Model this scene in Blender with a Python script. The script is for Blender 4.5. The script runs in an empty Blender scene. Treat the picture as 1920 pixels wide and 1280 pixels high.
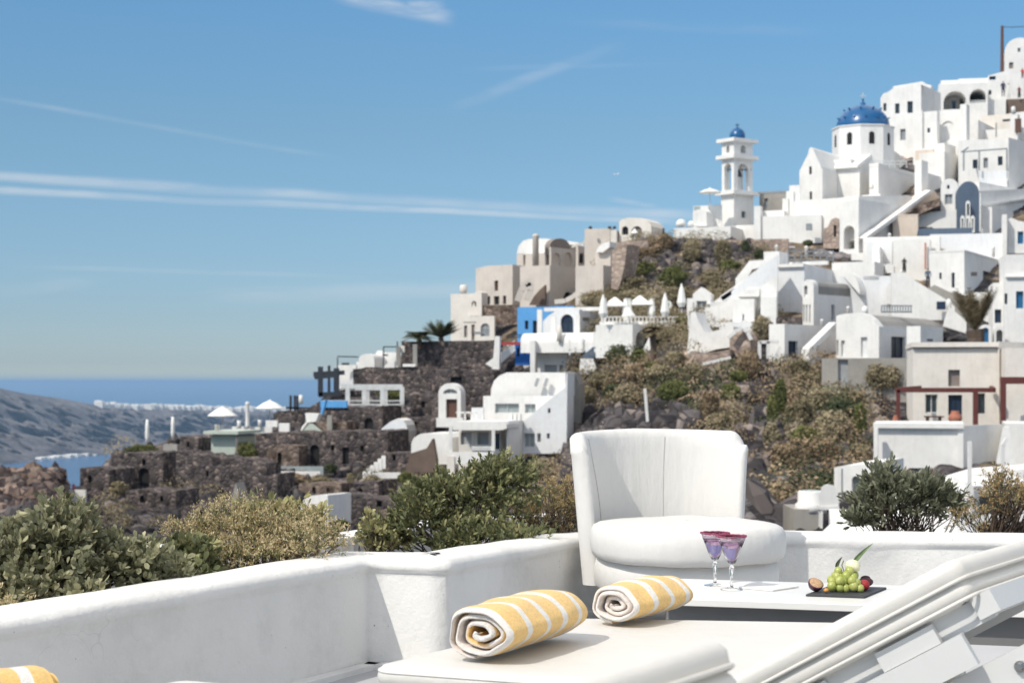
import bpy, bmesh, math, random
import numpy as np
from mathutils import Vector, Matrix, noise, geometry
R = math.radians
SC = bpy.context.scene
COL = SC.collection
F, CX, HY, EYE = 3200.0, 960.0, 716.0, 1.05     # 60 mm lens on a 36 mm frame, horizon row, eye height over the terrace

def W(px, py, D):
    return Vector(((px - CX) * D / F, D, EYE + (HY - py) * D / F))

# ---------------------------------------------------------------- materials
def newmat(name):
    m = bpy.data.materials.new(name); m.use_nodes = True
    nt = m.node_tree; b = nt.nodes['Principled BSDF']
    return m, nt, b

def mixcol(nt, a, b, fac, mode='MIX'):
    n = nt.nodes.new('ShaderNodeMix'); n.data_type = 'RGBA'; n.blend_type = mode
    for sock, v in ((n.inputs[6], a), (n.inputs[7], b), (n.inputs[0], fac)):
        if hasattr(v, 'links') or isinstance(v, bpy.types.NodeSocket): nt.links.new(v, sock)
        elif isinstance(v, (int, float)): sock.default_value = v
        else: sock.default_value = (*v, 1)
    return n.outputs[2]

def noise_n(nt, scale, detail=4, rough=.6, coord='Object', vec=None):
    n = nt.nodes.new('ShaderNodeTexNoise'); n.inputs['Scale'].default_value = scale
    n.inputs['Detail'].default_value = detail; n.inputs['Roughness'].default_value = rough
    if vec is None:
        tc = nt.nodes.new('ShaderNodeTexCoord'); vec = tc.outputs[coord]
    nt.links.new(vec, n.inputs['Vector'])
    return n.outputs['Fac']

def ramp(nt, fac, stops):
    n = nt.nodes.new('ShaderNodeValToRGB'); e = n.color_ramp.elements
    while len(e) < len(stops): e.new(.5)
    for el, (p, c) in zip(e, stops):
        el.position = p; el.color = (*c, 1) if not isinstance(c, (int, float)) else (c, c, c, 1)
    nt.links.new(fac, n.inputs['Fac']); return n.outputs['Color']

def bump(nt, bsdf, h, strength, dist):
    n = nt.nodes.new('ShaderNodeBump'); n.inputs['Strength'].default_value = strength
    n.inputs['Distance'].default_value = dist
    nt.links.new(h, n.inputs['Height']); nt.links.new(n.outputs['Normal'], bsdf.inputs['Normal'])
    return n

def plain(name, col, rough=.6, var=.12, scale=3.0, bs=0, bd=.01, metal=0, bscale=None):
    m, nt, b = newmat(name)
    f = noise_n(nt, scale)
    lo = tuple(c * (1 - var) for c in col); hi = tuple(min(.95, c * (1 + var)) for c in col)
    c = ramp(nt, f, [(.3, lo), (.7, hi)])
    nt.links.new(c, b.inputs['Base Color'])
    b.inputs['Roughness'].default_value = rough; b.inputs['Metallic'].default_value = metal
    if bs: bump(nt, b, noise_n(nt, bscale or scale * 8), bs, bd)
    return m

def plaster(name, col, scale=.35, stain=.11, bs=.25, bd=.05):
    m, nt, b = newmat(name)
    big = noise_n(nt, scale, 5); fine = noise_n(nt, scale * 9, 4)
    c1 = ramp(nt, big, [(.32, tuple(c * (1 - stain) for c in col)), (.55, col)])
    c2 = ramp(nt, fine, [(.25, .93), (.55, 1.0)])
    c = mixcol(nt, c1, c2, 1.0, 'MULTIPLY')
    # streaks of dirt running down
    tc = nt.nodes.new('ShaderNodeTexCoord'); mp = nt.nodes.new('ShaderNodeMapping')
    mp.inputs['Scale'].default_value = (2.2, 2.2, .25)
    nt.links.new(tc.outputs['Object'], mp.inputs['Vector'])
    st = ramp(nt, noise_n(nt, scale * 5, 3, .5, vec=mp.outputs['Vector']), [(.28, .90), (.5, 1.0)])
    c = mixcol(nt, c, st, .7, 'MULTIPLY')
    nt.links.new(c, b.inputs['Base Color']); b.inputs['Roughness'].default_value = .85
    b.inputs['Specular IOR Level'].default_value = .25
    bump(nt, b, fine, bs, bd)
    return m

def stone(name, cols, scale=1.6, mortar=(.12, .1, .09), bd=.25):
    m, nt, b = newmat(name)
    tc = nt.nodes.new('ShaderNodeTexCoord')
    v = nt.nodes.new('ShaderNodeTexVoronoi'); v.inputs['Scale'].default_value = scale
    v2 = nt.nodes.new('ShaderNodeTexVoronoi'); v2.feature = 'DISTANCE_TO_EDGE'; v2.inputs['Scale'].default_value = scale
    w = nt.nodes.new('ShaderNodeMix'); w.data_type = 'VECTOR'; w.inputs[0].default_value = .12
    nn = nt.nodes.new('ShaderNodeTexNoise'); nn.inputs['Scale'].default_value = scale * 1.3
    nt.links.new(tc.outputs['Object'], nn.inputs['Vector'])
    nt.links.new(tc.outputs['Object'], w.inputs[4]); nt.links.new(nn.outputs['Color'], w.inputs[5])
    for q in (v, v2): nt.links.new(w.outputs[1], q.inputs['Vector'])
    sep = nt.nodes.new('ShaderNodeSeparateColor'); nt.links.new(v.outputs['Color'], sep.inputs[0])
    k = len(cols)
    c = ramp(nt, sep.outputs[0], [((i + .5) / k, cc) for i, cc in enumerate(cols)])
    mo = ramp(nt, v2.outputs['Distance'], [(.02, 0.0), (.07, 1.0)])
    c = mixcol(nt, mortar, c, mo)
    big = ramp(nt, noise_n(nt, scale * .12, 3), [(.3, .7), (.65, 1.15)])
    c = mixcol(nt, c, big, 1.0, 'MULTIPLY')
    nt.links.new(c, b.inputs['Base Color']); b.inputs['Roughness'].default_value = .95
    b.inputs['Specular IOR Level'].default_value = .15
    bump(nt, b, v2.outputs['Distance'], .8, bd)
    return m

def leafmat(name, c1, c2, c3, trans=.25, rough=.55):
    m, nt, b = newmat(name)
    at = nt.nodes.new('ShaderNodeAttribute'); at.attribute_name = 'tint'
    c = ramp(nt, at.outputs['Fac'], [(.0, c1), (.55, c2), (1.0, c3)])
    nt.links.new(c, b.inputs['Base Color']); b.inputs['Roughness'].default_value = rough
    b.inputs['Specular IOR Level'].default_value = .3
    tr = nt.nodes.new('ShaderNodeBsdfTranslucent'); nt.links.new(c, tr.inputs['Color'])
    mx = nt.nodes.new('ShaderNodeMixShader'); mx.inputs[0].default_value = trans
    out = nt.nodes['Material Output']
    nt.links.new(b.outputs[0], mx.inputs[1]); nt.links.new(tr.outputs[0], mx.inputs[2])
    nt.links.new(mx.outputs[0], out.inputs['Surface'])
    return m

WHT = plaster('white_plaster', (.80, .785, .755))
WH2 = plaster('cool_white_plaster', (.76, .765, .77), stain=.08)
CRM = plaster('cream_plaster', (.76, .71, .645))
GRG = plaster('greige_plaster', (.64, .575, .51), stain=.12)
PCH = plaster('peach_plaster', (.72, .61, .51))
BLU = plaster('sky_blue_plaster', (.12, .36, .70), stain=.1)
DBL = plaster('deep_blue_plaster', (.02, .11, .38))
SLT = plaster('slate_blue_plaster', (.10, .135, .19))
GRF = plaster('grey_roof_plaster', (.30, .29, .275), stain=.2)
CNC = plaster('concrete', (.36, .34, .31), stain=.25)
GRN = plaster('pale_green_plaster', (.50, .55, .48))
DOM = plain('dome_blue', (.004, .09, .24), .28, .06, .5)
LAVA = stone('lava_masonry', [(.05, .042, .043), (.105, .088, .086), (.155, .128, .12), (.075, .062, .068), (.25, .20, .175)], 3.3, (.07, .06, .055))
BST = stone('brown_masonry', [(.10, .07, .055), (.20, .15, .12), (.28, .22, .18), (.14, .10, .09)], 2.6, (.14, .11, .09))
PST = stone('pink_masonry', [(.40, .30, .25), (.50, .40, .33), (.34, .26, .22)], 2.0, (.3, .24, .2))
GLS = plain('window_glass', (.03, .04, .055), .12, .3, 2)
PAN = plain('pale_pane', (.32, .36, .36), .2, .12, 2)
NVY = plain('navy_wood', (.015, .03, .06), .4)
BDR = plain('blue_wood', (.02, .12, .26), .4)
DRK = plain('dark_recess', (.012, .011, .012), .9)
BRN = plain('brown_wood', (.10, .045, .03), .6)
MRN = plain('maroon_wood', (.13, .035, .028), .55)
SHT = plain('grey_shutter', (.34, .35, .36), .5)
SHD = plain('taupe_shutter', (.22, .185, .165), .6)
MTL = plain('white_metal', (.62, .63, .62), .4)
BLK = plain('dark_metal', (.03, .035, .045), .5)
GRM = plain('grey_metal', (.25, .27, .29), .45)
CNV = plain('white_canvas', (.80, .79, .75), .8, .05)
RED = plain('red_paint', (.35, .03, .03), .6)
TER = plain('terracotta', (.42, .16, .10), .8)
BNZ = plain('bronze', (.05, .05, .06), .4)
BRK = plain('bark', (.10, .07, .05), .9, .4, 12)
BRO = plaster('brown_render', (.17, .125, .10), stain=.3)

# ---------------------------------------------------------------- mesh helpers
class MB:
    def __init__(s): s.v = []; s.f = []
    def add(s, vs, fs):
        o = len(s.v); s.v += [tuple(p) for p in vs]; s.f += [tuple(i + o for i in f) for f in fs]; return s
    def hexa(s, p):          # 8 points, bottom ring then top ring
        return s.add(p, [(0, 3, 2, 1), (4, 5, 6, 7), (0, 1, 5, 4), (1, 2, 6, 5), (2, 3, 7, 6), (3, 0, 4, 7)])
    def box(s, x0, y0, z0, x1, y1, z1):
        return s.hexa([(x0, y0, z0), (x1, y0, z0), (x1, y1, z0), (x0, y1, z0), (x0, y0, z1), (x1, y0, z1), (x1, y1, z1), (x0, y1, z1)])
    def bar(s, a, b, w, h=None, up=(0, 0, 1)):
        a = Vector(a); b = Vector(b); h = h or w; d = (b - a).normalized(); up = Vector(up)
        if abs(d.dot(up)) > .95: up = Vector((1, 0, 0))
        sd = d.cross(up).normalized() * (w / 2); u = sd.cross(d).normalized() * (h / 2)
        return s.hexa([a - sd - u, a + sd - u, b + sd - u, b - sd - u, a - sd + u, a + sd + u, b + sd + u, b - sd + u])
    def tube(s, pts, rad, n=8, cap=True):
        pts = [Vector(p) for p in pts]; rings = []
        prev = None
        for i, p in enumerate(pts):
            d = (pts[min(i + 1, len(pts) - 1)] - pts[max(i - 1, 0)]).normalized()
            ref = prev if prev is not None else (Vector((0, 0, 1)) if abs(d.z) < .9 else Vector((1, 0, 0)))
            x = d.cross(ref)
            if x.length < 1e-4: x = d.cross(Vector((0, 1, 0)))
            x.normalize(); y = x.cross(d).normalized(); prev = y
            r = rad[i] if isinstance(rad, (list, tuple)) else rad
            rings.append([p + x * (r * math.cos(2 * math.pi * k / n)) + y * (r * math.sin(2 * math.pi * k / n)) for k in range(n)])
        vs = [q for r_ in rings for q in r_]
        fs = [(i * n + k, i * n + (k + 1) % n, (i + 1) * n + (k + 1) % n, (i + 1) * n + k) for i in range(len(rings) - 1) for k in range(n)]
        if cap: fs += [tuple(range(n))[::-1], tuple((len(rings) - 1) * n + k for k in range(n))]
        return s.add(vs, fs)
    def lathe(s, c, prof, n=20, rot=0, sx=1, sy=1):       # prof: [(r, z)] bottom to top
        vs = []; fs = []
        for r, z in prof:
            r = max(r, 1e-4)
            for k in range(n):
                a = 2 * math.pi * k / n + rot
                vs.append((c[0] + r * math.cos(a) * sx, c[1] + r * math.sin(a) * sy, c[2] + z))
        for i in range(len(prof) - 1):
            for k in range(n):
                fs.append((i * n + k, i * n + (k + 1) % n, (i + 1) * n + (k + 1) % n, (i + 1) * n + k))
        fs.append(tuple(range(n))[::-1]); fs.append(tuple((len(prof) - 1) * n + k for k in range(n)))
        return s.add(vs, fs)
    def ball(s, c, r, n=12, m=8, sc=(1, 1, 1)):
        pr = [(r * math.sin(math.pi * i / m), -r * math.cos(math.pi * i / m) * sc[2]) for i in range(m + 1)]
        return s.lathe(c, pr, n, sx=sc[0], sy=sc[1])
    def mesh(s, name, mat, loc=None, smooth=False):
        me = bpy.data.meshes.new(name)
        v = s.v
        if loc is not None: v = [(p[0] - loc[0], p[1] - loc[1], p[2] - loc[2]) for p in v]
        me.from_pydata(v, [], s.f)
        if smooth:
            bm_ = bmesh.new(); bm_.from_mesh(me); bmesh.ops.remove_doubles(bm_, verts=bm_.verts, dist=1e-5); bmesh.ops.recalc_face_normals(bm_, faces=bm_.faces); bm_.to_mesh(me); bm_.free()
        if mat is not None: me.materials.append(mat)
        if smooth: me.shade_smooth()
        me.update(); return me
    def obj(s, name, mat, parent=None, smooth=False, origin=None):
        if parent is not None:
            ploc = wloc(parent); me = s.mesh(name, mat, ploc, smooth)
            o = bpy.data.objects.new(name, me); COL.objects.link(o); o.parent = parent
        else:
            if origin is None:
                a = np.array(s.v); origin = Vector((*((a.min(0) + a.max(0)) / 2)[:2], a[:, 2].min()))
            me = s.mesh(name, mat, origin, smooth)
            o = bpy.data.objects.new(name, me); COL.objects.link(o); o.location = origin
        return o

def wloc(o):
    p = Vector(o.location)
    while o.parent: o = o.parent; p += Vector(o.location)
    return p

def tag(o, label=None, cat=None, group=None, kind=None):
    if label: o['label'] = label
    if cat: o['category'] = cat
    if group: o['group'] = group
    if kind: o['kind'] = kind
    return o

def empty(name, loc, label, cat, group=None):
    o = bpy.data.objects.new(name, None); COL.objects.link(o); o.location = loc; o.empty_display_size = .2
    return tag(o, label, cat, group)

def copy_tree(o, parent=None):
    c = o.copy(); COL.objects.link(c); c.parent = parent
    for ch in [x for x in list(bpy.data.objects) if x.parent == o]: copy_tree(ch, c)
    return c

def npmesh(name, V, Fq, mat, loc, tint=None, smooth=False):
    """V (n,3) array, Fq (m,k) array of equal-size faces"""
    me = bpy.data.meshes.new(name); V = np.asarray(V, np.float32) - np.array(loc, np.float32)
    m, k = Fq.shape
    me.vertices.add(len(V)); me.vertices.foreach_set('co', V.ravel())
    me.loops.add(m * k); me.loops.foreach_set('vertex_index', Fq.astype(np.int32).ravel())
    me.polygons.add(m); me.polygons.foreach_set('loop_start', np.arange(0, m * k, k, dtype=np.int32))
    me.update(calc_edges=True)
    if tint is not None:
        at = me.attributes.new('tint', 'FLOAT', 'POINT'); at.data.foreach_set('value', np.asarray(tint, np.float32))
    me.materials.append(mat)
    if smooth: me.shade_smooth()
    return me

# leaf clouds -------------------------------------------------------------
def leaves(P, N, size, rng, aspect=.45, fold=.15, spread=.8, jit=.25, tbase=.5, tvar=.25, curl=.15):
    """P leaf bases, N main direction. returns V, F(quads+tris as quads), tint"""
    n = len(P)
    d = N + rng.normal(0, spread, (n, 3)); d /= np.linalg.norm(d, axis=1)[:, None] + 1e-9
    up = rng.normal(0, 1, (n, 3)); up[:, 2] += .6
    s = np.cross(d, up); s /= np.linalg.norm(s, axis=1)[:, None] + 1e-9
    u = np.cross(s, d)
    L = (size * (1 + rng.uniform(-jit, jit, n)))[:, None]
    w = L * aspect / 2
    base = P; m1 = P + d * L * .4 - u * L * fold * .4; m2 = P + d * L * .78 - u * L * (fold * .5)
    l1 = P + d * L * .38 - s * w * .8; r1 = P + d * L * .38 + s * w * .8
    l2 = P + d * L * .75 - s * w * .9 - u * L * curl * .3; r2 = P + d * L * .75 + s * w * .9 - u * L * curl * .3
    t = P + d * L - u * L * curl
    V = np.stack([base, l1, r1, m1, l2, r2, m2, t], 1).reshape(-1, 3)
    f = np.array([(0, 1, 3, 3), (0, 3, 2, 2), (1, 4, 6, 3), (3, 6, 5, 2), (4, 7, 6, 6), (6, 7, 5, 5)])
    # triangles as separate list
    tri = np.array([(0, 1, 3), (0, 3, 2), (1, 4, 6), (1, 6, 3), (3, 6, 5), (3, 5, 2), (4, 7, 6), (6, 7, 5)])
    Fq = (tri[None] + (np.arange(n) * 8)[:, None, None]).reshape(-1, 3)
    tint = np.repeat(np.clip(rng.normal(tbase, tvar, n), 0, 1), 8)
    return V, Fq, tint

def chips(P, N, size, rng, spread=.9, aspect=.6, tbase=.5, tvar=.25):
    """cheap diamond leaves for far shrubs, facing roughly outward"""
    n = len(P)
    m = N + rng.normal(0, spread * .62, (n, 3)); m /= np.linalg.norm(m, axis=1)[:, None] + 1e-9
    up = rng.normal(0, 1, (n, 3)); s = np.cross(m, up); s /= np.linalg.norm(s, axis=1)[:, None] + 1e-9
    d = np.cross(m, s)
    L = (size * rng.uniform(.6, 1.4, n))[:, None]
    V = np.stack([P - d * L * .5, P - s * L * aspect * .5, P + d * L * .5, P + s * L * aspect * .5], 1).reshape(-1, 3)
    Fq = (np.arange(4)[None] + (np.arange(n) * 4)[:, None])
    tint = np.repeat(np.clip(rng.normal(tbase, tvar, n), 0, 1), 4)
    return V, Fq, tint

def clumpy(n, blobs, rng, shell=.55, low=-.5):
    """points + outward directions in a union of ellipsoid blobs (cx,cy,cz,rx,ry,rz)"""
    B = np.array(blobs, float); wts = (B[:, 3] * B[:, 4] * B[:, 5]) ** (2 / 3.); wts /= wts.sum()
    idx = rng.choice(len(B), n, p=wts)
    d = rng.normal(0, 1, (n, 3)); d /= np.linalg.norm(d, axis=1)[:, None]
    d[:, 2] = np.where(d[:, 2] < low, -d[:, 2], d[:, 2])
    r = rng.uniform(shell ** 2, 1, n) ** .5
    lump = 1 + .16 * np.sin(d[:, 0] * 5 + idx) * np.cos(d[:, 1] * 6 + idx * 2) + .1 * np.sin(d[:, 2] * 9 + idx)
    P = B[idx, :3] + d * (r * lump)[:, None] * B[idx, 3:]
    N = d / B[idx, 3:]; N /= np.linalg.norm(N, axis=1)[:, None]
    return P, N

# ---------------------------------------------------------------- hillside depth model
PY = [-150, 60, 150, 250, 350, 450, 550, 650, 760, 860, 950, 1010, 1060, 1120]
DR = [290, 262, 245, 228, 210, 192, 172, 150, 128, 105, 75, 48, 34, 26]
DL = [300, 290, 280, 270, 255, 240, 215, 196, 176, 152, 128, 100, 70, 50]
def DT(px, py):
    t = min(1, max(0, (px - 850) / 450.)); t = t * t * (3 - 2 * t)
    return float(np.interp(py, PY, DL) * (1 - t) + np.interp(py, PY, DR) * t)
HAZE, SKYTINT, CLOUD, SKYS, SUNS, EXPO, CLOUDFILL = 5.5e-5, (1, 1, 1, 1), 7.0, .10, 2.85, .26, 12.0
# ================================================================ TERRACE (foreground)
TERR = plaster('terrace_plaster', (.80, .785, .755), scale=1.3, stain=.05, bs=.6, bd=.006)
for _n in TERR.node_tree.nodes:
    pass
def detail_plaster():
    m, nt, b = newmat('rendered_wall_paint')
    n1 = noise_n(nt, 2.2, 5); n2 = noise_n(nt, 14, 6, .65); n3 = noise_n(nt, 70, 3)
    c = ramp(nt, n1, [(.3, (.69, .68, .655)), (.6, (.75, .74, .715))])
    sp = nt.nodes.new('ShaderNodeTexVoronoi'); sp.inputs['Scale'].default_value = 16
    tc = nt.nodes.new('ShaderNodeTexCoord'); nt.links.new(tc.outputs['Object'], sp.inputs['Vector'])
    pit = ramp(nt, sp.outputs['Distance'], [(.035, .42), (.06, 1.0)])
    gate = ramp(nt, noise_n(nt, 5.3, 2), [(.46, 1.0), (.52, 0.0)])
    pit = mixcol(nt, pit, (1, 1, 1), gate)
    c = mixcol(nt, c, pit, 1.0, 'MULTIPLY')
    cv = nt.nodes.new('ShaderNodeTexVoronoi'); cv.feature = 'DISTANCE_TO_EDGE'; cv.inputs['Scale'].default_value = 3.1
    wv = nt.nodes.new('ShaderNodeMix'); wv.data_type = 'VECTOR'; wv.inputs[0].default_value = .18
    nc = nt.nodes.new('ShaderNodeTexNoise'); nc.inputs['Scale'].default_value = 6; nt.links.new(tc.outputs['Object'], nc.inputs['Vector'])
    nt.links.new(tc.outputs['Object'], wv.inputs[4]); nt.links.new(nc.outputs['Color'], wv.inputs[5]); nt.links.new(wv.outputs[1], cv.inputs['Vector'])
    crk = ramp(nt, cv.outputs['Distance'], [(.001, .86), (.004, 1.0)]); g2 = ramp(nt, noise_n(nt, 1.7, 2), [(.50, 1.0), (.57, 0.0)])
    c = mixcol(nt, c, mixcol(nt, crk, (1, 1, 1), g2), 1.0, 'MULTIPLY')
    c = mixcol(nt, c, ramp(nt, noise_n(nt, 4.5, 5, .7), [(.36, .93), (.5, 1.0)]), 1.0, 'MULTIPLY')
    nt.links.new(c, b.inputs['Base Color']); b.inputs['Roughness'].default_value = .8
    b.inputs['Specular IOR Level'].default_value = .25
    h = mixcol(nt, n2, n3, .25); h = mixcol(nt, h, n1, .35)
    bump(nt, b, h, .6, .018)
    return m
TW = detail_plaster()
FLOORM = plain('terrace_floor_paint', (.42, .42, .43), .75, .1, 1.2, .3, .004)
SOIL = plain('soil', (.09, .065, .045), .95, .4, 8, .8, .02)

fl = MB(); fl.box(-7, -4, -.3, 7, 9.0, 0); tag(fl.obj('floor', FLOORM), kind='structure')

# garden wall: swept rounded section. path = inner face line, height of the top
PATH = [(-3.4, .83, .40), (-1.395, 4.65, .404), (-.53, 6.3, .404), (-.245, 6.24, .404), (.313, 7.7, .352), (.55, 8.02, .338), (1.35, 8.03, .333), (2.3, 7.95, .33), (5.5, 7.6, .32)]
def sweep_wall():
    # subdivide, keep corners slightly rounded
    pts = []
    for i in range(len(PATH) - 1):
        a = Vector(PATH[i]); b = Vector(PATH[i + 1]); L = (b - a).length; k = max(2, int(L / .06))
        for j in range(k): pts.append(a.lerp(b, j / k))
    pts.append(Vector(PATH[-1]))
    P = [Vector((p.x, p.y)) for p in pts]
    n = len(P); th = .27
    prof = []      # (offset outward from the inner face, height relative to the top)
    prof += [(0, -9), (0, -.07), (-.002, -.058), (-.012, -.046), (-.014, -.028), (-.004, -.012), (.016, -.003), (.06, .003), (.14, .005), (.20, .002), (.245, -.008), (.268, -.028), (.27, -.06), (.262, -.085), (.262, -8)]
    vs = []; fs = []
    rng = random.Random(3)
    for i, p in enumerate(pts):
        d0 = (P[i] - P[i - 1]).normalized() if i > 0 else (P[1] - P[0]).normalized()
        d1 = (P[i + 1] - P[i]).normalized() if i < n - 1 else d0
        n0 = Vector((-d0.y, d0.x)); n1 = Vector((-d1.y, d1.x)); nn = (n0 + n1)
        nn = nn / max(.3, nn.dot(n0)) if nn.length > .1 else n0
        for q, (o, h) in enumerate(prof):
            wob = .006 * noise.noise(Vector((p.x * 3, p.y * 3, q * .7)))
            x = p.x + nn.x * (o + wob); y = p.y + nn.y * (o + wob)
            z = 0.0 - (0 if q == 0 else 0) if h == -9 else (-2.5 if h == -8 else p.z + h + wob * .8)
            vs.append((x, y, z))
    m = len(prof)
    for i in range(n - 1):
        for q in range(m - 1):
            fs.append((i * m + q, i * m + q + 1, (i + 1) * m + q + 1, (i + 1) * m + q))
    return MB().add(vs, fs)
tag(sweep_wall().obj('planter_wall', TW, smooth=True), 'waist high white plastered planter wall with rounded top curving around the terrace', 'wall')
kb = MB()
def skirt(a, b, w=.055, h=.02):
    a = Vector((*a, 0)); b = Vector((*b, 0)); d = (b - a).normalized(); nn = Vector((d.y, -d.x, 0))
    kb.hexa([a, a + nn * w, b + nn * w, b, a + Vector((0, 0, h)), a + nn * w + Vector((0, 0, h)), b + nn * w + Vector((0, 0, h)), b + Vector((0, 0, h))])
skirt((-3.4, .83), (-1.395, 4.65)); skirt((-1.395, 4.65), (-.53, 6.3)); skirt((-.53, 6.3), (-.245, 6.24)); skirt((-.245, 6.24), (.313, 7.7))
tag(kb.obj('kerb_strip', TW), kind='structure')
# planting bed behind the wall
bed = MB(); inner = [(-3.6, 1.1), (-1.55, 4.9), (-.62, 6.5), (-.25, 6.45), (.1, 7.75), (.4, 8.25), (1.4, 8.3), (5.5, 7.9)]
outer = [(-5.0, 1.9), (-2.25, 5.4), (-1.6, 7.5), (-.75, 8.1), (-.3, 9.0), (.3, 9.4), (1.5, 9.5), (5.5, 9.2)]
for i in range(len(inner) - 1):
    a, b, c, d = inner[i], inner[i + 1], outer[i + 1], outer[i]
    bed.hexa([(a[0], a[1], -.5), (b[0], b[1], -.5), (c[0], c[1], -.5), (d[0], d[1], -.5), (a[0], a[1], .2 if i < 5 else .15), (b[0], b[1], .2 if i < 4 else .15), (c[0], c[1], .16 if i < 4 else .11), (d[0], d[1], .16 if i < 5 else .11)])
tag(bed.obj('ground_planting_bed', SOIL), kind='structure')
ow = MB()
for i in range(1, len(outer) - 1):
    a = Vector((*outer[i], 0)); b = Vector((*outer[i + 1], 0)); d = (b - a).normalized(); nn = Vector((-d.y, d.x, 0)) * .2
    t = .08 if i > 4 else .315
    zz = lambda z: Vector((0, 0, z))
    ow.hexa([a + zz(-3), b + zz(-3), b + nn + zz(-3), a + nn + zz(-3), a + zz(t), b + zz(t), b + nn + zz(t), a + nn + zz(t)])
tag(ow.obj('parapet_wall', WHT), 'low white outer parapet wall seen behind the planted bed', 'wall')

# ---------------------------------------------------------------- shrubs in the bed
def shrub(name, label, blobs, base, kind, n_tips, per, size, mat, seed, aspect=.45, twig=.0016, tb=.5, extra=None, spread=.75, q=1.0):
    blobs = [(x * q, y * q, EYE - (EYE - z) * q, a * q, b_ * q, c * q) for x, y, z, a, b_, c in blobs]; base = (base[0] * q, base[1] * q)
    rng = np.random.default_rng(seed)
    T, N = clumpy(n_tips, blobs, rng, .45, -.35)
    n_tips = len(T); T[:, 2] = np.maximum(T[:, 2], .27 + rng.uniform(0, .08, len(T)))
    o = empty(name, (base[0], base[1], .16), label, 'shrub')
    P = np.repeat(T, per, 0) + np.repeat(N, per, 0) * rng.uniform(-.9, .15, (n_tips * per, 1)) * size * 1.5
    P += rng.normal(0, size * .12, P.shape)
    ND = np.repeat(N, per, 0) + np.array([0, 0, .45])
    tb_arr = np.repeat(np.clip(rng.normal(tb, .18, n_tips), 0, 1), per)
    V, Fq, ti = leaves(P, ND, size, rng, aspect, spread=spread, tbase=0, tvar=.13)
    ti = np.clip(ti + np.repeat(tb_arr, 8), 0, 1)
    me = npmesh('foliage', V, Fq, mat, wloc(o), ti)
    f = bpy.data.objects.new('foliage', me); COL.objects.link(f); f.parent = o
    tw = MB(); rr = random.Random(seed)
    sel = rng.choice(n_tips, min(n_tips, 150), replace=False)
    for k in sel:
        t = Vector(T[k]); b0 = Vector((base[0] + rr.uniform(-.5, .5) * blobs[0][3] * 1.3, base[1] + rr.uniform(-.3, .3) * blobs[0][4], .16))
        mid = b0.lerp(t, .5) + Vector((rr.uniform(-.03, .03), rr.uniform(-.03, .03), rr.uniform(-.01, .03)))
        tw.tube([b0, mid, t], [twig * 2.2, twig * 1.5, twig], 4, False)
    tw.obj('branches', BRK, o)
    if extra: extra(o, T, N, rng)
    return o
LF1 = leafmat('grey_green_leaf', (.09, .095, .05), (.25, .25, .15), (.50, .47, .29))
LF2 = leafmat('fresh_green_leaf', (.065, .08, .035), (.20, .21, .10), (.47, .43, .21))
LF3 = leafmat('olive_green_leaf', (.075, .085, .05), (.19, .20, .13), (.34, .34, .23))
FLW = leafmat('dry_flower', (.15, .14, .05), (.46, .37, .19), (.76, .63, .42))
FLO = leafmat('orange_flower', (.11, .10, .04), (.36, .26, .12), (.60, .44, .24))
def flowers(mat, n, size, per, frac=1.0, up=True):
    def fn(o, T, N, rng):
        idx = rng.choice(len(T), n)
        Tz = T[idx] + N[idx] * rng.uniform(0, .03, (n, 1)) + rng.normal(0, .008, (n, 3))
        ND = N[idx] * .8 + np.array([0, 0, .7])
        P = np.repeat(Tz, per, 0) + rng.normal(0, size * .45, (n * per, 3)); NN = np.repeat(ND, per, 0)
        V, Fq, ti = leaves(P, NN, size, rng, .38, spread=1.0, tbase=.62, tvar=.22)
        me = npmesh('blossom', V, Fq, mat, wloc(o), ti)
        f = bpy.data.objects.new('blossom', me); COL.objects.link(f); f.parent = o
    return fn
# A: big leaf shrub far left
shrub('shrub', 'bushy grey green shrub with rounded leaves at the far left of the planter wall',
      [(-1.62, 5.50, .40, .30, .28, .19), (-1.47, 5.55, .47, .17, .2, .215), (-1.85, 5.5, .42, .25, .25, .17), (-1.29, 5.62, .40, .18, .17, .16), (-1.60, 5.3, .34, .2, .15, .14), (-1.18, 5.72, .36, .13, .15, .12), (-1.38, 5.35, .33, .16, .12, .10)], (-1.55, 5.5), 0, 1650, 9, .029, LF1, 11, .56, tb=.5)
# small dry flower shrub at far left bottom
shrub('shrub', 'small pinkish dry flowering shrub low at the left edge of the planter',
      [(-1.62, 5.02, .36, .15, .1, .09), (-1.5, 5.05, .34, .1, .08, .06)], (-1.6, 5.05), 0, 120, 8, .015, LF2, 12, .4, extra=flowers(FLW, 420, .011, 5))
# between: broad leaved with dark red heads
RDH = plain('dark_red_head', (.10, .012, .015), .7)
def reds(o, T, N, rng):
    for p in ((-1.30, 5.93, .455), (-1.265, 5.9, .45), (-1.21, 5.88, .37), (-1.275, 5.95, .43)):
        m = MB(); m.ball(p, .012, 8, 6, (1, 1, .9)); m.obj('seed_head', RDH, o, True)
shrub('shrub', 'low broad leaved shrub with dark red seed heads between the two large left shrubs',
      [(-1.20, 6.0, .37, .19, .16, .10), (-1.13, 6.05, .39, .12, .1, .11)], (-1.19, 6.02), 0, 300, 8, .034, LF2, 13, .62, extra=reds, tb=.45)
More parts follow.
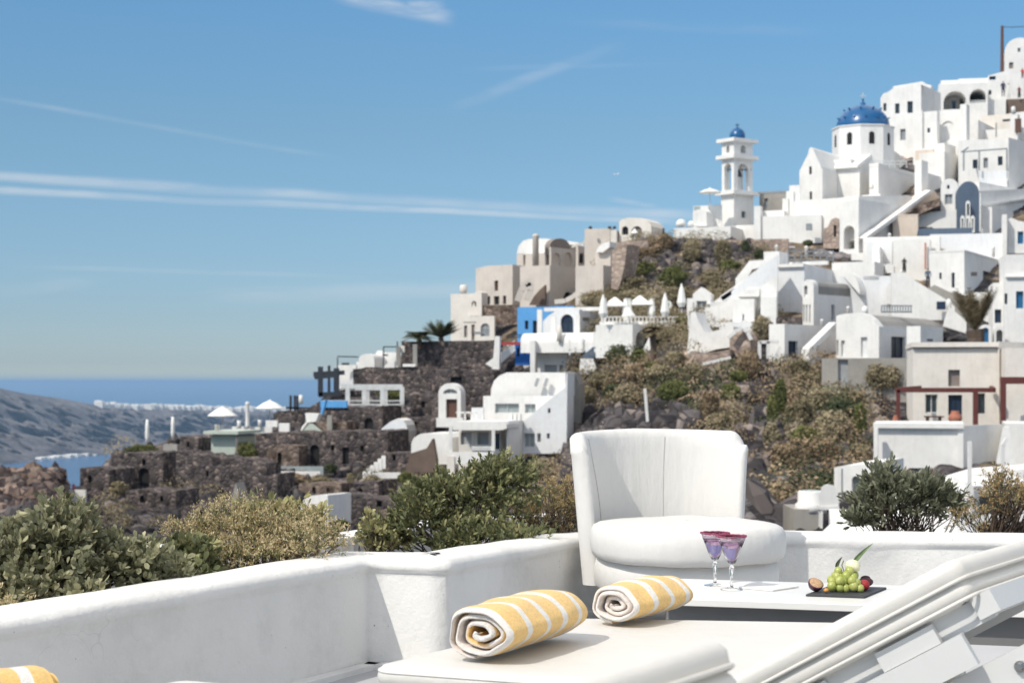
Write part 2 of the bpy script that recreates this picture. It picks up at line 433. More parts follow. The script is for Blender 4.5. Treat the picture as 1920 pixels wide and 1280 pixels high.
# B: tan flowering shrub
shrub('flowering_shrub', 'wide tan flowering shrub with fine leaves hanging over the planter wall left of the corner',
      [(-1.05, 6.42, .43, .20, .19, .165), (-.88, 6.45, .43, .20, .19, .155), (-.74, 6.32, .41, .15, .15, .14), (-1.20, 6.42, .43, .11, .13, .13), (-.97, 6.25, .38, .2, .14, .11)], (-.98, 6.4), 0, 900, 8, .014, LF2, 14, .3, extra=flowers(FLW, 2600, .011, 6), spread=1.0)
shrub('shrub', 'pale yellow green broad leaves poking up behind the tan flowering shrub',
      [(-.93, 6.68, .53, .16, .1, .075), (-.78, 6.66, .5, .07, .08, .075)], (-.93, 6.7), 0, 46, 7, .042, LF2, 15, .4, tb=.85)
# C: tall green shrub
shrub('shrub', 'large dense green shrub rising above the wall column beside the armchair',
      [(-.36, 7.0, .42, .22, .2, .20), (-.13, 7.1, .52, .23, .22, .21), (-.02, 7.15, .60, .15, .16, .16), (-.30, 7.05, .56, .16, .16, .14), (-.10, 6.88, .39, .26, .16, .13), (-.52, 7.05, .40, .1, .12, .11)], (-.2, 7.05), 0, 1300, 9, .028, LF2, 16, .42, tb=.42, q=1.1)
shrub('shrub', 'small yellowish leafed shrub left of the tall green one over the wall corner',
      [(-.585, 7.0, .43, .07, .08, .09), (-.54, 7.0, .37, .09, .08, .07)], (-.56, 7.0), 0, 60, 8, .027, LF2, 17, .6, tb=.75, q=1.08)
# D: orange dry shrub beside the chair
shrub('flowering_shrub', 'tan and orange flowering shrub just left of the white armchair',
      [(.17, 7.72, .44, .16, .15, .17), (.26, 7.85, .44, .12, .14, .14), (.05, 7.6, .40, .12, .13, .12)], (.17, 7.7), 0, 420, 7, .014, LF2, 18, .3, extra=flowers(FLO, 1100, .011, 6), spread=1.0, q=1.07)
# E: right big leaf shrub
shrub('shrub', 'olive green shrub with upright leaf rosettes behind the wall right of the armchair',
      [(1.99, 8.72, .40, .27, .22, .17), (1.90, 8.72, .50, .13, .15, .135), (2.12, 8.72, .47, .15, .15, .11), (1.78, 8.7, .33, .1, .12, .08), (2.22, 8.72, .42, .10, .13, .11)], (2.0, 8.72), 0, 480, 10, .043, LF3, 19, .30, tb=.5, spread=.5)
shrub('flowering_shrub', 'orange brown flowering shrub at the right edge above the lounger backrest',
      [(2.53, 8.7, .42, .18, .2, .15), (2.50, 8.7, .50, .09, .12, .10), (2.28, 8.6, .33, .09, .1, .08), (2.66, 8.65, .46, .12, .14, .11)], (2.5, 8.7), 0, 330, 7, .016, LF3, 20, .35, extra=flowers(FLO, 1200, .012, 6), spread=1.0)

# ---------------------------------------------------------------- generic rounded slab
def ring(quad, r, n=6):
    """rounded outline of a convex quad (ccw), corner radius r"""
    out = []; k = len(quad)
    for i in range(k):
        p = Vector(quad[i]); a = (Vector(quad[i - 1]) - p).normalized(); b = (Vector(quad[(i + 1) % k]) - p).normalized()
        ang = a.angle(b); t = r / math.tan(ang / 2)
        s = p + a * t; e = p + b * t; c = p + (a + b).normalized() * (r / math.sin(ang / 2))
        a0 = math.atan2(s.y - c.y, s.x - c.x); a1 = math.atan2(e.y - c.y, e.x - c.x)
        da = (a1 - a0 + math.pi) % (2 * math.pi) - math.pi
        for j in range(n + 1): out.append(c + Vector((math.cos(a0 + da * j / n), math.sin(a0 + da * j / n))) * r)
    return out
def slab(mb, quad, r, prof, xf=lambda p: p, n=6, wob=0):
    """prof: [(inset, z)] bottom to top"""
    base = ring(quad, r, n); m = len(base)
    c = sum((Vector((*p, 0)) for p in base), Vector()) / m
    vs = []
    nr = []
    for i in range(m):
        d = (base[(i + 1) % m] - base[i - 1]).normalized(); nr.append(Vector((d.y, -d.x)))
    for ins, z in prof:
        for i in range(m):
            q = base[i] - nr[i] * ins
            w = wob * noise.noise(Vector((q.x * 6, q.y * 6, z * 20)))
            vs.append(xf(Vector((q.x, q.y, z + w))))
    fs = [(k * m + i, k * m + (i + 1) % m, (k + 1) * m + (i + 1) % m, (k + 1) * m + i) for k in range(len(prof) - 1) for i in range(m)]
    fs.append(tuple(range(m))[::-1]); fs.append(tuple((len(prof) - 1) * m + i for i in range(m)))
    mb.add(vs, fs)
VIN, nt, b = newmat('cream_vinyl')
n1 = noise_n(nt, 3, 3); n2 = noise_n(nt, 40, 4)
nt.links.new(ramp(nt, n1, [(.3, (.63, .61, .57)), (.7, (.69, .67, .63))]), b.inputs['Base Color'])
b.inputs['Roughness'].default_value = .5; b.inputs['Specular IOR Level'].default_value = .35
bump(nt, b, mixcol(nt, mixcol(nt, n1, n2, .3), noise_n(nt, 11, 3, .5), .4), .45, .015)
ALU = plain('painted_aluminium', (.60, .60, .59), .38, .04, 2)
STEEL = plain('steel', (.5, .5, .5), .25, .05, 2, metal=1)

# lounger frame directions
L0 = Vector((-.353, 4.17)); V = Vector((.924, -.383)).normalized(); U = Vector((.53, .848)).normalized()
MAT_PROF = [(.02, -.085), (.004, -.082), (0, -.072), (.006, -.060), (.0, -.055), (.007, -.050), (0, -.044), (-.004, -.030), (0, -.014), (.010, -.004), (.028, 0.0), (.05, .002)]
def mattress(name, quad, ztop, parent):
    mb = MB(); slab(mb, quad, .055, [(i, ztop + z) for i, z in MAT_PROF], wob=.001)
    mo = mb.obj(name, VIN, parent, True)
    for hz_ in (-.016, -.083):
        pp = MB(); pts = [Vector((p.x, p.y, ztop + hz_)) for p in ring(quad, .055, 6)]; pts.append(pts[0]); pp.tube(pts, .0035, 6, False); pp.obj('piping', VIN, mo, True)
    return mo
def P2(a, b, o=L0): return o + V * a + U * b
def lounger(label, off, flat=False, width=1.0):
    o3 = Vector((off[0], off[1]))
    base = L0 + o3
    o = empty('sun_lounger', (base.x, base.y, 0), label, 'sun lounger', 'sun loungers on the terrace')
    T = lambda v: (v.x + o3.x, v.y + o3.y)
    hl = .88 if not flat else 1.5
    Fc = P2(0, width); H0 = P2(hl, 0)
    G = Vector((1.10, 4.96)) if not flat else P2(hl, width)
    H1 = P2(hl, 0) + U * .75 if not flat else P2(hl, width)
    quad = [T(L0), T(H0 + V * .55), T(G + V * .2), T(Fc)] if not flat else [T(L0), T(H0), T(H1), T(Fc)]
    mattress('mattress', quad, .36, o)
    # frame under the mattress
    fr = MB()
    q = [Vector(T(L0)) + (V + U) * .05, Vector(T(H0)) + (U - V) * .05, Vector(T(P2(hl, .7))) - (V + U) * .05, Vector(T(P2(0, width))) + (V - U) * .05]
    for i in range(4): fr.bar((*q[i], .245), (*q[(i + 1) % 4], .245), .035, .05)
    fr.obj('frame', ALU, o)
    for c in q:
        l = MB(); l.bar((*c, 0), (*c, .225), .045); l.obj('leg', ALU, o)
    if flat: return o
    # raised backrest: local (s along slope, w across, h normal)
    al = math.atan2(.305, .52); ca, sa = math.cos(al), math.sin(al)
    hg = P2(hl, .0) + o3
    def X(s, w, h):
        p = hg + V * (s * ca - h * sa) + U * w
        return Vector((p.x, p.y, .372 + s * sa + h * ca))
    mb = MB()
    q2 = [(-.04, 0), (.60, 0), (.60, .75), (-.04, .75)]
    prof = [(.045, -.094), (.022, -.090), (.010, -.080), (.005, -.067), (.009, -.054), (.015, -.0485), (.0085, -.0455), (.001, -.041), (-.004, -.022), (0, -.010), (.012, -.001), (.034, .0)]
    slab(mb, q2, .035, prof, xf=lambda p: X(p.x, p.y, p.z), wob=.0015)
    bk = mb.obj('backrest_cushion', VIN, o, True)
    pp = MB(); ins = .004
    for h in (-.0455, -.087):
        rr_ = [(x, y) for x, y in [(p.x, p.y) for p in ring(q2, .035, 5)]]
        pts = [X(x, y, h) for x, y in rr_]; pts.append(pts[0])
        pp.tube(pts, .0042, 6, False)
    pp.obj('piping', VIN, bk, True)
    m = MB()
    m.bar(X(-.03, .07, -.118), X(.60, .07, -.118), .045, .055, up=X(0, 0, 1) - X(0, 0, 0))
    m.bar(X(-.03, .68, -.118), X(.60, .68, -.118), .045, .055, up=X(0, 0, 1) - X(0, 0, 0))
    m.bar(X(.60, .03, -.115), X(.60, .72, -.115), .05, .05, up=X(0, 0, 1) - X(0, 0, 0))
    m.obj('backrest_frame', ALU, o)
    for s in (.08, .20, .32, .44):
        sl = MB(); sl.bar(X(s, .05, -.096), X(s, .7, -.096), .06, .014, up=X(0, 0, 1) - X(0, 0, 0)); sl.obj('slat', ALU, o)
    rl = MB(); rl.bar(X(-.16, .02, -.182), X(.53, .02, -.182), .032, .072, up=X(0, 0, 1) - X(0, 0, 0)); rl.obj('side_rail', ALU, o)
    for s, w in ((.14, .03), (.41, .03)):
        br = MB(); br.bar(X(s - .07, w, -.122), X(s + .07, w, -.122), .028, .044, up=X(0, 0, 1) - X(0, 0, 0)); br.obj('bracket', ALU, o)
    for (s0, s1, w, hh) in ((.26, .64, .07, -.262), (.60, .80, .16, -.225)):
        sp = MB(); sp.bar(X(s0, w, hh), X(s1, w, hh - (0 if w < .1 else .16)), .014, .075, up=X(0, 0, 1) - X(0, 0, 0)); st = sp.obj('support_plate', ALU, o)
        for s in ((s0 + .04, s1 - .05) if w < .1 else (s0 + .03,)):
            bl = MB(); c = X(s, w - .008, hh - (0 if w < .1 else .01)); c2 = X(s, w - .024, hh - (0 if w < .1 else .01))
            bl.tube([c, c.lerp(c2, .5)], .013, 14); bl.tube([c.lerp(c2, .5), c2], .0085, 6); bl.obj('bolt', STEEL, st)
    lr = MB(); lr.bar(X(.24, .14, -.385), X(.98, .14, -.385), .04, .055, up=X(0, 0, 1) - X(0, 0, 0)); lr.obj('lower_rail', ALU, o)
    lo = MB(); a = P2(.95, .0) + o3; b2 = P2(2.3, .0) + o3
    lo.bar((*(a + U * .05), .215), (*(b2 + U * .05), .215), .03, .06); lo.bar((*(a + U * .72), .215), (*(b2 + U * .72), .215), .03, .06)
    lo.obj('base_rail', ALU, o)
    for w in (.05, .72):
        l = MB(); c = P2(2.2, w) + o3; l.bar((*c, 0), (*c, .185), .045); l.obj('leg', ALU, o)
    return o
lounger('white sun lounger carrying two rolled towels, its backrest raised at the right', (0, 0))
lounger('nearer white sun lounger of which only the layered head end shows at the bottom centre', (-1.02, -1.74))
lounger('flat white sun lounger at the bottom left, one corner in view under a towel', (-.90, -.94), flat=True, width=.9)

# ---------------------------------------------------------------- rolled towels
TWL, nt, b = newmat('striped_terry')
tc = nt.nodes.new('ShaderNodeTexCoord'); nz = nt.nodes.new('ShaderNodeTexNoise'); nz.inputs['Scale'].default_value = 9
nt.links.new(tc.outputs['Object'], nz.inputs['Vector'])
sx = nt.nodes.new('ShaderNodeSeparateXYZ'); nt.links.new(tc.outputs['Object'], sx.inputs[0])
ma = nt.nodes.new('ShaderNodeMath'); ma.operation = 'MULTIPLY_ADD'; nt.links.new(nz.outputs['Fac'], ma.inputs[0]); ma.inputs[1].default_value = .022; nt.links.new(sx.outputs['X'], ma.inputs[2])
md = nt.nodes.new('ShaderNodeMath'); md.operation = 'FLOORED_MODULO'; nt.links.new(ma.outputs[0], md.inputs[0]); md.inputs[1].default_value = .098
gt = nt.nodes.new('ShaderNodeMath'); gt.operation = 'LESS_THAN'; nt.links.new(md.outputs[0], gt.inputs[0]); gt.inputs[1].default_value = .026
at = nt.nodes.new('ShaderNodeAttribute'); at.attribute_name = 'tint'
c1 = mixcol(nt, (.85, .56, .20), (.80, .77, .73), gt.outputs[0])
c2 = mixcol(nt, c1, (.80, .72, .66), at.outputs['Fac'])
fz = noise_n(nt, 260, 3, .7)
c3 = mixcol(nt, c2, ramp(nt, noise_n(nt, 120, 4, .7), [(.3, .82), (.6, 1.04)]), 1.0, 'MULTIPLY')
nt.links.new(c3, b.inputs['Base Color']); b.inputs['Roughness'].default_value = 1; b.inputs['Specular IOR Level'].default_value = .1
b.inputs['Sheen Weight'].default_value = .3
bump(nt, b, mixcol(nt, fz, noise_n(nt, 25, 3), .4), .9, .006)
def towel(label, p0, p1, rx, rz, seed, yc=.5):
    p0 = Vector(p0); p1 = Vector(p1); ax = p1 - p0; L = ax.length; ax.normalize(); sd = Vector((ax.y, -ax.x, 0)); up = Vector((0, 0, 1))
    turns = 3.3; n = 170; th = .0150; m = 26; rnd = random.Random(seed)
    vs = []; tint = []
    def sec(t, inner):
        a = -math.pi * .55 - turns * 2 * math.pi * (1 - t)
        r = .16 + .84 * (t ** .8)
        wob = 1 + .035 * math.sin(a * 3 + seed) + .03 * math.sin(a * 5 + 2)
        r *= wob
        off = th if inner else 0
        x = math.cos(a) * (r * rx - off); z = math.sin(a) * (r * rz - off)
        if r * rx < off * 1.2: x *= .3; z *= .3
        z = max(z, -rz * .93)
        return x, z + (off if inner and z <= -rz * .92 else 0)
    for j in range(m + 1):
        s = j / m
        for i in range(n + 1):
            t = i / n
            for inner in (0, 1):
                x, z = sec(t, inner)
                e = min(s, 1 - s) * L
                sh = 1 - .12 * math.exp(-e / .012) * (1 if inner == 0 else -.2)
                ph = .006 * noise.noise(Vector((s * 5, x * 12, z * 12 + seed)))
                slide = .012 * math.sin(t * 9 + seed) * (1 if s > .5 else -.7) * abs(2 * s - 1) ** 4 + .010 * (1 - t) * abs(2 * s - 1) ** 6 * (1 if s < .5 else -1)
                bulge = 1 + .05 * math.sin(math.pi * s) + .02 * math.sin(s * 17 + seed)
                p = sd * (x * sh * bulge + ph) + up * (z * sh * bulge + ph * .6 + (rz * .07 * (bulge - 1) * 10)) + ax * (s * L + slide)
                vs.append(p); w = 0.0
                if inner and t > .45: w = 1.0
                if t > .93 and seed == 1 and s < .12: w = 1
                if .2 < t < .45 and not inner: w = .9
                if seed == 2 and t < .6: w = 1 if (inner or t > .3) else .7
                tint.append(w)
    st = (n + 1) * 2; fs = []
    for j in range(m):
        for i in range(n):
            a = j * st + i * 2
            fs.append((a, a + 2, a + st + 2, a + st)); fs.append((a + 1, a + st + 1, a + st + 3, a + 3))
    for j in (0, m):
        for i in range(n):
            a = j * st + i * 2; fs.append((a, a + 1, a + 3, a + 2))
    for j in range(m):
        a = j * st + n * 2; fs.append((a, a + st, a + st + 1, a + 1))
    # local frame so that object X runs along the roll
    rot = Matrix((ax, sd, up)); me = bpy.data.meshes.new('rolled_towel')
    me.from_pydata([tuple(rot @ p) for p in vs], [], fs)
    atn = me.attributes.new('tint', 'FLOAT', 'POINT'); atn.data.foreach_set('value', tint)
    me.materials.append(TWL); me.shade_smooth()
    o = bpy.data.objects.new('rolled_towel', me); COL.objects.link(o)
    o.matrix_world = Matrix.Translation(p0 + Vector((0, 0, rz * .93 + .006))) @ rot.transposed().to_4x4()
    return tag(o, label, 'towel', 'rolled striped towels')
towel('rolled yellow and white striped towel lying nearest on the lounger, spiral end in front', (-.080, 4.165, .364), (.128, 4.575, .364), .100, .071, 1)
towel('rolled yellow striped towel lying behind the first one, next to the white table', (.285, 4.79, .362), (.475, 5.08, .362), .088, .060, 2)
towel('rolled yellow striped towel cut off by the lower left corner of the picture', (-1.28, 3.12, .362), (-.93, 3.42, .362), .09, .064, 3)

# ---------------------------------------------------------------- table
E = Vector((.965, -.262)); Nn = Vector((.262, .965))
TB = Vector((.44, 5.475)); TAB = empty('coffee_table', (TB.x, TB.y, 0), 'low white rectangular table holding two cocktails and a fruit plate', 'table')
tq = [TB, TB + E * 1.45, TB + E * 1.45 + Nn * .55, TB + Nn * .55]
mb = MB(); slab(mb, tq, .012, [(.004, .336), (0, .338), (0, .357), (.003, .3595), (.006, .360)]); mb.obj('tabletop', plain('table_lacquer', (.74, .73, .70), .35, .04, 2), TAB)
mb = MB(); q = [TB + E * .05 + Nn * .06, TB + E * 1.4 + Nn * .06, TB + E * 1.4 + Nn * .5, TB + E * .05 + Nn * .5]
slab(mb, q, .01, [(0, .24), (0, .335)]); mb.obj('underside_shade', plain('painted_shade_grey', (.16, .16, .16), .6), TAB)  # dark grey box painted as the shade below the tabletop
for c in q:
    m = MB(); m.bar((*c, 0), (*c, .24), .05); m.obj('leg', ALU, TAB)

# ---------------------------------------------------------------- armchair
CHM, nt, b = newmat('white_leatherette')
n1 = noise_n(nt, 2.2, 3); n2 = noise_n(nt, 26, 5, .6)
tc = nt.nodes.new('ShaderNodeTexCoord'); mp = nt.nodes.new('ShaderNodeMapping'); mp.inputs['Scale'].default_value = (9, 9, 1.6); nt.links.new(tc.outputs['Object'], mp.inputs['Vector'])
wr = noise_n(nt, 1.6, 3, .5, vec=mp.outputs['Vector'])
nt.links.new(ramp(nt, n1, [(.3, (.665, .65, .62)), (.7, (.705, .69, .66))]), b.inputs['Base Color'])
b.inputs['Roughness'].default_value = .48; b.inputs['Specular IOR Level'].default_value = .35
bump(nt, b, mixcol(nt, mixcol(nt, wr, n1, .4), n2, .12), .45, .03)
fw = Vector((.42, -.91, 0)).normalized(); rt = Vector((-fw.y, fw.x, 0)); rt = Vector((.91, .42, 0)).normalized()
CS = Vector((.742, 7.43, 0)); SEAT = Vector((.745, 7.26, 0))
CH = empty('armchair', (SEAT.x, SEAT.y, 0), 'white leatherette tub armchair with curved back standing before the planter wall', 'armchair')
mb = MB(); nphi = 72; AL, AR = R(66), R(66)
secs = []
for i in range(nphi + 1):
    u = -1 + 2 * i / nphi; ph = u * (AL if u < 0 else AR)
    e = max(0, (abs(u) - .88) / .12); zt = .835 - .012 * abs(u) - .06 * e ** 2.5
    flare = .045
    ring_ = []
    # section: inner face up, over the top, outer face down
    z0 = .17
    for k in range(15):
        z = z0 + (zt - .035 - z0) * k / 14; g = ((z - z0) / (.835 - z0)); r = .355 + flare * g
        ring_.append((r, z))
    for k in range(1, 8):
        a2 = math.pi * k / 8; ring_.append((.355 + flare + .037 - .037 * math.cos(a2), zt - .035 + .038 * math.sin(a2)))
    for k in range(15):
        z = zt - .035 - (zt - .035 - z0) * k / 14; g = ((z - z0) / (.835 - z0)); r = .355 + flare * g + .074 - .012 * (1 - g)
        ring_.append((r, z))
    secs.append((ph, ring_))
vs = []
for ph, rg in secs:
    sh = 1.0
    for r, z in rg:
        rr = r * (abs(math.cos(ph)) ** 2.25 + abs(math.sin(ph)) ** 2.25) ** (-1 / 2.25) if abs(ph) < R(90) else r
        p = CS + rt * (math.sin(ph) * rr * 1.02) - fw * (math.cos(ph) * rr * .98)
        # wings run a little forward, straight
        if abs(ph) > R(90): p = CS + rt * (math.copysign(1, ph) * rr * 1.02 * (1 - .05 * ((abs(ph) - R(90)) / R(22)) ** 2)) + fw * ((abs(ph) - R(90)) * .42)
        p.z = z; vs.append(p)
m = len(secs[0][1]); fs = [(i * m + k, i * m + k + 1, (i + 1) * m + k + 1, (i + 1) * m + k) for i in range(nphi) for k in range(m - 1)]
# rounded wing ends
def endcap(i, sgn):
    base = i * m; ring_ = [vs[base + k] for k in range(m)]
    half = m // 2; global fs
    prev = list(range(base, base + m)); o0 = len(vs)
    for st in range(1, 4):
        a2 = math.pi / 2 * st / 3; row = []
        for k in range(m):
            mate = ring_[m - 1 - k]; c = (ring_[k] + mate) / 2; w = (ring_[k] - c)
            p = c + w * math.cos(a2) + fw * (.042 * math.sin(a2)); 
            row.append(len(vs)); vs.append(p)
        for k in range(m - 1): fs.append((prev[k], prev[k + 1], row[k + 1], row[k]) if sgn > 0 else (prev[k + 1], prev[k], row[k], row[k + 1]))
        prev = row
endcap(0, 1); endcap(nphi, -1)
mb.add(vs, fs); bk = mb.obj('backrest', CHM, CH, True)
def seam(ph0, ph1, z0, z1, curve=0):
    s = MB(); pts = []
    for k in range(15):
        t = k / 14; z = z0 + (z1 - z0) * t; ph = ph0 + (ph1 - ph0) * t + curve * t * t; g = (z - .17) / .665; r = .355 + .045 * g - .0008
        r *= (abs(math.cos(ph)) ** 2.25 + abs(math.sin(ph)) ** 2.25) ** (-1 / 2.25); p = CS + rt * (math.sin(ph) * r * 1.02) - fw * (math.cos(ph) * r * .98); p.z = z; pts.append(p)
    s.tube(pts, .0022, 5); s.obj('seam', plain('seam_thread', (.50, .49, .48), .8), bk)
seam(R(-38), R(-38), .42, .80, R(-14)); seam(R(16), R(16), .42, .80, R(2))
def disc(c, rad, prof, n=64, wob=.004, sq=1.0):
    mb = MB(); vs = []; 
    for ins, z in prof:
        for k in range(n):
            a = 2 * math.pi * k / n; ca_, sa_ = math.cos(a), math.sin(a)
            e = (abs(ca_) ** 2.35 + abs(sa_) ** 2.35) ** (-1 / 2.35)
            r = (rad - ins) * e * (1 + wob * noise.noise(Vector((ca_ * 2, sa_ * 2, z * 9))))
            p = c + rt * (ca_ * r) + fw * (sa_ * r * sq); p.z = z + wob * 1.2 * noise.noise(Vector((ca_ * 3 + 5, sa_ * 3, z * 4))); vs.append(p)
    fs = [(i * n + k, i * n + (k + 1) % n, (i + 1) * n + (k + 1) % n, (i + 1) * n + k) for i in range(len(prof) - 1) for k in range(n)]
    fs += [tuple(range(n))[::-1], tuple((len(prof) - 1) * n + k for k in range(n))]
    return mb.add(vs, fs)
disc(SEAT, .395, [(.10, .300), (.03, .303), (.008, .315), (0, .34), (-.004, .38), (0, .415), (.012, .438), (.035, .450), (.08, .456), (.2, .460), (.36, .461)], wob=.005).obj('seat_cushion', CHM, CH, True)
disc(SEAT + (CS - SEAT) * .25, .375, [(.03, .165), (.012, .17), (0, .185), (-.002, .25), (.01, .298), (.06, .31)], wob=.01).obj('base', CHM, CH, True)
for a in (45, 135, 225, 315):
    l = MB(); c = SEAT + (CS - SEAT) * .25 + rt * (.26 * math.cos(R(a))) + fw * (.26 * math.sin(R(a))); c.z = 0
    l.lathe(c, [(.018, 0), (.022, .16)], 12); l.obj('leg', STEEL, CH)

# ---------------------------------------------------------------- cocktails
GM, nt, b = newmat('clear_glass')
b.inputs['Base Color'].default_value = (1, 1, 1, 1); b.inputs['Roughness'].default_value = .02; b.inputs['Transmission Weight'].default_value = 1; b.inputs['IOR'].default_value = 1.45
LQ, nt, b = newmat('purple_cocktail')
b.inputs['Base Color'].default_value = (.82, .50, .78, 1); b.inputs['Roughness'].default_value = .05; b.inputs['Transmission Weight'].default_value = .75; b.inputs['IOR'].default_value = 1.34
SUG = plain('crimson_sugar', (.42, .09, .17), .9, .5, 300, 1, .004)
def glass(label, x, y, ry=0):
    o = empty('cocktail_glass', (x, y, .3605), label, 'cocktail glass', 'two purple cocktails')
    z = .3605
    s = MB(); s.lathe((x, y, z), [(.037, 0), (.037, .0015), (.02, .004), (.006, .008), (.0045, .02), (.0055, .045), (.0085, .066), (.0095, .072), (.006, .078), (.005, .083)], 28); s.obj('stem', GM, o, True)
    bw = MB(); outr = [(.004, .083), (.012, .088), (.024, .112), (.0345, .140), (.0485, .177)]; inn = [(.047, .177), (.033, .1405), (.0225, .113), (.0105, .090), (.001, .088)]
    bw.lathe((x, y, z), outr + inn, 36); bw.obj('bowl', GM, o, True)
    lq = MB(); lq.lathe((x, y, z), [(.001, .0885), (.0100, .0905), (.0220, .1133), (.0325, .1408), (.040, .158), (.0398, .159)], 32); lq.obj('drink', LQ, o, True)
    rm = MB(); rnd = random.Random(int(x * 1000))
    pts = [(x + .0482 * math.cos(a), y + .0482 * math.sin(a), z + .1775 + rnd.uniform(-.001, .001)) for a in [2 * math.pi * k / 48 for k in range(49)]]
    rm.tube(pts, [.0028 + rnd.uniform(-.0006, .0010) for _ in pts], 7, False); rm.obj('sugar_rim', SUG, o, True)
    fo = MB(); fo.lathe((x, y, z), [(.041, .1595), (.044, .1655), (.0435, .167), (.02, .168)], 32); fo.obj('foam', plain('cocktail_foam', (.74, .58, .66), .8, .2, 90), o, True)
glass('purple cocktail in a stemmed glass with crimson sugar rim, the left and farther one', .690, 5.80)
glass('purple cocktail in a stemmed glass with crimson sugar rim, the right and nearer one', .731, 5.68)
# menu card
PAP = plain('card_paper', (.74, .73, .71), .6, .04)
cd = MB(); c0 = Vector((.735, 5.70)); 
q = [Vector((.86, 5.625)), Vector((.965, 5.735)), Vector((.80, 5.87)), Vector((.695, 5.77))]
slab(cd, q, .004, [(0, .3612), (0, .3655), (.001, .366)]); 
bo = cd.obj('menu_card', PAP); tag(bo, 'thin white folded menu card lying on the table beside the cocktails', 'menu card')
# fruit
SLA = plain('slate', (.03, .033, .038), .6, .3, 30, .5, .002)
pl = MB(); q = [Vector((.945, 5.50)), Vector((1.125, 5.445)), Vector((1.25, 5.69)), Vector((1.07, 5.745))]
slab(pl, q, .004, [(.002, .3608), (0, .362), (.001, .3665), (.003, .367)]); tag(pl.obj('slate_plate', SLA), 'dark slate serving plate under the fruit on the table', 'plate')
GRP, nt, b = newmat('green_grape')
nt.links.new(ramp(nt, noise_n(nt, 30, 2), [(.3, (.28, .33, .06)), (.7, (.46, .48, .16))]), b.inputs['Base Color'])
b.inputs['Roughness'].default_value = .35; b.inputs['Subsurface Weight'].default_value = .3; b.inputs['Subsurface Radius'].default_value = (.006, .008, .002)
gc = Vector((1.085, 5.56, .368)); GR = empty('grape_bunch', gc, 'bunch of green grapes piled on the slate plate', 'grapes')
rnd = random.Random(5)
for row, (n_, z_, w_, dep) in enumerate(((5, .014, .044, .0), (5, .032, .039, .006), (4, .049, .030, .012), (2, .063, .014, .014))):
    for k in range(n_):
        for dd in ((0, .024) if row < 3 else (0,)):
            m = MB(); x = (k - (n_ - 1) / 2) / max(1, n_ - 1) * 2 * w_ + rnd.uniform(-.006, .006); r = rnd.uniform(.0125, .0165)
            m.ball((gc.x + x, gc.y + dep + dd + rnd.uniform(-.004, .004), gc.z + z_ + rnd.uniform(-.004, .004)), r, 14, 10, (1, 1, rnd.uniform(1.0, 1.15))); m.obj('grape', GRP, GR, True)
m = MB(); m.tube([gc + Vector((0, .01, .06)), gc + Vector((-.008, .012, .085)), gc + Vector((-.002, .013, .10))], .0018, 6); m.obj('stalk', plain('grape_stalk', (.14, .15, .06), .7), GR)
# passion fruit half
pc = Vector((.992, 5.575, .368)); PF = empty('passion_fruit', pc, 'halved passion fruit with pale seedy flesh left of the grapes', 'passion fruit')
tilt = Matrix.Rotation(R(38), 4, Vector((1, .35, 0)).normalized())
m = MB(); m.lathe((0, 0, 0), [(.001, -.024), (.012, -.021), (.020, -.014), (.0245, -.004), (.0255, .004), (.0235, .0055)], 24); m.v = [tuple(pc + Vector((0, 0, .023)) + (tilt @ Vector(p))) for p in m.v]; m.obj('rind', plain('purple_rind', (.055, .015, .035), .35), PF, True)
m = MB(); m.lathe((0, 0, 0), [(.0233, .004), (.0225, .0064), (.012, .0075), (.001, .008)], 24); m.v = [tuple(pc + Vector((0, 0, .023)) + (tilt @ Vector(p))) for p in m.v]; m.obj('flesh', plain('fruit_flesh', (.58, .36, .20), .4, .35, 160, .8, .003), PF, True)
m = MB(); m.ball(Vector((1.155, 5.60, .385)), .019, 14, 10, (1, 1, .95)); tag(m.obj('strawberry', plain('strawberry_red', (.34, .015, .02), .35, .2, 200, .6, .002), smooth=True), 'small red strawberry half hidden right of the grapes', 'strawberry')
m = MB(); m.ball(Vector((1.165, 5.625, .392)), .022, 12, 8, (1.2, .9, .7)); m.ball(Vector((1.165, 5.625, .404)), .012, 8, 6, (1.4, .5, .8)); tag(m.obj('plum_half', plain('plum_skin', (.05, .012, .018), .4), smooth=True), 'dark plum piece at the right end of the fruit', 'plum')
m = MB(); m.ball(Vector((1.018, 5.53, .376)), .009, 10, 8, (1, 1, .8)); tag(m.obj('physalis_berry', plain('physalis_orange', (.60, .27, .05), .3), smooth=True), 'tiny orange berry between the passion fruit and the grapes', 'berry')
m = MB(); m.lathe((1.118, 5.60, .43), [(.002, 0), (.022, .002), (.026, .018), (.020, .032), (.006, .038)], 16); tag(m.obj('apple_slice', plain('pale_fruit_flesh', (.74, .72, .48), .5, .15, 60), smooth=True), 'pale cream fruit wedge standing behind the grapes', 'fruit slice')
def blade(name, label, a, b, w, col, bend):
    mb = MB(); a = Vector(a); b = Vector(b); d = b - a; s = d.cross(Vector((0, 1, 0))).normalized(); vs = []; fs = []
    for k in range(13):
        t = k / 12; ww = w * (1 - t) ** .7 * (.7 + .6 * min(1, t * 4)) ; c = a + d * t + s * bend * math.sin(math.pi * t); yy = Vector((0, -1, 0)) * ww * .4
        vs += [c - s * ww, c + yy * 0 + Vector((0, ww * .5, 0)), c + s * ww, c + Vector((0, ww * .5 + .0008, 0)) + s * .0]
    for k in range(12):
        for j in range(2): o_ = k * 4 + j; fs.append((o_, o_ + 1, o_ + 5, o_ + 4))
    o = mb.add(vs, fs).obj(name, col); return tag(o, label, 'leaf')
LG = plain('pineapple_leaf', (.10, .17, .05), .4, .5, 40)
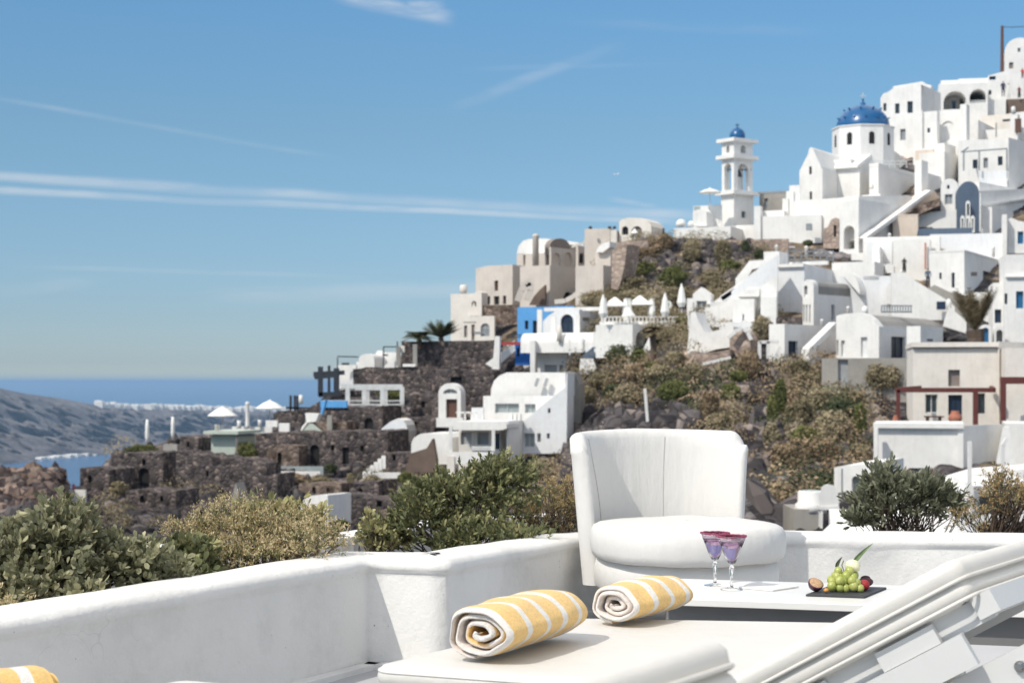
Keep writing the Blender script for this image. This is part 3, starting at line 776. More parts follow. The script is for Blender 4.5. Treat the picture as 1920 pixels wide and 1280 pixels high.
blade('pineapple_leaf', 'long pointed green leaf standing up from the fruit', (1.118, 5.60, .455), (1.185, 5.60, .522), .0075, LG, .003)
blade('mint_leaf', 'small dark green leaf standing behind the grapes', (1.060, 5.58, .445), (1.080, 5.58, .480), .006, LF3 and plain('dark_leaf', (.05, .07, .03), .5), .002)
SIL = [(-500, 905), (-60, 900), (0, 896), (20, 886), (48, 890), (70, 884), (85, 893), (104, 880), (116, 898), (124, 925), (142, 930), (160, 915), (200, 862), (232, 842), (300, 832), (330, 822), (390, 812), (480, 806), (560, 775), (600, 752), (660, 715), (750, 668), (860, 640), (930, 610), (980, 575), (1075, 552), (1110, 530), (1150, 470), (1175, 452), (1205, 446), (1240, 440), (1262, 446), (1480, 452), (1560, 400), (1640, 300), (1700, 262), (1790, 215), (1860, 185), (1930, 140), (2400, 60)]
sx_ = np.array([p[0] for p in SIL], float); sy_ = np.array([p[1] for p in SIL], float)
# ================================================================ VILLAGE
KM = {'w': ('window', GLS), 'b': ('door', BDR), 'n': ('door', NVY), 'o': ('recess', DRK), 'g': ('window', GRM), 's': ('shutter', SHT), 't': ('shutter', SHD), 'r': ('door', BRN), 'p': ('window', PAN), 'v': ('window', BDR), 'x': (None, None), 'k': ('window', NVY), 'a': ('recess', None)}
def loop_rect(u0, u1, z0, z1, arch):
    if not arch: return [(u0, z0), (u1, z0), (u1, z1), (u0, z1)]
    r = (u1 - u0) / 2; c = (u0 + u1) / 2; rz = min(r, (z1 - z0) * .8)
    return [(u0, z0), (u1, z0)] + [(c + r * math.cos(math.pi * k / 10), z1 - rz + rz * math.sin(math.pi * k / 10)) for k in range(11)]
class House:
    def __init__(s, name, label, cat, xm, yb, D=None, th=32, mat=None, group=None, dd=0):
        s.D = (D or DT(xm, yb)) - 1.0 + dd
        if D and yb < 1000: s.D = min(s.D, DT(xm, yb) - 1.0)
        s.xm = xm; s.yb = yb; s.mat = mat or WHT; s.setth(th)
        s.o = empty(name, W(xm, yb, s.D), label, cat, group)
    def setth(s, th):
        s.th = th; t = R(th); s.a = Vector((-math.cos(t), math.sin(t))); s.b = Vector((math.sin(t), math.cos(t)))
    def C(s, xm=None, D=None):
        xm = s.xm if xm is None else xm; D = s.D if D is None else D
        return Vector(((xm - CX) * D / F, D))
    @staticmethod
    def sol(C, d, px):
        k = (px - CX) / F; return (k * C.y - C.x) / (d.x - k * d.y)
    def zz(s, C, d, t, py): return EYE + (HY - py) * (C.y + t * d.y) / F
    def prism(s, name, C, d, e, outl, depth, holes=(), mat=None, reveal=.3, rholes=(), parent=None, e0=0):
        """outl [(t,z)] in the plane C + t*d; extruded along e by depth"""
        parent = parent or s.o; mat = mat or s.mat
        P3 = lambda t, z, q: Vector((C.x + d.x * t + e.x * q, C.y + d.y * t + e.y * q, z))
        mb = MB(); hl = []
        def face(outer, hs, fn):
            loops = [[Vector((p[0], p[1], 0)) for p in outer]] + [[Vector((p[0], p[1], 0)) for p in h] for h in hs]
            tris = geometry.tessellate_polygon(loops); flat = [p for l in loops for p in l]
            mb.add([fn(p.x, p.y) for p in flat], [tuple(t) for t in tris])
        def mk(holes, fn3, tmap):
            hs = []
            for h in holes:
                x0, y0, x1, y1, kd = h[:5]
                u0, u1 = sorted((tmap(x0), tmap(x1))); um = (u0 + u1) / 2
                z1, z0 = h_z(um, y0), h_z(um, y1); arch = kd.isupper()
                lp = loop_rect(u0, u1, z0, z1, arch); hs.append(lp); hl.append((lp, kd.lower(), fn3, u0, u1, z0, z1, arch))
            return hs
        h_z = lambda u, py: s.zz(C, d, u, py)
        hs = mk(holes, P3, lambda px: s.sol(C, d, px)); face(outl, hs, lambda t, z: P3(t, z, e0))
        face(outl, [], lambda t, z: P3(t, z, depth))
        n = len(outl); done = False
        for i in range(n):
            a, b2 = outl[i], outl[(i + 1) % n]
            if rholes and abs(a[0]) < 1e-4 and abs(b2[0]) < 1e-4 and not done:
                done = True; h_z = lambda u, py: s.zz(C, e, u, py)
                Q3 = lambda t, z, q: Vector((C.x + e.x * t + d.x * q, C.y + e.y * t + d.y * q, z))
                hs2 = mk(rholes, Q3, lambda px: s.sol(C, e, px)); zl, zh = sorted((a[1], b2[1]))
                face([(e0, zl), (depth, zl), (depth, zh), (e0, zh)], hs2, lambda t, z: Q3(t, z, 0))
            else:
                mb.add([P3(*a, e0), P3(*b2, e0), P3(*b2, depth), P3(*a, depth)], [(0, 1, 2, 3)])
        for lp, kd, f3, u0, u1, z0, z1, arch in hl:
            k = len(lp); rv = min(reveal, depth * .6) if kd != 'a' else depth * .8
            for i in range(k):
                a, b2 = lp[i], lp[(i + 1) % k]
                mb.add([f3(*a, 0), f3(*b2, 0), f3(*b2, rv), f3(*a, rv)], [(0, 1, 2, 3)])
        w = mb.obj(name, mat, parent)
        for lp, kd, f3, u0, u1, z0, z1, arch in hl:
            nm, mt = KM[kd]
            if nm is None: continue
            rv = min(reveal, depth * .6) if kd != 'a' else depth * .8
            if kd == 'a':
                m = MB(); m.add([f3(p[0], p[1], rv) for p in lp], [tuple(range(len(lp)))]); m.obj('alcove', mat, w); continue
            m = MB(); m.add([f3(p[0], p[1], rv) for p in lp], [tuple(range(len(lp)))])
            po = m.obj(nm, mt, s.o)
            if (u1 - u0) > .75 and kd in 'wnbgpkv':
                fr = MB(); g = .06; q = rv - .05
                bars = [(u0 + g / 2, z0, u0 + g / 2, z1), (u1 - g / 2, z0, u1 - g / 2, z1), ((u0 + u1) / 2, z0, (u0 + u1) / 2, z1), (u0, z0 + g / 2, u1, z0 + g / 2)]
                zt = z1 - (u1 - u0) / 2 if arch else z1 - g / 2
                bars.append((u0, zt, u1, zt))
                for x0, y0, x1, y1 in bars: fr.bar(f3(x0, y0, q), f3(x1, y1, q), g, .05)
                fr.obj('frame', {'w': MTL, 'g': MTL, 'p': MTL}.get(kd, BDR if kd != 'n' else NVY), po)
        return w
    def box(s, x0, xm, x1, yt, yb, L=(), Rh=(), D=None, mat=None, name='wall', drop=4, dl=6, dr=6, par=0, dd=0):
        D = (D or s.D) + dd; C = s.C(xm, D)
        tl = s.sol(C, s.a, x0) if x0 < xm - .5 else dl; tr = s.sol(C, s.b, x1) if x1 > xm + .5 else dr
        if tl < 0 or tl > 60: tl = dl
        if tr < 0 or tr > 60: tr = dr
        zt = EYE + (HY - yt) * D / F; zb = EYE + (HY - yb) * D / F - drop
        w = s.prism(name, C, s.a, s.b, [(0, zb), (0, zt), (tl, zt), (tl, zb)], tr, L, mat, rholes=Rh)
        if par:        # raised parapet rim
            for (t0, t1, q0, q1) in ((0, tl, 0, .25), (0, tl, tr - .25, tr), (0, .25, .25, tr - .25), (tl - .25, tl, .25, tr - .25)):
                m = MB(); p = [Vector((C.x + s.a.x * t + s.b.x * q, C.y + s.a.y * t + s.b.y * q, 0)) for t, q in ((t0 - .04 * (t0 == 0), q0 - .04), (t1, q0 - .04), (t1, q1), (t0 - .04 * (t0 == 0), q1))]
                m.hexa([v + Vector((0, 0, zt - .02)) for v in p] + [v + Vector((0, 0, zt + par)) for v in p]); m.obj('parapet', mat or s.mat, s.o)
        return w
    def poly(s, pts, side='L', xm=None, D=None, depth=5, L=(), mat=None, name='wall', dd=0, rh=(), reveal=.3, flat=None):
        D = (D or s.D) + dd; C = s.C(xm, D); d, e = (s.a, s.b) if side == 'L' else (s.b, s.a)
        out = []
        for px, py in pts:
            t = s.sol(C, d, px); t = 0 if abs(t) < .02 else t; out.append((t, s.zz(C, d, t, py)))
        return s.prism(name, C, d, e, out, depth, L, mat, rholes=rh, reveal=reveal)
    def lathe(s, px, prof, name, mat, n=20, D=None, dd=0, rot=0, smooth=True):
        """prof [(radius px, py)] bottom to top"""
        D = (D or s.D) + dd; c = Vector(((px - CX) * D / F, D, 0)); k = D / F
        return MB().lathe(c, [(r * k, EYE + (HY - py) * k) for r, py in prof], n, rot).obj(name, mat, s.o, smooth)
    def bars(s, segs, w, name, mat, D=None, dd=0, h=None):
        D = (D or s.D) + dd; m = MB()
        for g in segs: m.bar(W(g[0], g[1], D + (g[4] if len(g) > 4 else 0)), W(g[2], g[3], D + (g[5] if len(g) > 5 else (g[4] if len(g) > 4 else 0))), w, h)
        return m.obj(name, mat, s.o)
def arcp(x0, x1, ys, yt, n=12, a0=180, a1=0):
    c = (x0 + x1) / 2; r = abs(x1 - x0) / 2
    return [(c + r * math.cos(R(a0 + (a1 - a0) * k / n)), ys - (ys - yt) * math.sin(R(a0 + (a1 - a0) * k / n))) for k in range(n + 1)]
def archface(x0, x1, yb, ys, yt, n=12): return [(x0, yb)] + arcp(x0, x1, ys, yt, n) + [(x1, yb)]

def rag(x0, x1, y0, y1, yb, seed, n=10, amp=2.0):
    r_ = random.Random(seed); return [(x0, yb)] + [(x0 + (x1 - x0) * i / n, y0 + (y1 - y0) * i / n + r_.uniform(-amp, amp)) for i in range(n + 1)] + [(x1, yb)]
# ---- bell tower
h = House('bell_tower', 'tall white bell tower with open arched tiers and a small blue dome', 'bell tower', 1376, 421, D=199, th=52, mat=WHT)
h.box(1352, 1376, 1413, 363, 421, Rh=[(1390, 396, 1399, 409, 'w')], name='base')
CT = h.C(); wl = h.sol(CT, h.a, 1353.5); wr = h.sol(CT, h.b, 1411.5); k_ = h.D / F
cen = CT + h.a * (wl / 2) + h.b * (wr / 2)
def Zp(py): return EYE + (HY - py) * k_
def tslab(y0, y1, grow, name):
    m = MB(); p = []
    for t, q in ((-grow, -grow), (wl + grow, -grow), (wl + grow, wr + grow), (-grow, wr + grow)): p.append(Vector((CT.x + h.a.x * t + h.b.x * q, CT.y + h.a.y * t + h.b.y * q, 0)))
    m.hexa([v + Vector((0, 0, Zp(y1))) for v in p] + [v + Vector((0, 0, Zp(y0))) for v in p]); m.obj(name, WHT, h.o)
tslab(357, 364, .55, 'cornice'); tslab(289.5, 296.5, .5, 'cornice'); tslab(258.5, 265, .45, 'cornice')
def tier(yt, yb, frac, ya, yb2, nm):
    for side in range(4):
        d, e, o_, w = ((h.a, h.b, CT, wl), (h.b, h.a, CT, wr), (h.a, -h.b, CT + h.b * wr, wl), (h.b, -h.a, CT + h.a * wl, wr))[side]
        z0, z1 = Zp(yb), Zp(yt); c = w / 2; r = w * frac / 2; za, zb = Zp(ya), Zp(yb2)
        lp = loop_rect(c - r, c + r, zb, za, True); mb = MB(); dep = .55
        P3 = lambda t, z, q: Vector((o_.x + d.x * t + e.x * q, o_.y + d.y * t + e.y * q, z))
        i0, i1 = (0, w) if side % 2 == 0 else (dep, w - dep)
        for q in (0, dep):
            loops = [[Vector((i0, z0, 0)), Vector((i1, z0, 0)), Vector((i1, z1, 0)), Vector((i0, z1, 0))], [Vector((*p, 0)) for p in lp]]
            fl_ = [p for l in loops for p in l]; mb.add([P3(p.x, p.y, q) for p in fl_], [tuple(t) for t in geometry.tessellate_polygon(loops)])
        for i in range(len(lp)):
            a, b2 = lp[i], lp[(i + 1) % len(lp)]; mb.add([P3(*a, 0), P3(*b2, 0), P3(*b2, dep), P3(*a, dep)], [(0, 1, 2, 3)])
        if side % 2 == 0: mb.add([P3(0, z0, 0), P3(0, z1, 0), P3(0, z1, dep), P3(0, z0, dep), P3(w, z0, 0), P3(w, z1, 0), P3(w, z1, dep), P3(w, z0, dep)], [(0, 1, 2, 3), (4, 5, 6, 7)])
        mb.obj(nm, WHT, h.o)
tier(296.5, 357, .58, 305, 355, 'arcade_wall'); tier(265, 289.5, .26, 270, 285, 'upper_wall')
m = MB(); m.lathe((cen.x, cen.y, 0), [(.62, Zp(328)), (.55, Zp(326)), (.40, Zp(319)), (.15, Zp(316))], 14); m.bar((cen.x - 1.6, cen.y, Zp(315)), (cen.x + 1.6, cen.y, Zp(315)), .12); m.obj('bell', BNZ, h.o, True)
m = MB(); m.lathe((cen.x, cen.y, 0), [(14.5 * k_, Zp(258.5)), (15 * k_, Zp(252)), (13.5 * k_, Zp(245)), (9.5 * k_, Zp(239)), (4 * k_, Zp(235.5)), (1.2 * k_, Zp(233))], 24); dm = m.obj('dome', DOM, h.o, True)
m = MB(); m.bar((cen.x, cen.y, Zp(235)), (cen.x, cen.y, Zp(228)), .1); m.bar((cen.x - .25, cen.y, Zp(230.5)), (cen.x + .25, cen.y, Zp(230.5)), .08); m.obj('cross', BLK, dm)

# ---- domed church
h = House('church', 'white domed church with bright blue dome on an octagonal drum', 'church', 1539, 392, D=202, th=32)
NAVE = [(1499, 392), (1499, 321), (1508, 303), (1515.5, 288), (1517, 279), (1520.5, 276), (1524, 279), (1528, 288), (1539, 312), (1539, 392)]
h.poly(NAVE, 'L', 1539, depth=17, L=[(1517, 312, 1522, 327, 'o'), (1518, 359, 1522.5, 374, 'o')], name='nave_wall')
h.poly([(1586, 395), (1586, 312), (1613, 308), (1613, 395)], 'L', 1613, D=205, depth=5, name='pilaster')
h.poly([(1536.5, 392), (1536.5, 316), (1542, 316), (1542, 392)], 'L', 1542, depth=.8, dd=-.9, name='pilaster')
h.poly([(1612, 400), (1612, 311), (1658.6, 273), (1700, 303), (1700, 400)], 'R', 1612, D=204, depth=4, name='transept_wall')
h.poly([(1608, 314), (1608, 310), (1658.6, 269.5), (1704, 303), (1704, 307), (1658.6, 274.5)], 'R', 1608, D=203.6, depth=4.5, name='roof_coping')
DC = 211
h.box(1552, 1596, 1690, 298, 330, D=DC - 6, name='crossing')
DRP = [(57, 330), (57, 243), (59, 242.5), (59, 240.5), (50, 240)]
h.lathe(1618, DRP, 'drum', WHT, 8, D=DC, rot=R(22.5 + 6), smooth=False)
kk = DC / F; cx_, cy_ = (1618 - CX) * kk, DC
for q in range(8):
    a = R(6 + 45 * q); 
    if math.sin(a) > .5: continue
    ap = 57 * kk * math.cos(R(22.5)); o2 = Vector((cx_ + ap * math.cos(a), cy_ + ap * math.sin(a))); tg = Vector((-math.sin(a), math.cos(a))); nn2 = Vector((math.cos(a), math.sin(a)))
    lp = loop_rect(-.34, .34, EYE + (HY - 277) * kk, EYE + (HY - 254) * kk, True); m = MB()
    m.add([(o2.x + tg.x * t - nn2.x * -.02, o2.y + tg.y * t - nn2.y * -.02, z) for t, z in lp], [tuple(range(len(lp)))])
    for i in range(len(lp)):
        p, p2 = lp[i], lp[(i + 1) % len(lp)]; m.add([(o2.x + tg.x * p[0] + nn2.x * g, o2.y + tg.y * p[0] + nn2.y * g, p[1]) for g in (0, .02)] + [(o2.x + tg.x * p2[0] + nn2.x * g, o2.y + tg.y * p2[0] + nn2.y * g, p2[1]) for g in (.02, 0)], [(0, 1, 2, 3)])
    m.obj('window', DRK, h.o)
rd = 49.5 * kk
prof = [(rd * math.cos(R(t)), EYE + (HY - 241.5) * kk + rd * .90 * math.sin(R(t))) for t in (0, 6, 14, 24, 34, 44, 54, 64, 74, 83, 88)]
m = MB(); m.lathe((cx_, cy_, 0), prof, 40); dm = m.obj('dome', DOM, h.o, True)
m = MB(); m.lathe((cx_, cy_, EYE + (HY - 197) * kk), [(.45, -.3), (.3, .25), (.10, .45), (.14, .7), (.05, .85)], 10); m.obj('finial', DOM, dm)
m = MB(); zt = EYE + (HY - 184) * kk; m.bar((cx_, cy_, zt - .8), (cx_, cy_, zt + .65), .09); m.bar((cx_ - .38, cy_, zt + .25), (cx_ + .38, cy_, zt + .25), .09); m.obj('cross', MTL, dm)
for el_, nq in ((22, 14), (48, 9)):
    for q in range(nq):
        a = 2 * math.pi * (q + .3) / nq
        if math.sin(a) > .3: continue
        m = MB(); c = Vector((cx_ + rd * math.cos(R(el_)) * math.cos(a), cy_ + rd * math.cos(R(el_)) * math.sin(a), EYE + (HY - 241.5) * kk + rd * .9 * math.sin(R(el_))))
        dn = Vector((math.cos(a) * math.cos(R(el_)), math.sin(a) * math.cos(R(el_)), math.sin(R(el_)))); m.bar(c - dn * .1, c + dn * .28, .16); m.obj('dome_peg', DOM, dm)

# ---- terraces round the tower
h = House('chapel_terrace', 'long low white terrace wall on the cliff top below the bell tower', 'terrace', 1370, 447, D=192, th=25)
h.box(1263, 1370, 1427, 424, 447, drop=.2); h.box(1371, 1427, 1428, 421, 447, drop=.2, dd=3)
h = House('white_house', 'low white rooms with rounded buttress directly left of the bell tower', 'house', 1352, 424, D=196, th=25)
h.box(1300, 1353, 1354, 384, 424, L=[]); h.poly(archface(1299, 1325, 424, 400, 393), 'L', 1325, dd=-2, depth=3, name='buttress'); h.box(1301, 1312, 1313, 387, 394, mat=PAN, dd=-.4, name='parapet', drop=0)
h.lathe(1277, [(10, 425), (9.5, 418), (6, 412.5), (1, 411)], 'small_dome', WHT, 14, dd=-1); h.lathe(1296, [(7, 425), (6.5, 419), (4, 415), (1, 414)], 'small_dome', WHT, 14, dd=-1)
def parasol(px, ytop, ylow, r, ybase, D, label, mat=CNV, n=8, name='parasol', cat='parasol', grp='white parasols'):
    k = D / F; b = W(px, ybase, D); o = empty(name, b, label, cat, grp); z = lambda y: EYE + (HY - y) * k
    rot = R(17); m = MB(); m.lathe((b.x, b.y, 0), [(r * k * .98, z(ylow + 1.0)), (r * k, z(ylow)), (r * k * .5, z(ylow + (ytop - ylow) * .62)), (.15, z(ytop + 1)), (.05, z(ytop - 1.5))], n, rot); m.obj('canopy', mat, o)
    m = MB(); m.tube([b, (b.x, b.y, z(ytop + 1))], .05, 6); m.obj('pole', MTL, o)
    return o
parasol(1331, 353, 361, 22, 388, 194, 'small white parasol on the terrace just left of the bell tower')
h = House('white_terrace', 'stepped white terrace between the bell tower and the church front', 'terrace', 1548, 452, D=191, th=20)
h.box(1427, 1540, 1552, 402, 452, drop=.2); h.box(1414, 1426, 1430, 386, 450, drop=.5, dd=2); h.box(1427, 1470, 1500, 394, 440, dd=2.5, drop=0)
for x0, x1, yt in ((1467, 1478, 372), (1474, 1488, 358), (1480, 1500, 347)): h.box(x0, x1, x1 + 1, yt, 400, dd=4, dr=3, name='step_block')
h.box(1421, 1480, 1482, 357, 361, mat=GRM, dd=5, dr=4, drop=0, name='canopy'); h.box(1424, 1476, 1480, 361, 392, mat=CNC, dd=8, name='back_wall', L=[(1433, 372, 1440, 388, 'g')])
h.box(1511, 1521, 1523, 419, 431, mat=GRM, dd=-1.5, dr=1, drop=0, name='air_unit')
h = House('retaining_wall', 'brown rubble retaining wall under the white cliff top terrace', 'wall', 1478, 470, D=190.5, th=15, mat=PST)
h.box(1262, 1478, 1479, 447.5, 470, dr=2, drop=2)
h = House('ruined_wall', 'tall jagged stone wall beside the arched white gateway', 'wall', 1573, 462, th=25, mat=PST, dd=-1)
h.poly([(1544, 466), (1545, 428), (1552, 426), (1558, 412), (1566, 408), (1573, 414), (1573, 466)], 'L', depth=2, L=[(1563, 422, 1568, 444, 'o')])

# ---- gateway block right of the church
h = House('white_house', 'white block with tall round arched gateway below the church transept', 'house', 1610, 474, th=38)
h.poly([(1574, 482), (1574, 383), (1580, 377), (1610, 372), (1610, 482)], 'L', depth=22, L=[(1582, 423, 1602, 467, 'A')])
h.poly([(1610, 368), (1705, 366), (1722, 384), (1625, 442), (1610, 452)], 'R', depth=8, dd=1.5)
h.poly([(1622, 446), (1746, 356), (1752, 358), (1630, 448)], 'R', 1622, depth=.8, dd=-1.2, name='stair_parapet'); h.poly([(1626, 448), (1752, 358), (1768, 376), (1700, 400), (1676, 408), (1640, 448)], 'R', 1626, depth=2, dd=.4, mat=PCH, name='stair_flank')
h = House('white_house', 'white cube house with railed roof terrace under the transept gable', 'house', 1647, 372, th=34, dd=-4)
h.box(1630, 1647, 1718, 312, 372, par=.4); h.bars([(1634, 302, 1700, 302, 2), (1634, 308, 1700, 308, 2)] + [(x, 302, x, 314, 2) for x in range(1634, 1702, 11)], .08, 'railing', MTL)
h.box(1616, 1650, 1716, 364, 380, dd=-1.5); h.box(1715, 1728, 1740, 300, 372, dd=-1, Rh=[]); 
h.lathe(1634, [(4, 355), (4.5, 349), (3, 345), (1, 344)], 'pot', CRM, 10, dd=-4)
h = House('white_house', 'plain white blocks stepping up right of the church behind the stairs', 'house', 1771, 330, th=34, dd=-3)
h.box(1723, 1771, 1796, 284, 330); h.box(1715, 1735, 1796, 323, 380, dd=-4); h.poly([(1716, 330), (1722, 284), (1745, 270), (1771, 268), (1771, 300)], 'L', 1771, dd=3, depth=4); h.box(1716, 1750, 1752, 280, 300, mat=PCH, dd=1)

# ---- upper village
h = House('villa', 'large white two storey villa on the skyline right of the blue dome', 'house', 1727, 282, th=30, dd=-2)
h.poly([(1651, 300), (1651, 184), (1656, 176), (1666, 172), (1676, 165), (1727, 156), (1727, 300)], 'L', depth=9, L=[(1656, 193, 1662, 208, 'W'), (1678, 194, 1686.5, 213, 'w'), (1701, 190, 1711.5, 212, 'w'), (1688, 242, 1698, 263, 'g'), (1715, 241, 1722.5, 263, 'o')], rh=[])
h.poly([(1674, 166), (1675, 162), (1729, 153), (1736, 158), (1746, 160), (1746, 166), (1727, 159)], 'L', 1746, dd=-.6, depth=1, name='roof_coping')
h = House('white_house', 'small white room with one tiny window wedged before the skyline villa', 'house', 1757, 282, th=30, dd=-5)
h.box(1729, 1757, 1762, 208, 282, L=[(1738.5, 240, 1744, 249, 'k')]); h.box(1712, 1729, 1731, 207, 282, dr=4, dd=.5)
h.box(1759, 1807, 1808, 205, 275, L=[(1765.5, 227, 1788, 262, 'A')], dd=.8); h.box(1800, 1812, 1818, 195, 268, dd=0)
h = House('white_house', 'white arcaded house with two big round arches near the skyline', 'house', 1852, 212, th=12, dd=-3)
h.box(1760, 1852, 1853, 155, 212, L=[(1769, 171, 1812, 205, 'A'), (1818, 167, 1849, 193, 'A')], dr=9); h.box(1764, 1800, 1802, 150, 160, dd=5); h.box(1797, 1858, 1860, 146, 160, dd=8)
h.box(1785, 1792, 1793, 190, 203, mat=NVY, dd=2.5, name='door', dr=.3)
h = House('white_house', 'white house with stepped roofline and two little windows at the top right', 'house', 1921, 184, th=12, dd=-4)
h.poly([(1853, 215), (1853, 142), (1883, 134), (1921, 132), (1921, 215)], 'L', depth=8, L=[(1855, 143, 1867, 150, 'k'), (1853.5, 169, 1859, 178, 'n')])
h.box(1810, 1886, 1888, 186, 235, dd=-3); h.box(1887, 1960, 1962, 184, 212, mat=BRN if 0 else BRO, dd=-3.5, name='planter_box')
h = House('chapel', 'white rounded barrel vault gable at the upper right corner of the village', 'chapel', 1942, 140, th=14, dd=0)
h.poly(archface(1884, 1942, 150, 98, 71, 18), 'L', depth=10, L=[(1908, 90, 1913.5, 98, 'g'), (1892, 117, 1900, 129, 't')])
u = MB(); p0 = W(1879, 140, 240); u.tube([p0, W(1879, 49, 240)], [.28, .2], 8); pl_ = u.obj('utility_pole', BRN); tag(pl_, 'tall dark wooden utility pole on the skyline at the upper right', 'utility pole')
w_ = MB(); w_.tube([W(1879, 51, 240), W(1900, 51.5, 240), W(1925, 50, 240), W(1990, 44, 240)], .05, 5); ww = w_.obj('wire', BLK, pl_)
h = House('white_house', 'white house with curved parapet and shaded double panel terrace at the right', 'house', 1834, 262, th=30, dd=-3)
h.poly([(1801, 275), (1802, 243), (1812, 233), (1834, 225), (1834, 275)], 'L', depth=9); h.box(1833, 1834, 1898, 230, 262, dd=1); h.box(1898, 1908, 1912, 214, 262, dd=-1.5); h.box(1840, 1900, 1901, 213, 224, dd=6, mat=CRM); h.box(1880, 1893, 1894, 223, 227, mat=BLK, dd=0, dr=.3, drop=0, name='vent')
h.box(1866.5, 1868, 1869, 230, 257, mat=GRM, dd=-1, dr=.2, drop=0, name='post'); h.box(1903, 1914, 1915, 222, 248, mat=BRN, dd=-2, dr=.3, drop=0, name='door')
h = House('white_house', 'white house with three square windows behind a dark pergola at the right', 'house', 1890, 342, th=15, dd=-2)
h.box(1797, 1889, 1891, 260, 342, L=[(1824, 299, 1833, 316, 'w'), (1844, 296, 1852.5, 315, 'g'), (1871, 293, 1880, 310, 'w')], dr=8)
h.bars([(1803, 285, 1888, 279, -2.4), (1807, 285, 1807, 320, -2.4), (1836, 283, 1836, 320, -2.4), (1803, 285, 1815, 277, -2.4, 0), (1888, 279, 1888, 335, -2.4)], .16, 'pergola', GRM); h.box(1835, 1888, 1890, 320, 342, dd=-2.6, mat=WH2, dr=1)
h.setth(40); h.box(1889, 1891, 1970, 258, 342, dd=-1)
h = House('white_terrace', 'long bright white roof slab above a smooth shaded wall at the right edge', 'terrace', 1836, 388, th=22, dd=-4)
h.setth(42); h.box(1828, 1836, 1970, 341, 388); h.poly([(1836, 400), (1836, 358), (1960, 352), (1960, 440), (1836, 440)], 'R', 1836, depth=4, dd=-3, name='wall'); h.poly([(1836, 384), (1960, 366), (1960, 369), (1836, 388)], 'R', 1836, depth=.5, dd=-4, name='ledge')
h = House('white_house', 'narrow white facade with curved top and one square window beside the slate gate', 'house', 1797, 408, th=18, dd=-2)
h.poly([(1764, 412), (1764, 352)] + arcp(1764, 1797, 350, 335)[1:-1] + [(1797, 352), (1797, 412)], 'L', depth=8, L=[(1771.5, 364, 1786, 383, 'g'), (1775.5, 347, 1780.5, 354, 'k')])
h.poly([(1718, 406), (1745, 398), (1797, 392), (1797, 435), (1718, 435)], 'L', 1797, depth=3, dd=-1.5)
h = House('arched_facade', 'slate blue arched facade framed by little white fence arches', 'facade', 1836, 432, th=10, dd=-1.5, mat=SLT)
h.poly([(1796, 436), (1796, 362)] + arcp(1796, 1836, 362, 340)[1:-1] + [(1836, 362), (1836, 436)], 'L', depth=4)
h.poly([(1796, 362), (1793, 362)] + arcp(1793, 1839, 362, 337)[1:-1] + [(1839, 362), (1836, 362)] + arcp(1836, 1796, 362, 340, a0=0, a1=180)[1:-1] if 0 else [(1836, 362), (1839, 362), (1839, 436), (1836, 436)], 'L', 1839, depth=4, mat=WHT, name='frame')
h.poly(archface(1811, 1819, 436, 382, 376), 'L', 1819, D=h.D - .6, depth=.4, L=[(1813, 382, 1817.5, 404, 'w')], mat=WHT, name='window_surround')
for x in (1801, 1810, 1820): h.poly(archface(x, x + 7.5, 436, 410, 404), 'L', x + 7.5, D=h.D - 1.4, depth=.3, L=[(x + 2, 410, x + 5.5, 432, 'x')], mat=WHT, name='fence_arch')
h = House('cream_house', 'cream plaster block with sloping brown bank above it', 'house', 1721, 446, th=15, mat=PCH, dd=-1)
h.box(1674, 1721, 1723, 404, 446, par=.15); h.poly([(1690, 404), (1735, 380), (1763, 371), (1763, 386), (1745, 392), (1722, 404)], 'L', 1763, dd=4, depth=3, mat=BST, name='bank')
h = House('white_terrace', 'wide white terrace with dark edged floor in front of the slate facade', 'terrace', 1884, 474, th=12, dd=-1)
h.box(1722, 1823, 1824, 427, 440, mat=SLT, dd=-1, dr=6, name='terrace_floor'); h.box(1744, 1880, 1884, 437, 474, mat=WH2, dr=3, dd=-2); h.box(1880, 1888, 1890, 402, 474, dd=-3, dr=1.5, name='pillar')
h = House('white_house', 'white house with wavy parapet and a blue framed window at the right edge', 'house', 1925, 470, th=12, dd=-4)
h.poly([(1889, 475), (1889, 412), (1896, 408), (1912, 415), (1925, 416), (1925, 475)], 'L', depth=6, L=[(1908, 434, 1919, 457, 'v')])
h = House('white_house', 'long white parapet house with recessed shaded terrace left of the two walkers', 'house', 1745, 516, th=16, dd=-1)
h.box(1618, 1762, 1764, 442, 452, dd=3, dr=2, drop=3); h.box(1674, 1744, 1746, 448, 516, dr=5); h.box(1625, 1673, 1675, 452, 480, mat=WH2, dd=3); h.box(1636, 1650, 1661, 462, 512, dd=-1.5)
h.poly(archface(1659, 1676, 512, 500, 494), 'L', 1676, dd=-2, depth=2); h.box(1733.5, 1736.5, 1737, 455, 505, mat=TER, dd=-.5, dr=.3, drop=0, name='door_post')
h = House('white_house', 'white corner house with blue doorway and small plaque above the dried palm', 'house', 1808, 545, th=28, dd=-2)
h.box(1742, 1808, 1893, 471, 548, L=[(1761, 511, 1765.5, 523, 'k'), (1784, 511, 1790, 539, 'n')], Rh=[(1843, 510, 1865, 530, 'b')], par=.15); h.poly([(1821, 510), (1832, 510), (1832, 517), (1821, 517)], 'R', 1808, D=h.D - .12, depth=.1, mat=SHD, name='plaque')
h = House('white_house', 'tall white house with red framed and small blue windows at the right edge', 'house', 1960, 640, th=12, dd=-5)
h.box(1883, 1960, 1962, 476, 660, L=[(1883.5, 550, 1889, 570, 'k'), (1905, 546, 1919, 578, 'v')], dr=6); h.box(1886, 1960, 1962, 516, 519, dd=-.25, dr=.5, drop=0, name='string_course')
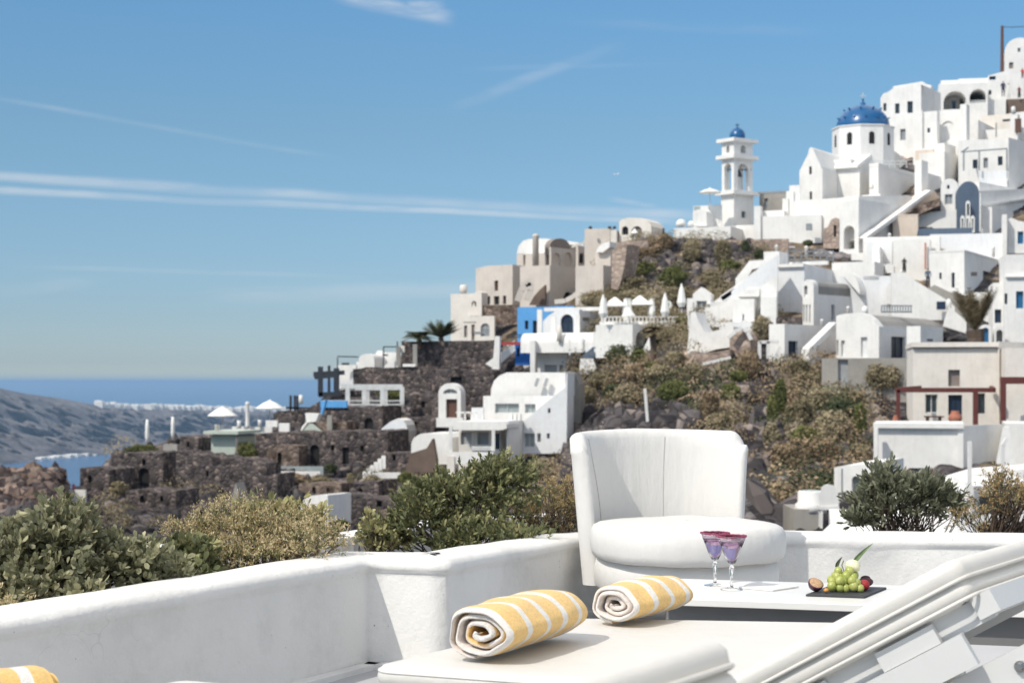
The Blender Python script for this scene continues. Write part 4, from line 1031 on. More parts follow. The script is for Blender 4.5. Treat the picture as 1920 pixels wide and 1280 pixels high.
h.box(1862, 1883, 1884, 530, 640, L=[(1865, 580, 1877.5, 605, 'n')], dd=2); h.poly(archface(1838, 1858, 650, 616, 608), 'L', 1858, dd=-2, depth=2, L=[(1842, 614, 1854, 648, 'V')]); h.poly(archface(1864, 1884, 650, 618, 611), 'L', 1884, dd=-2, depth=2, L=[(1868, 618, 1880, 646, 'A')])
h = House('ramp_wall', 'bright white diagonal stair parapet beneath the two walkers', 'wall', 1780, 620, th=8, dd=-2)
h.poly([(1672, 600), (1672, 512), (1690, 510), (1775, 562), (1790, 575), (1790, 600)], 'L', 1790, depth=1.2); h.poly([(1742, 540), (1752, 534), (1800, 556), (1808, 600), (1790, 600)], 'L', 1808, dd=4, depth=3, mat=CNC, name='stair'); h.box(1757, 1773, 1776, 565, 580, mat=NVY, dd=-1, drop=0, dr=.5, name='gate'); h.lathe(1779, [(5, 580), (5, 566), (2, 560)], 'finial', WHT, 10, dd=-1)
h.poly([(1780, 575), (1812, 602), (1812, 625), (1770, 612)], 'L', 1812, dd=-2, depth=1)

h = House('white_house', 'plain white wall and stacked blocks below the double panel terrace at the right', 'house', 1800, 300, th=30, dd=-1)
h.box(1771, 1798, 1830, 262, 345); h.box(1795, 1810, 1836, 300, 350, dd=-2); h.box(1815, 1960, 1962, 236, 262, dd=3)
h = House('white_house', 'white blocks and little chimney at the right edge under the brown planter', 'house', 1925, 262, th=38, dd=0)
h.box(1893, 1925, 1960, 209, 262, L=[(1905, 222, 1912, 248, 'r')]); h.lathe(1900, [(4, 212), (4, 203), (2.5, 200)], 'chimney', WHT, 8, dd=1)
h = House('white_house', 'white stepped parapets between the slate facade and the blue framed window house', 'house', 1850, 440, th=35, dd=1)
h.box(1838, 1860, 1900, 388, 445); h.box(1820, 1842, 1880, 428, 450, dd=-1)
h = House('white_house', 'white terraces filling the gap between the corner house and the dried palm', 'house', 1850, 600, th=20, dd=2)
h.box(1790, 1850, 1862, 548, 600); h.box(1800, 1870, 1884, 575, 625, dd=-2); h.box(1770, 1800, 1812, 580, 640, dd=-3); h.poly([(1745, 560), (1790, 546), (1812, 556), (1812, 600), (1745, 600)], 'L', 1812, depth=1, mat=CNC, name='stair')
h = House('white_house', 'white infill rooms behind the winding stairway under the rubble retaining wall', 'house', 1560, 500, th=22, dd=6)
h.box(1480, 1560, 1600, 472, 500); h.box(1596, 1620, 1640, 474, 520, dd=-3); h.box(1466, 1490, 1500, 462, 480, dd=2)
h = House('white_house', 'small white shed with blue door between the stair street and grey vaults', 'house', 1600, 590, th=30, dd=2)
h.box(1571, 1600, 1640, 556, 600, L=[(1580, 572, 1587, 592, 'b')]); h.box(1606, 1618, 1626, 548, 575, dd=3)
h = House('white_stair', 'white zigzag stair parapets between the cube house and the curved buttress', 'stair', 1440, 640, th=12, dd=-1)
for i_ in range(7): h.box(1378 + i_ * 8, 1387 + i_ * 8, 1389 + i_ * 8, 640 - i_ * 5, 660 - i_ * 5, dd=i_ * .4, dr=1, drop=.8, name='step')
# ---- stair street and houses in the middle
h = House('white_house', 'white house with grey barrel roof and tall pointed arch window', 'house', 1525, 610, th=42, dd=-1)
h.poly(archface(1505, 1525.5, 615, 537, 524), 'L', depth=.8, L=[(1507.5, 535, 1514, 557, 'V'), (1506, 571, 1509, 604, 'v'), (1511, 571, 1514.5, 604, 'v'), (1517, 571, 1520, 604, 'v')], name='gable_wall')
h.poly(archface(1506, 1525, 551, 539, 526.5), 'L', depth=15, dd=.3, mat=GRF, name='roof'); h.box(1506, 1525, 1612, 551, 612, Rh=[(1559, 571, 1565.5, 601, 'n')], dd=.25, mat=WH2)
h.poly(arcp(1571, 1612, 552, 512, a0=120) + [(1612, 552)], 'L', 1612, dd=4, depth=1, name='arched_wall')
h.lathe(1556, [(16, 615), (16, 565), (12, 558), (5, 556)], 'apse', WH2, 18, dd=7.5)
h = House('white_house', 'large white cube house with pale grey long wall and railed roof terrace', 'house', 1508, 598, th=25, dd=3)
h.box(1457, 1508, 1650, 494, 600, mat=WH2); h.box(1457, 1506, 1508, 494, 500, dd=-.3, dr=1, drop=0, name='coping'); h.box(1432, 1461, 1478, 471, 520, dd=3); h.box(1560, 1640, 1660, 490, 520, dd=8)
h.bars([(1478, 471, 1560, 471), (1478, 479, 1560, 479), (1478, 487, 1560, 487)] + [(x, 469, x, 494) for x in range(1478, 1565, 12)], .09, 'railing', GRM, dd=2); h.box(1480, 1552, 1554, 489, 496, dd=1, dr=1, drop=0)
h.box(1618, 1648, 1650, 514, 528, mat=GRM, dd=-3, dr=.4, drop=0, name='awning') if 0 else None
h = House('white_house', 'white room with dark vent panel and small arch above the grey vault roofs', 'house', 1670, 600, th=12, dd=1)
h.box(1573, 1687, 1690, 517, 600, L=[(1619, 516, 1648, 525, 'g')], mat=WH2, dr=6); h.poly(archface(1663, 1680, 570, 540, 530), 'L', 1680, dd=-1.5, depth=1.5); h.box(1680, 1704, 1706, 549, 592, dd=-1)
h = House('stair_street', 'winding white parapets of a stairway climbing left to right above the cliff', 'stairway', 1460, 610, th=10, dd=0)
h.poly([(1378, 560), (1379, 522), (1405, 489), (1434, 487), (1434, 500), (1410, 505), (1388, 545)], 'L', 1434, dd=6, depth=1); h.poly([(1322, 600), (1322, 578), (1345, 571), (1370, 561), (1387, 549), (1407, 537), (1425, 538), (1458, 508), (1458, 492), (1410, 520), (1345, 563), (1322, 576), (1318, 610), (1458, 610), (1458, 560)][:1] + [(1322, 572), (1350, 560), (1375, 543), (1410, 512), (1458, 478), (1458, 610), (1322, 610)], 'L', 1458, dd=3, depth=2, mat=WH2)
h.poly([(1322, 612), (1322, 579), (1345, 572), (1370, 562), (1387, 550), (1407, 538), (1426, 539), (1440, 528), (1458, 514), (1458, 612)], 'L', 1458, dd=-1, depth=1.6, mat=WHT, name='parapet')
h.box(1340, 1378, 1379, 565, 569, dd=3, name='step', dr=1); h.bars([(1340, 570, 1378, 545, 4), (1352, 560, 1404, 524, 4)], .5, 'coping', WHT)
h = House('white_house', 'bright white cube at the foot of the winding stair parapet', 'house', 1414, 612, th=16, dd=-2)
h.box(1374, 1414, 1428, 560, 612, L=[(1392, 589, 1395, 601, 'g')]); h.box(1426, 1456, 1458, 556, 612, dd=-.5, L=[(1441, 534, 1445, 556, 'x')][:0]); h.box(1300, 1376, 1380, 604, 640, dd=-1, L=[(1356, 620, 1370, 631, 'v'), (1332, 613, 1348, 640, 'a')]); h.box(1370, 1412, 1420, 603, 625, dd=-2, mat=WH2)
h = House('white_gatehouse', 'small white gable with sky blue gate left of the stairway', 'gatehouse', 1332, 590, th=14, dd=0)
h.poly([(1299, 600), (1299, 551), (1315, 538), (1332, 551), (1332, 600)], 'L', depth=3, L=[(1306, 564, 1325, 582, 'g')]); h.box(1288, 1300, 1301, 559, 600, dd=.5, name='wing_wall'); h.poly([(1284, 600), (1299, 566), (1300, 600)], 'L', 1300, dd=-1, depth=1)
h = House('curved_wall', 'white buttress wall sweeping down in a curve at the cliff edge', 'wall', 1375, 655, th=18, dd=-2)
h.poly([(1288, 662), (1295, 586), (1303, 584), (1312, 606), (1322, 624), (1340, 620), (1375, 612), (1375, 650), (1340, 655), (1310, 666)], 'L', depth=4); pass
h = House('stone_arch', 'pinkish stone gable arch with white coping built into the cliff', 'stone arch', 1407, 672, th=18, mat=PST, dd=-2)
h.poly([(1368, 690), (1368, 632), (1380, 622), (1392, 618), (1400, 624), (1407, 636), (1407, 690)], 'L', depth=4); h.bars([(1366, 632, 1380, 620), (1380, 620, 1392, 616), (1392, 616, 1401, 622), (1401, 622, 1408, 637)], .3, 'coping', WHT, dd=-.2)
h.poly([(1298, 700), (1298, 664), (1340, 660), (1368, 655), (1368, 700)], 'L', 1368, dd=-1, depth=2, name='retaining_wall'); h.bars([(1318, 682, 1370, 670, -2.0)], .22, 'ledge', WHT)
h = House('white_house', 'white cube house with dark door and stair parapet left of the vaulted one', 'house', 1471, 676, th=38, dd=-2)
h.box(1442, 1471, 1572, 607, 690, Rh=[(1478, 639, 1496, 672, 'n')], drop=1); h.poly([(1517, 690), (1517, 654), (1523, 648), (1568, 604), (1574, 604), (1574, 612), (1530, 652), (1530, 690)], 'R', 1517, D=h.D - 1.3, depth=.7, name='stair_parapet'); h.box(1455, 1503, 1504, 594, 603, dd=5, mat=LAVA, dr=1, name='rubble_coping')
h.bars([(1424, 640, 1424, 672, -1), (1440, 640, 1440, 672, -1), (1424, 641, 1460, 641, -1), (1448, 672, 1463, 650, -1), (1454, 672, 1463, 660, -1)], .25, 'railing', WHT)
h = House('white_house', 'white house with broad curved grey roof, double dark door and tall window', 'house', 1648, 674, th=36, dd=-3)
h.poly([(1568, 690), (1568, 592), (1584, 588), (1612, 586), (1626, 590), (1638, 599), (1648, 612), (1648, 690)], 'L', depth=1, L=[(1568.6, 637, 1572, 666, 'n'), (1577, 638, 1584, 668, 'n'), (1614, 632, 1626, 669, 'n')], name='gable_wall')
h.poly([(1575, 612), (1584, 590), (1612, 588.5), (1626, 592), (1638, 601), (1647, 613)], 'L', depth=15, dd=.4, mat=GRF, name='roof'); h.box(1570, 1648, 1725, 611, 690, Rh=[(1671, 631, 1697, 671, 'n')], dd=.3, mat=WH2, drop=1)
h.box(1700, 1726, 1768, 611, 680, dd=-1, L=[]); h.box(1738, 1748, 1749, 635, 640, mat=BLK, dd=-2.5, dr=.3, drop=0, name='vent')
h.lathe(1622, [(6, 588), (6, 578), (3, 574)], 'chimney', WHT, 10, dd=4); h.bars([(1653, 573, 1710, 573, 6), (1653, 585, 1710, 585, 6)] + [(x, 573, x, 586, 6) for x in range(1653, 1712, 5)], .1, 'railing', GRM)
h = House('retaining_wall', 'grey concrete retaining wall with dark gate under the white houses', 'wall', 1712, 738, th=10, mat=CNC, dd=-2)
h.box(1541, 1712, 1714, 671, 745, dr=2, L=[(1570, 669.9, 1591, 724, 'g')] if 0 else [(1571, 674, 1590, 722, 's')], drop=.5)

h = House('white_house', 'row of tiny shuttered openings and a blue door along the winding stair wall', 'house', 1457, 600, th=10, dd=-4.5)
h.poly([(1426, 604), (1426, 546), (1457, 544), (1457, 604)], 'L', depth=3, L=[(1433, 556, 1438, 576, 'g'), (1444, 560, 1452, 588, 'b')])
h.poly([(1384, 556), (1384, 546), (1424, 540), (1424, 556)], 'L', 1424, depth=1, dd=1, name='coping')
h = House('white_wall', 'white scalloped parapet with three small arches below the railed cube house', 'wall', 1500, 548, th=25, dd=-5)
h.poly([(1466, 552), (1466, 528), (1472, 524), (1480, 528), (1488, 524), (1496, 528), (1500, 524), (1500, 552)], 'L', depth=.6, L=[(1469, 534, 1475, 548, 'O'), (1481, 534, 1487, 548, 'O'), (1492, 534, 1497, 548, 'O')])
# ---- cream house with pergola and the white house under it
h = House('cream_house', 'large flat roofed cream house with maroon timber pergola on its terrace', 'house', 1872, 797, D=116, th=10, mat=CRM)
h.box(1712, 1872, 1880, 650, 800, L=[(1778, 693, 1800, 724, 't'), (1735, 739, 1758, 774, 'w'), (1778, 740, 1804, 778, 'n'), (1834, 737, 1847, 775, 'w')], dr=8, drop=2)
h.box(1710, 1873, 1882, 641, 650, dd=-.3, dr=8, drop=0, name='cornice'); h.box(1712, 1871, 1873, 650, 652, mat=SHD, dd=-.2, dr=.3, drop=0, name='moulding')
h.setth(40); h.box(1871, 1873, 1975, 640, 800, dd=-.2); h.setth(10); h.box(1885, 1960, 1965, 652, 707, dd=-3, mat=CRM)
pg = [(1681, 731, 1864, 731, -3.6), (1681, 731, 1725, 727, -3.6, -.3), (1864, 731, 1858, 727, -3.6, -.3)]
h.bars(pg, .22, 'pergola_beam', MRN, h=.30); h.bars([(1684, 731, 1684, 796, -3.6)], .22, 'pergola_post', MRN); h.bars([(1829, 731, 1829, 796, -3.6)], .28, 'pergola_post', MRN)
h.bars([(1690, 729, 1860, 729, -2.2)], .12, 'pergola_slat', MRN)
h.bars([(1876, 713, 1960, 713, -4.5)], .25, 'porch_beam', MRN, h=.45); h.bars([(1881, 715, 1881, 803, -4.5)], .3, 'porch_post', MRN); h.lathe(1893, [(8, 795), (8, 760), (6, 745), (1, 738)], 'round_door', BRN, 14, dd=-1)
h = House('white_house', 'broad white house with moulded cornice under the pergola terrace', 'house', 1806, 898, D=104, th=14)
h.setth(40); h.box(1804, 1806, 1902, 798, 900, dd=.1); h.setth(14); h.box(1640, 1806, 1807, 806, 900, L=[(1704, 877, 1739, 897, 'p'), (1749, 878, 1777, 897, 'p')], drop=3); h.box(1637, 1807, 1808, 794, 803, dd=-.3, drop=0, name='cornice'); h.box(1639, 1806.5, 1807, 803, 806, dd=-.1, drop=0, name='moulding', mat=WH2)
h.box(1638, 1646, 1647, 803, 900, dd=-.35, dr=.4, name='pilaster'); h.box(1796, 1806.3, 1807, 812, 900, dd=-.35, dr=.4, name='pilaster'); h.poly([(1868, 870), (1882, 800), (1892, 800), (1904, 868)], 'L', 1904, dd=-1, depth=1, name='buttress'); h.box(1886, 1990, 1992, 794, 870, dd=1)
def pot(px, yb, r, hpx, D, label, mat=TER, name='clay_pot', cat='pot'):
    k = D / F; m = MB(); b = W(px, yb, D); m.lathe(b, [(r * .6 * k, 0), (r * k, hpx * .35 * k), (r * .95 * k, hpx * .6 * k), (r * .55 * k, hpx * .9 * k), (r * .62 * k, hpx * k)], 16)
    return tag(m.obj(name, mat, smooth=True), label, cat)
pot(1791, 794, 13, 24, 110.6, 'big terracotta pot on the terrace before the dark door of the cream house')
pot(1679, 795, 6, 17, 110.8, 'small round terracotta pot at the left pergola post')
m = MB(); b_ = W(1752, 794, 110.6); 
for dx in (-.45, .35): m.box(b_.x + dx - .04, b_.y - .3, b_.z, b_.x + dx + .04, b_.y + .3, b_.z + .45)
m.box(b_.x - .6, b_.y - .35, b_.z + .42, b_.x + .55, b_.y + .35, b_.z + .5); tag(m.obj('bench', BRN), 'small brown wooden bench under the maroon pergola', 'bench')

# ---- white terraces bottom right
h = House('white_house', 'low white house with arched window right of the scrub cliff', 'house', 1640, 960, D=82, th=24)
h.poly([(1564, 990), (1564, 876), (1585, 872), (1640, 869), (1640, 990)], 'L', depth=6, L=[(1597, 892, 1612, 930, 'P')]); h.bars([(1579, 878, 1579, 952, -2.2)], .06, 'pipe', GRM)
h = House('white_terrace', 'bright white sunken terraces with thin poles at the right behind the shrubs', 'terrace', 1800, 990, D=72, th=8)
h.poly([(1740, 1005), (1752, 925), (1790, 900), (1840, 885), (1960, 876), (1960, 1005)], 'L', 1960, depth=3, dd=6); h.box(1770, 1960, 1962, 918, 935, dd=2, mat=WH2, dr=2); h.box(1826, 1960, 1962, 912, 1000, dd=0, L=[(1836, 930, 1900, 965, 'a')], mat=WHT); h.box(1660, 1830, 1832, 940, 1010, dd=3)
h.bars([(1818, 827, 1818, 940, 0)], .12, 'pole', WHT); h.bars([(1880, 835, 1880, 940, 0), (1880, 835, 1888, 822, 0)], .12, 'pole', WHT)
h = House('white_dome', 'smooth bright white dome shaped roof just behind the planter wall', 'dome', 1680, 1010, D=30, th=10)
h.lathe(1690, [(185, 1120), (170, 1040), (150, 1003), (122, 975), (88, 958), (50, 950), (1, 948)], 'roof', WHT, 48, D=30)
h.box(1560, 1640, 1650, 1000, 1050, D=31)
t = empty('plunge_pool', W(1508, 955, 45), 'round white plunge pool on a grey stone block at the cliff foot', 'pool')
class _T: pass
k = 45 / F
m = MB(); m.lathe((W(1520, 0, 45).x, 45, 0), [(30 * k, EYE + (HY - 960) * k), (29 * k, EYE + (HY - 945) * k), (24 * k, EYE + (HY - 940) * k), (24 * k, EYE + (HY - 922) * k), (22 * k, EYE + (HY - 919.5) * k), (20 * k, EYE + (HY - 920) * k), (19 * k, EYE + (HY - 921) * k)], 28); m.obj('basin', WHT, t, True)
m = MB(); c_ = W(1520, 920.6, 45); m.lathe(c_, [(19.4 * k, -.02), (19.2 * k, .008)], 28); m.obj('pool_surface', plain('pool_blue', (.10, .38, .42), .1), t)
m = MB(); a_ = W(1484, 1000, 45); b_ = W(1536, 952, 45); m.box(a_.x, 44.6, a_.z - .6, b_.x, 46.4, b_.z); m.obj('block', CNC, t)
t = empty('garden_chair', W(1552, 985, 40), 'white plastic garden chair seen from behind near the plunge pool', 'chair'); k = 40 / F
def GP(px, py, dy=0): p = W(px, py, 40); return Vector((p.x, p.y + dy, p.z))
m = MB(); outl = [GP(1538, 950), GP(1537, 925), GP(1542, 912), GP(1552, 907), GP(1564, 910), GP(1571, 920), GP(1573, 948)]; ou2 = [p + Vector((0, .05, 0)) for p in outl]; n_ = len(outl)
m.add(outl + ou2, [tuple(range(n_)), tuple(range(n_, 2 * n_))[::-1]] + [(i, (i + 1) % n_, n_ + (i + 1) % n_, n_ + i) for i in range(n_)]); m.obj('backrest', WHT, t)
m = MB(); m.box(GP(1538, 952).x, 39.95, GP(0, 955).z, GP(1573, 950).x, 40.45, GP(0, 949).z); m.obj('seat', WHT, t)
for px, dy in ((1540, 0), (1571, .05), (1543, .42), (1568, .42)):
    m = MB(); m.bar(GP(px, 990, dy), GP(px + (1 if px < 1550 else -1), 952, dy), .05); m.obj('leg', WHT, t)

for i_, (x_, y_, t_) in enumerate([(1741, 449, 'below the slate facade'), (1668, 446, 'behind the long parapet'), (1541, 607, 'on the grey vault wall'), (1590, 583, 'on the broad grey roof'), (1690, 515, 'over the vent panel room'), (1862, 470, 'on the corner house'), (1512, 470, 'by the railed roof'), (1456, 468, 'on the stair top'), (1740, 205, 'on the small wedged room'), (1812, 194, 'by the round arches')]):
    D_ = DT(x_, y_ + 20) - 2; k_ = D_ / F; m = MB(); m.lathe(W(x_, y_ + 3, D_), [(3.2 * k_, -.5), (3 * k_, 8 * k_), (3.6 * k_, 9 * k_), (3.4 * k_, 10 * k_), (1.2 * k_, 12 * k_)], 10); tag(m.obj('chimney', WHT, smooth=True), 'little white round chimney ' + t_, 'chimney', 'little white chimneys')
h = House('retaining_wall', 'rough stone retaining wall at the right side of the big vaulted house', 'wall', 1088, 800, th=14, mat=CNC)
h.poly([(1060, 810), (1060, 697), (1078, 697), (1086, 720), (1090, 810)], 'L', 1090, depth=2)
for i_, (x0, x1, y0, y1, hl, lb) in enumerate([
    (500, 560, 838, 874, [(520, 848, 528, 870, 'O')], 'broken stone ruin in front of the long arched lava house, left end'), (150, 205, 880, 925, [(165, 892, 172, 905, 'o')], 'low crumbling ruin at the foot of the arched hill ruin'),
    (338, 372, 820, 850, [(350, 828, 355, 838, 'o')], 'stone stump beside the steps left of the green house'), (560, 640, 905, 935, [(585, 912, 592, 925, 'O'), (612, 914, 617, 922, 'o')], 'low stone retaining ruin under the pool terrace'),
    (655, 710, 905, 945, [(672, 915, 680, 935, 'O')], 'small ruin with an arched hole right of the cypress shrub'), (760, 815, 782, 815, [(775, 790, 782, 802, 'O')], 'dark ruin between the white half dome and white gate'),
    (395, 450, 860, 890, [(410, 868, 416, 878, 'o')], 'stone wall fragment below the pale green house'), (770, 822, 740, 782, [(790, 752, 797, 764, 'o')], 'rough stone wall left of the white arched gate'),
    (860, 905, 700, 745, [(875, 712, 882, 722, 'o')], 'stone ruin right of the white gate under the ridge'), (595, 650, 792, 812, [], 'low stub wall in front of the pergola house'),
    (235, 330, 920, 955, [(262, 928, 270, 942, 'O'), (300, 930, 306, 940, 'o')], 'rubble ruin below the hill ruin left of centre'), (340, 420, 950, 985, [(372, 958, 380, 975, 'O')], 'ruined wall just above the tan shrub'),
    (700, 760, 960, 1000, [(722, 968, 730, 984, 'O')], 'dark stone wall peeking above the tall green shrub left side'), (455, 520, 890, 925, [(478, 898, 486, 912, 'O')], 'stone ruin under the yellow green tree')]):
    hh = House('stone_ruin', lb, 'ruin', x1, y1, th=10 + (i_ * 7) % 22, mat=LAVA if i_ % 3 else BST, dd=-1.5, group='lava stone ruins on the left slope')
    hh.poly(rag(x0, x1, y0, y0 + (i_ % 4) * 2 - 3, y1 + 12, 30 + i_, 7, 3.5), 'L', depth=3 + i_ % 3, L=hl)
# ---- greige complex on the ridge
h = House('cream_house', 'narrow cream house with small chimney at the left end of the ridge', 'house', 892, 640, th=20, mat=CRM, dd=1)
h.box(845, 890, 892, 550, 645, drop=2); h.box(867, 927, 929, 592, 640, L=[(901, 606, 918, 631, 'G'), (870, 610, 876, 632, 't'), (884, 608, 890, 638, 't')], dd=-2, drop=1); h.box(869, 892, 893, 603, 605, mat=SHD, dd=-2.4, dr=.3, drop=0, name='lintel'); h.lathe(869, [(7, 552), (7, 537), (5, 534)], 'chimney', CRM, 8, dd=2); h.poly([(880, 560), (888, 550), (896, 545), (903, 548), (903, 592), (880, 592)], 'L', 903, dd=-.5, depth=2, L=[(884, 564, 893, 574, 'O')])
h.box(868, 970, 971, 571, 592, mat=BST, dd=-1.6, dr=2, name='stone_wall', drop=1)
h = House('greige_house', 'tall greige house with three small doors on the left of the ridge complex', 'house', 961, 590, th=32, mat=GRG, dd=0)
h.poly([(892, 600), (892, 503), (915, 498), (961, 496), (961, 600)], 'L', depth=9, L=[(927, 526, 934, 545, 'r'), (912, 555, 919, 571, 'o'), (926, 555, 936, 571, 'o'), (943, 554, 949, 570, 'o')], rh=[])
h = House('greige_house', 'middle greige block with swooping terrace arches above the blue house', 'house', 1031, 580, th=34, mat=GRG, dd=-3)
h.box(975, 1031, 1082, 497, 580, Rh=[(1056, 547, 1074, 569, 'O')], drop=2); h.poly([(992, 572), (1000, 557), (1012, 543), (1022, 534), (1022, 572)], 'L', 1022, dd=-.6, depth=.3, mat=BRO, name='arched_gate')  # thin brown panel set in front of the block wall
h.bars([(970, 565, 977, 545), (977, 545, 985, 532), (985, 532, 995, 530), (995, 530, 995, 545), (995, 545, 988, 562)], .7, 'curved_rib', GRG, dd=-2); h.bars([(1040, 566, 1060, 564), (1060, 564, 1074, 556), (1074, 556, 1086, 546)], .5, 'ledge', CRM, dd=-3)
h = House('greige_house', 'greige block with small quarter round vault at the right of the ridge complex', 'house', 1131, 560, th=28, mat=GRG, dd=-1)
h.box(1079, 1131, 1148, 497, 570, drop=2); h.poly([(1116, 500), (1116, 474), (1121, 464), (1131, 457), (1145, 454), (1145, 500)], 'L', 1145, depth=4, dd=3); h.poly([(1117, 473), (1122, 463), (1131, 456), (1143, 453), (1143, 463), (1130, 473)], 'L', 1143, depth=3.4, dd=2.4, mat=WHT, name='vault_roof')
h = House('vaulted_house', 'greige house with bright white barrel roof and tall round chimney', 'house', 1024, 502, th=36, mat=GRG, dd=8)
h.box(969, 1024, 1082, 474, 505, L=[(981, 478, 985, 497, 't')], drop=1, Rh=[])
h.poly([(969, 476), (972, 462), (980, 452), (990, 448), (1022, 447), (1036, 449), (1048, 456), (1040, 470), (1032, 475)], 'L', 1048, dd=2, depth=6, mat=WHT, name='vault_roof')
h.poly(archface(1031, 1068, 478, 462, 447), 'R', 1031, D=h.D - .5, depth=.8, mat=SHD, name='vault_end'); h.box(1030, 1033, 1080, 463, 500, dd=-2, Rh=[(1037, 474, 1051, 497, 'O'), (1057, 473, 1073, 496, 'O')]); h.box(1080, 1084, 1100, 462, 500, dd=-1, Rh=[(1086, 474, 1096, 494, 'O')])
h.lathe(1004.5, [(6, 500), (5.6, 445), (6.6, 443), (6.6, 441), (3, 438.5)], 'chimney', GRG, 14, dd=-1.5); h.bars([(1072, 463, 1095, 455, 3), (1095, 455, 1100, 446, 3)], .3, 'awning', CRM)
h = House('greige_tower_house', 'tall plain greige block crowned with planters at the top of the ridge', 'house', 1144, 500, th=20, mat=GRG, dd=10)
h.box(1096, 1144, 1158, 428, 500); h.box(1145, 1156, 1158, 431, 466, dd=-2, mat=CRM, name='pillar', dr=1); h.box(1144, 1152, 1205, 431, 470, dd=4, mat=SHD); 
for x in (1107, 1143, 1152): h.lathe(x, [(3, 429), (3.5, 426), (2, 424)], 'planter', BLK, 8, dd=-.5)
h = House('round_roof_house', 'cream house with low rounded roof on the highest point of the ridge', 'house', 1218, 462, th=24, mat=CRM, dd=8)
h.poly([(1161, 470), (1161, 416), (1167, 411), (1180, 408), (1205, 409), (1215, 414), (1221, 424), (1221, 470)], 'L', depth=5, L=[(1166, 424, 1178, 440, 'O'), (1184, 424, 1204, 448, 'T')]); parasol(1190, 430, 437, 7, 449, 189, 'tiny folded white parasol at the foot of the round roofed cream house')
h = House('retaining_wall', 'rough pink stone buttress rising beside the greige ridge complex', 'wall', 1176, 560, th=30, mat=PST, dd=-1)
h.poly([(1146, 540), (1148, 470), (1156, 462), (1176, 458), (1172, 490), (1166, 520), (1158, 545)], 'L', depth=3); h.box(1156, 1215, 1217, 451, 460, dd=3, dr=2, drop=.2)

# ---- blue house and white houses below
h = House('blue_house', 'sky blue house with dark window and door at the centre of the village', 'house', 1036, 643, th=14, mat=BLU, dd=-2)
h.box(970, 1036, 1040, 575, 643, L=[(984, 601, 990.5, 617, 'n'), (999, 601, 1007, 640, 'n')], dr=7, drop=2); h.box(1033, 1076, 1080, 573, 600, dd=3, dr=4, drop=1); h.bars([(958, 628, 1040, 628), (958, 632, 1040, 632)], .1, 'railing', NVY, dd=-2)
h.box(940, 992, 994, 641, 646, mat=RED, dd=-3, dr=3, drop=0, name='balcony'); h.box(966, 993, 995, 646, 684, mat=DBL, dd=-1.5, drop=0, name='lower_wall', L=[(969, 652, 974, 668, 'o'), (980, 650, 986, 664, 'o')])
h = House('white_house', 'white vaulted house with dark arched door right of the blue house', 'house', 1080, 640, th=22, dd=-3)
h.poly([(1018, 645), (1018, 602), (1028, 592), (1042, 582), (1060, 579), (1086, 580), (1086, 645)], 'L', 1086, depth=1, L=[(1051, 589, 1075, 628, 'N')], name='facade', mat=WH2); h.box(1080, 1086, 1132, 582, 640, mat=WH2, dd=.2, Rh=[]); h.poly([(1092, 595), (1105, 595), (1105, 601), (1092, 601)], 'R', 1086, D=h.D + .1, depth=.1, mat=SHD, name='plaque'); h.box(1020, 1128, 1130, 575, 582, dd=3, dr=2, drop=0)
for x0, x1, y0, y1, q in ((1007, 1017, 580, 637, -2), (1033, 1043, 593, 617, -2), (1080, 1088, 590, 630, -1.5)): h.box(x0, x1 - 1, x1, y0, y1, dd=q, name='pillar', dr=.6, drop=.5)
def gazebo(px, yt, ye, r, yb, D, label):
    k = D / F; b = W(px, yb, D); o = empty('gazebo', b, label, 'gazebo', 'white terrace gazebos'); z = lambda y: EYE + (HY - y) * k
    m = MB(); m.lathe((b.x, b.y, 0), [(r * k * 1.35, z(ye + 1)), (r * k * 1.35, z(ye)), (.1, z(yt))], 4, R(38)); m.obj('canopy', CNV, o)
    for sx2 in (-1, 1):
        for sy2 in (-1, 1):
            m = MB(); p = Vector((b.x + sx2 * r * .9 * k, b.y + sy2 * r * .8 * k, b.z)); m.bar(p, (p.x, p.y, z(ye)), .16); m.obj('post', CNV, o)
            m = MB(); m.lathe((p.x, p.y, b.z + .2), [(.18, 0), (.32, .7), (.16, 1.8), (.22, 2.0)], 8); m.obj('drape', CNV, o)
    return o
gazebo(1153, 557, 573, 23, 604, 160, 'white draped gazebo, the left one of the pair on the village terrace'); gazebo(1200, 554, 571, 24, 604, 162, 'white draped gazebo, the right one of the pair on the village terrace'); parasol(1179, 578, 592, 14, 606, 157, 'small white pyramid parasol in front of and between the two gazebos')
for x, l in ((1131, 'closed white parasol at the left end of the gazebo terrace'), (1247, 'closed white parasol below the round green sign'), (1278, 'closed white parasol left of the small gabled gatehouse')):
    D = 156; k = D / F; b = W(x, 606 if x < 1200 else (603 if x < 1260 else 586), D); o = empty('closed_parasol', b, l, 'parasol', 'white parasols'); m = MB(); m.lathe(b, [(.25, .5), (.42, .9), (.25, 2.0), (.06, 2.6)], 8); m.obj('canopy', CNV, o); m = MB(); m.tube([b, b + Vector((0, 0, 2.7))], .05, 6); m.obj('pole', MTL, o)
o = empty('round_sign', W(1253, 604, 160), 'round white and green sign on a pole above the terrace', 'sign'); m = MB(); c_ = W(1253, 571, 160); vs = [c_ + Vector((.34 * math.cos(a), q, .38 * math.sin(a))) for q in (0, .06) for a in [2 * math.pi * i / 20 for i in range(20)]]
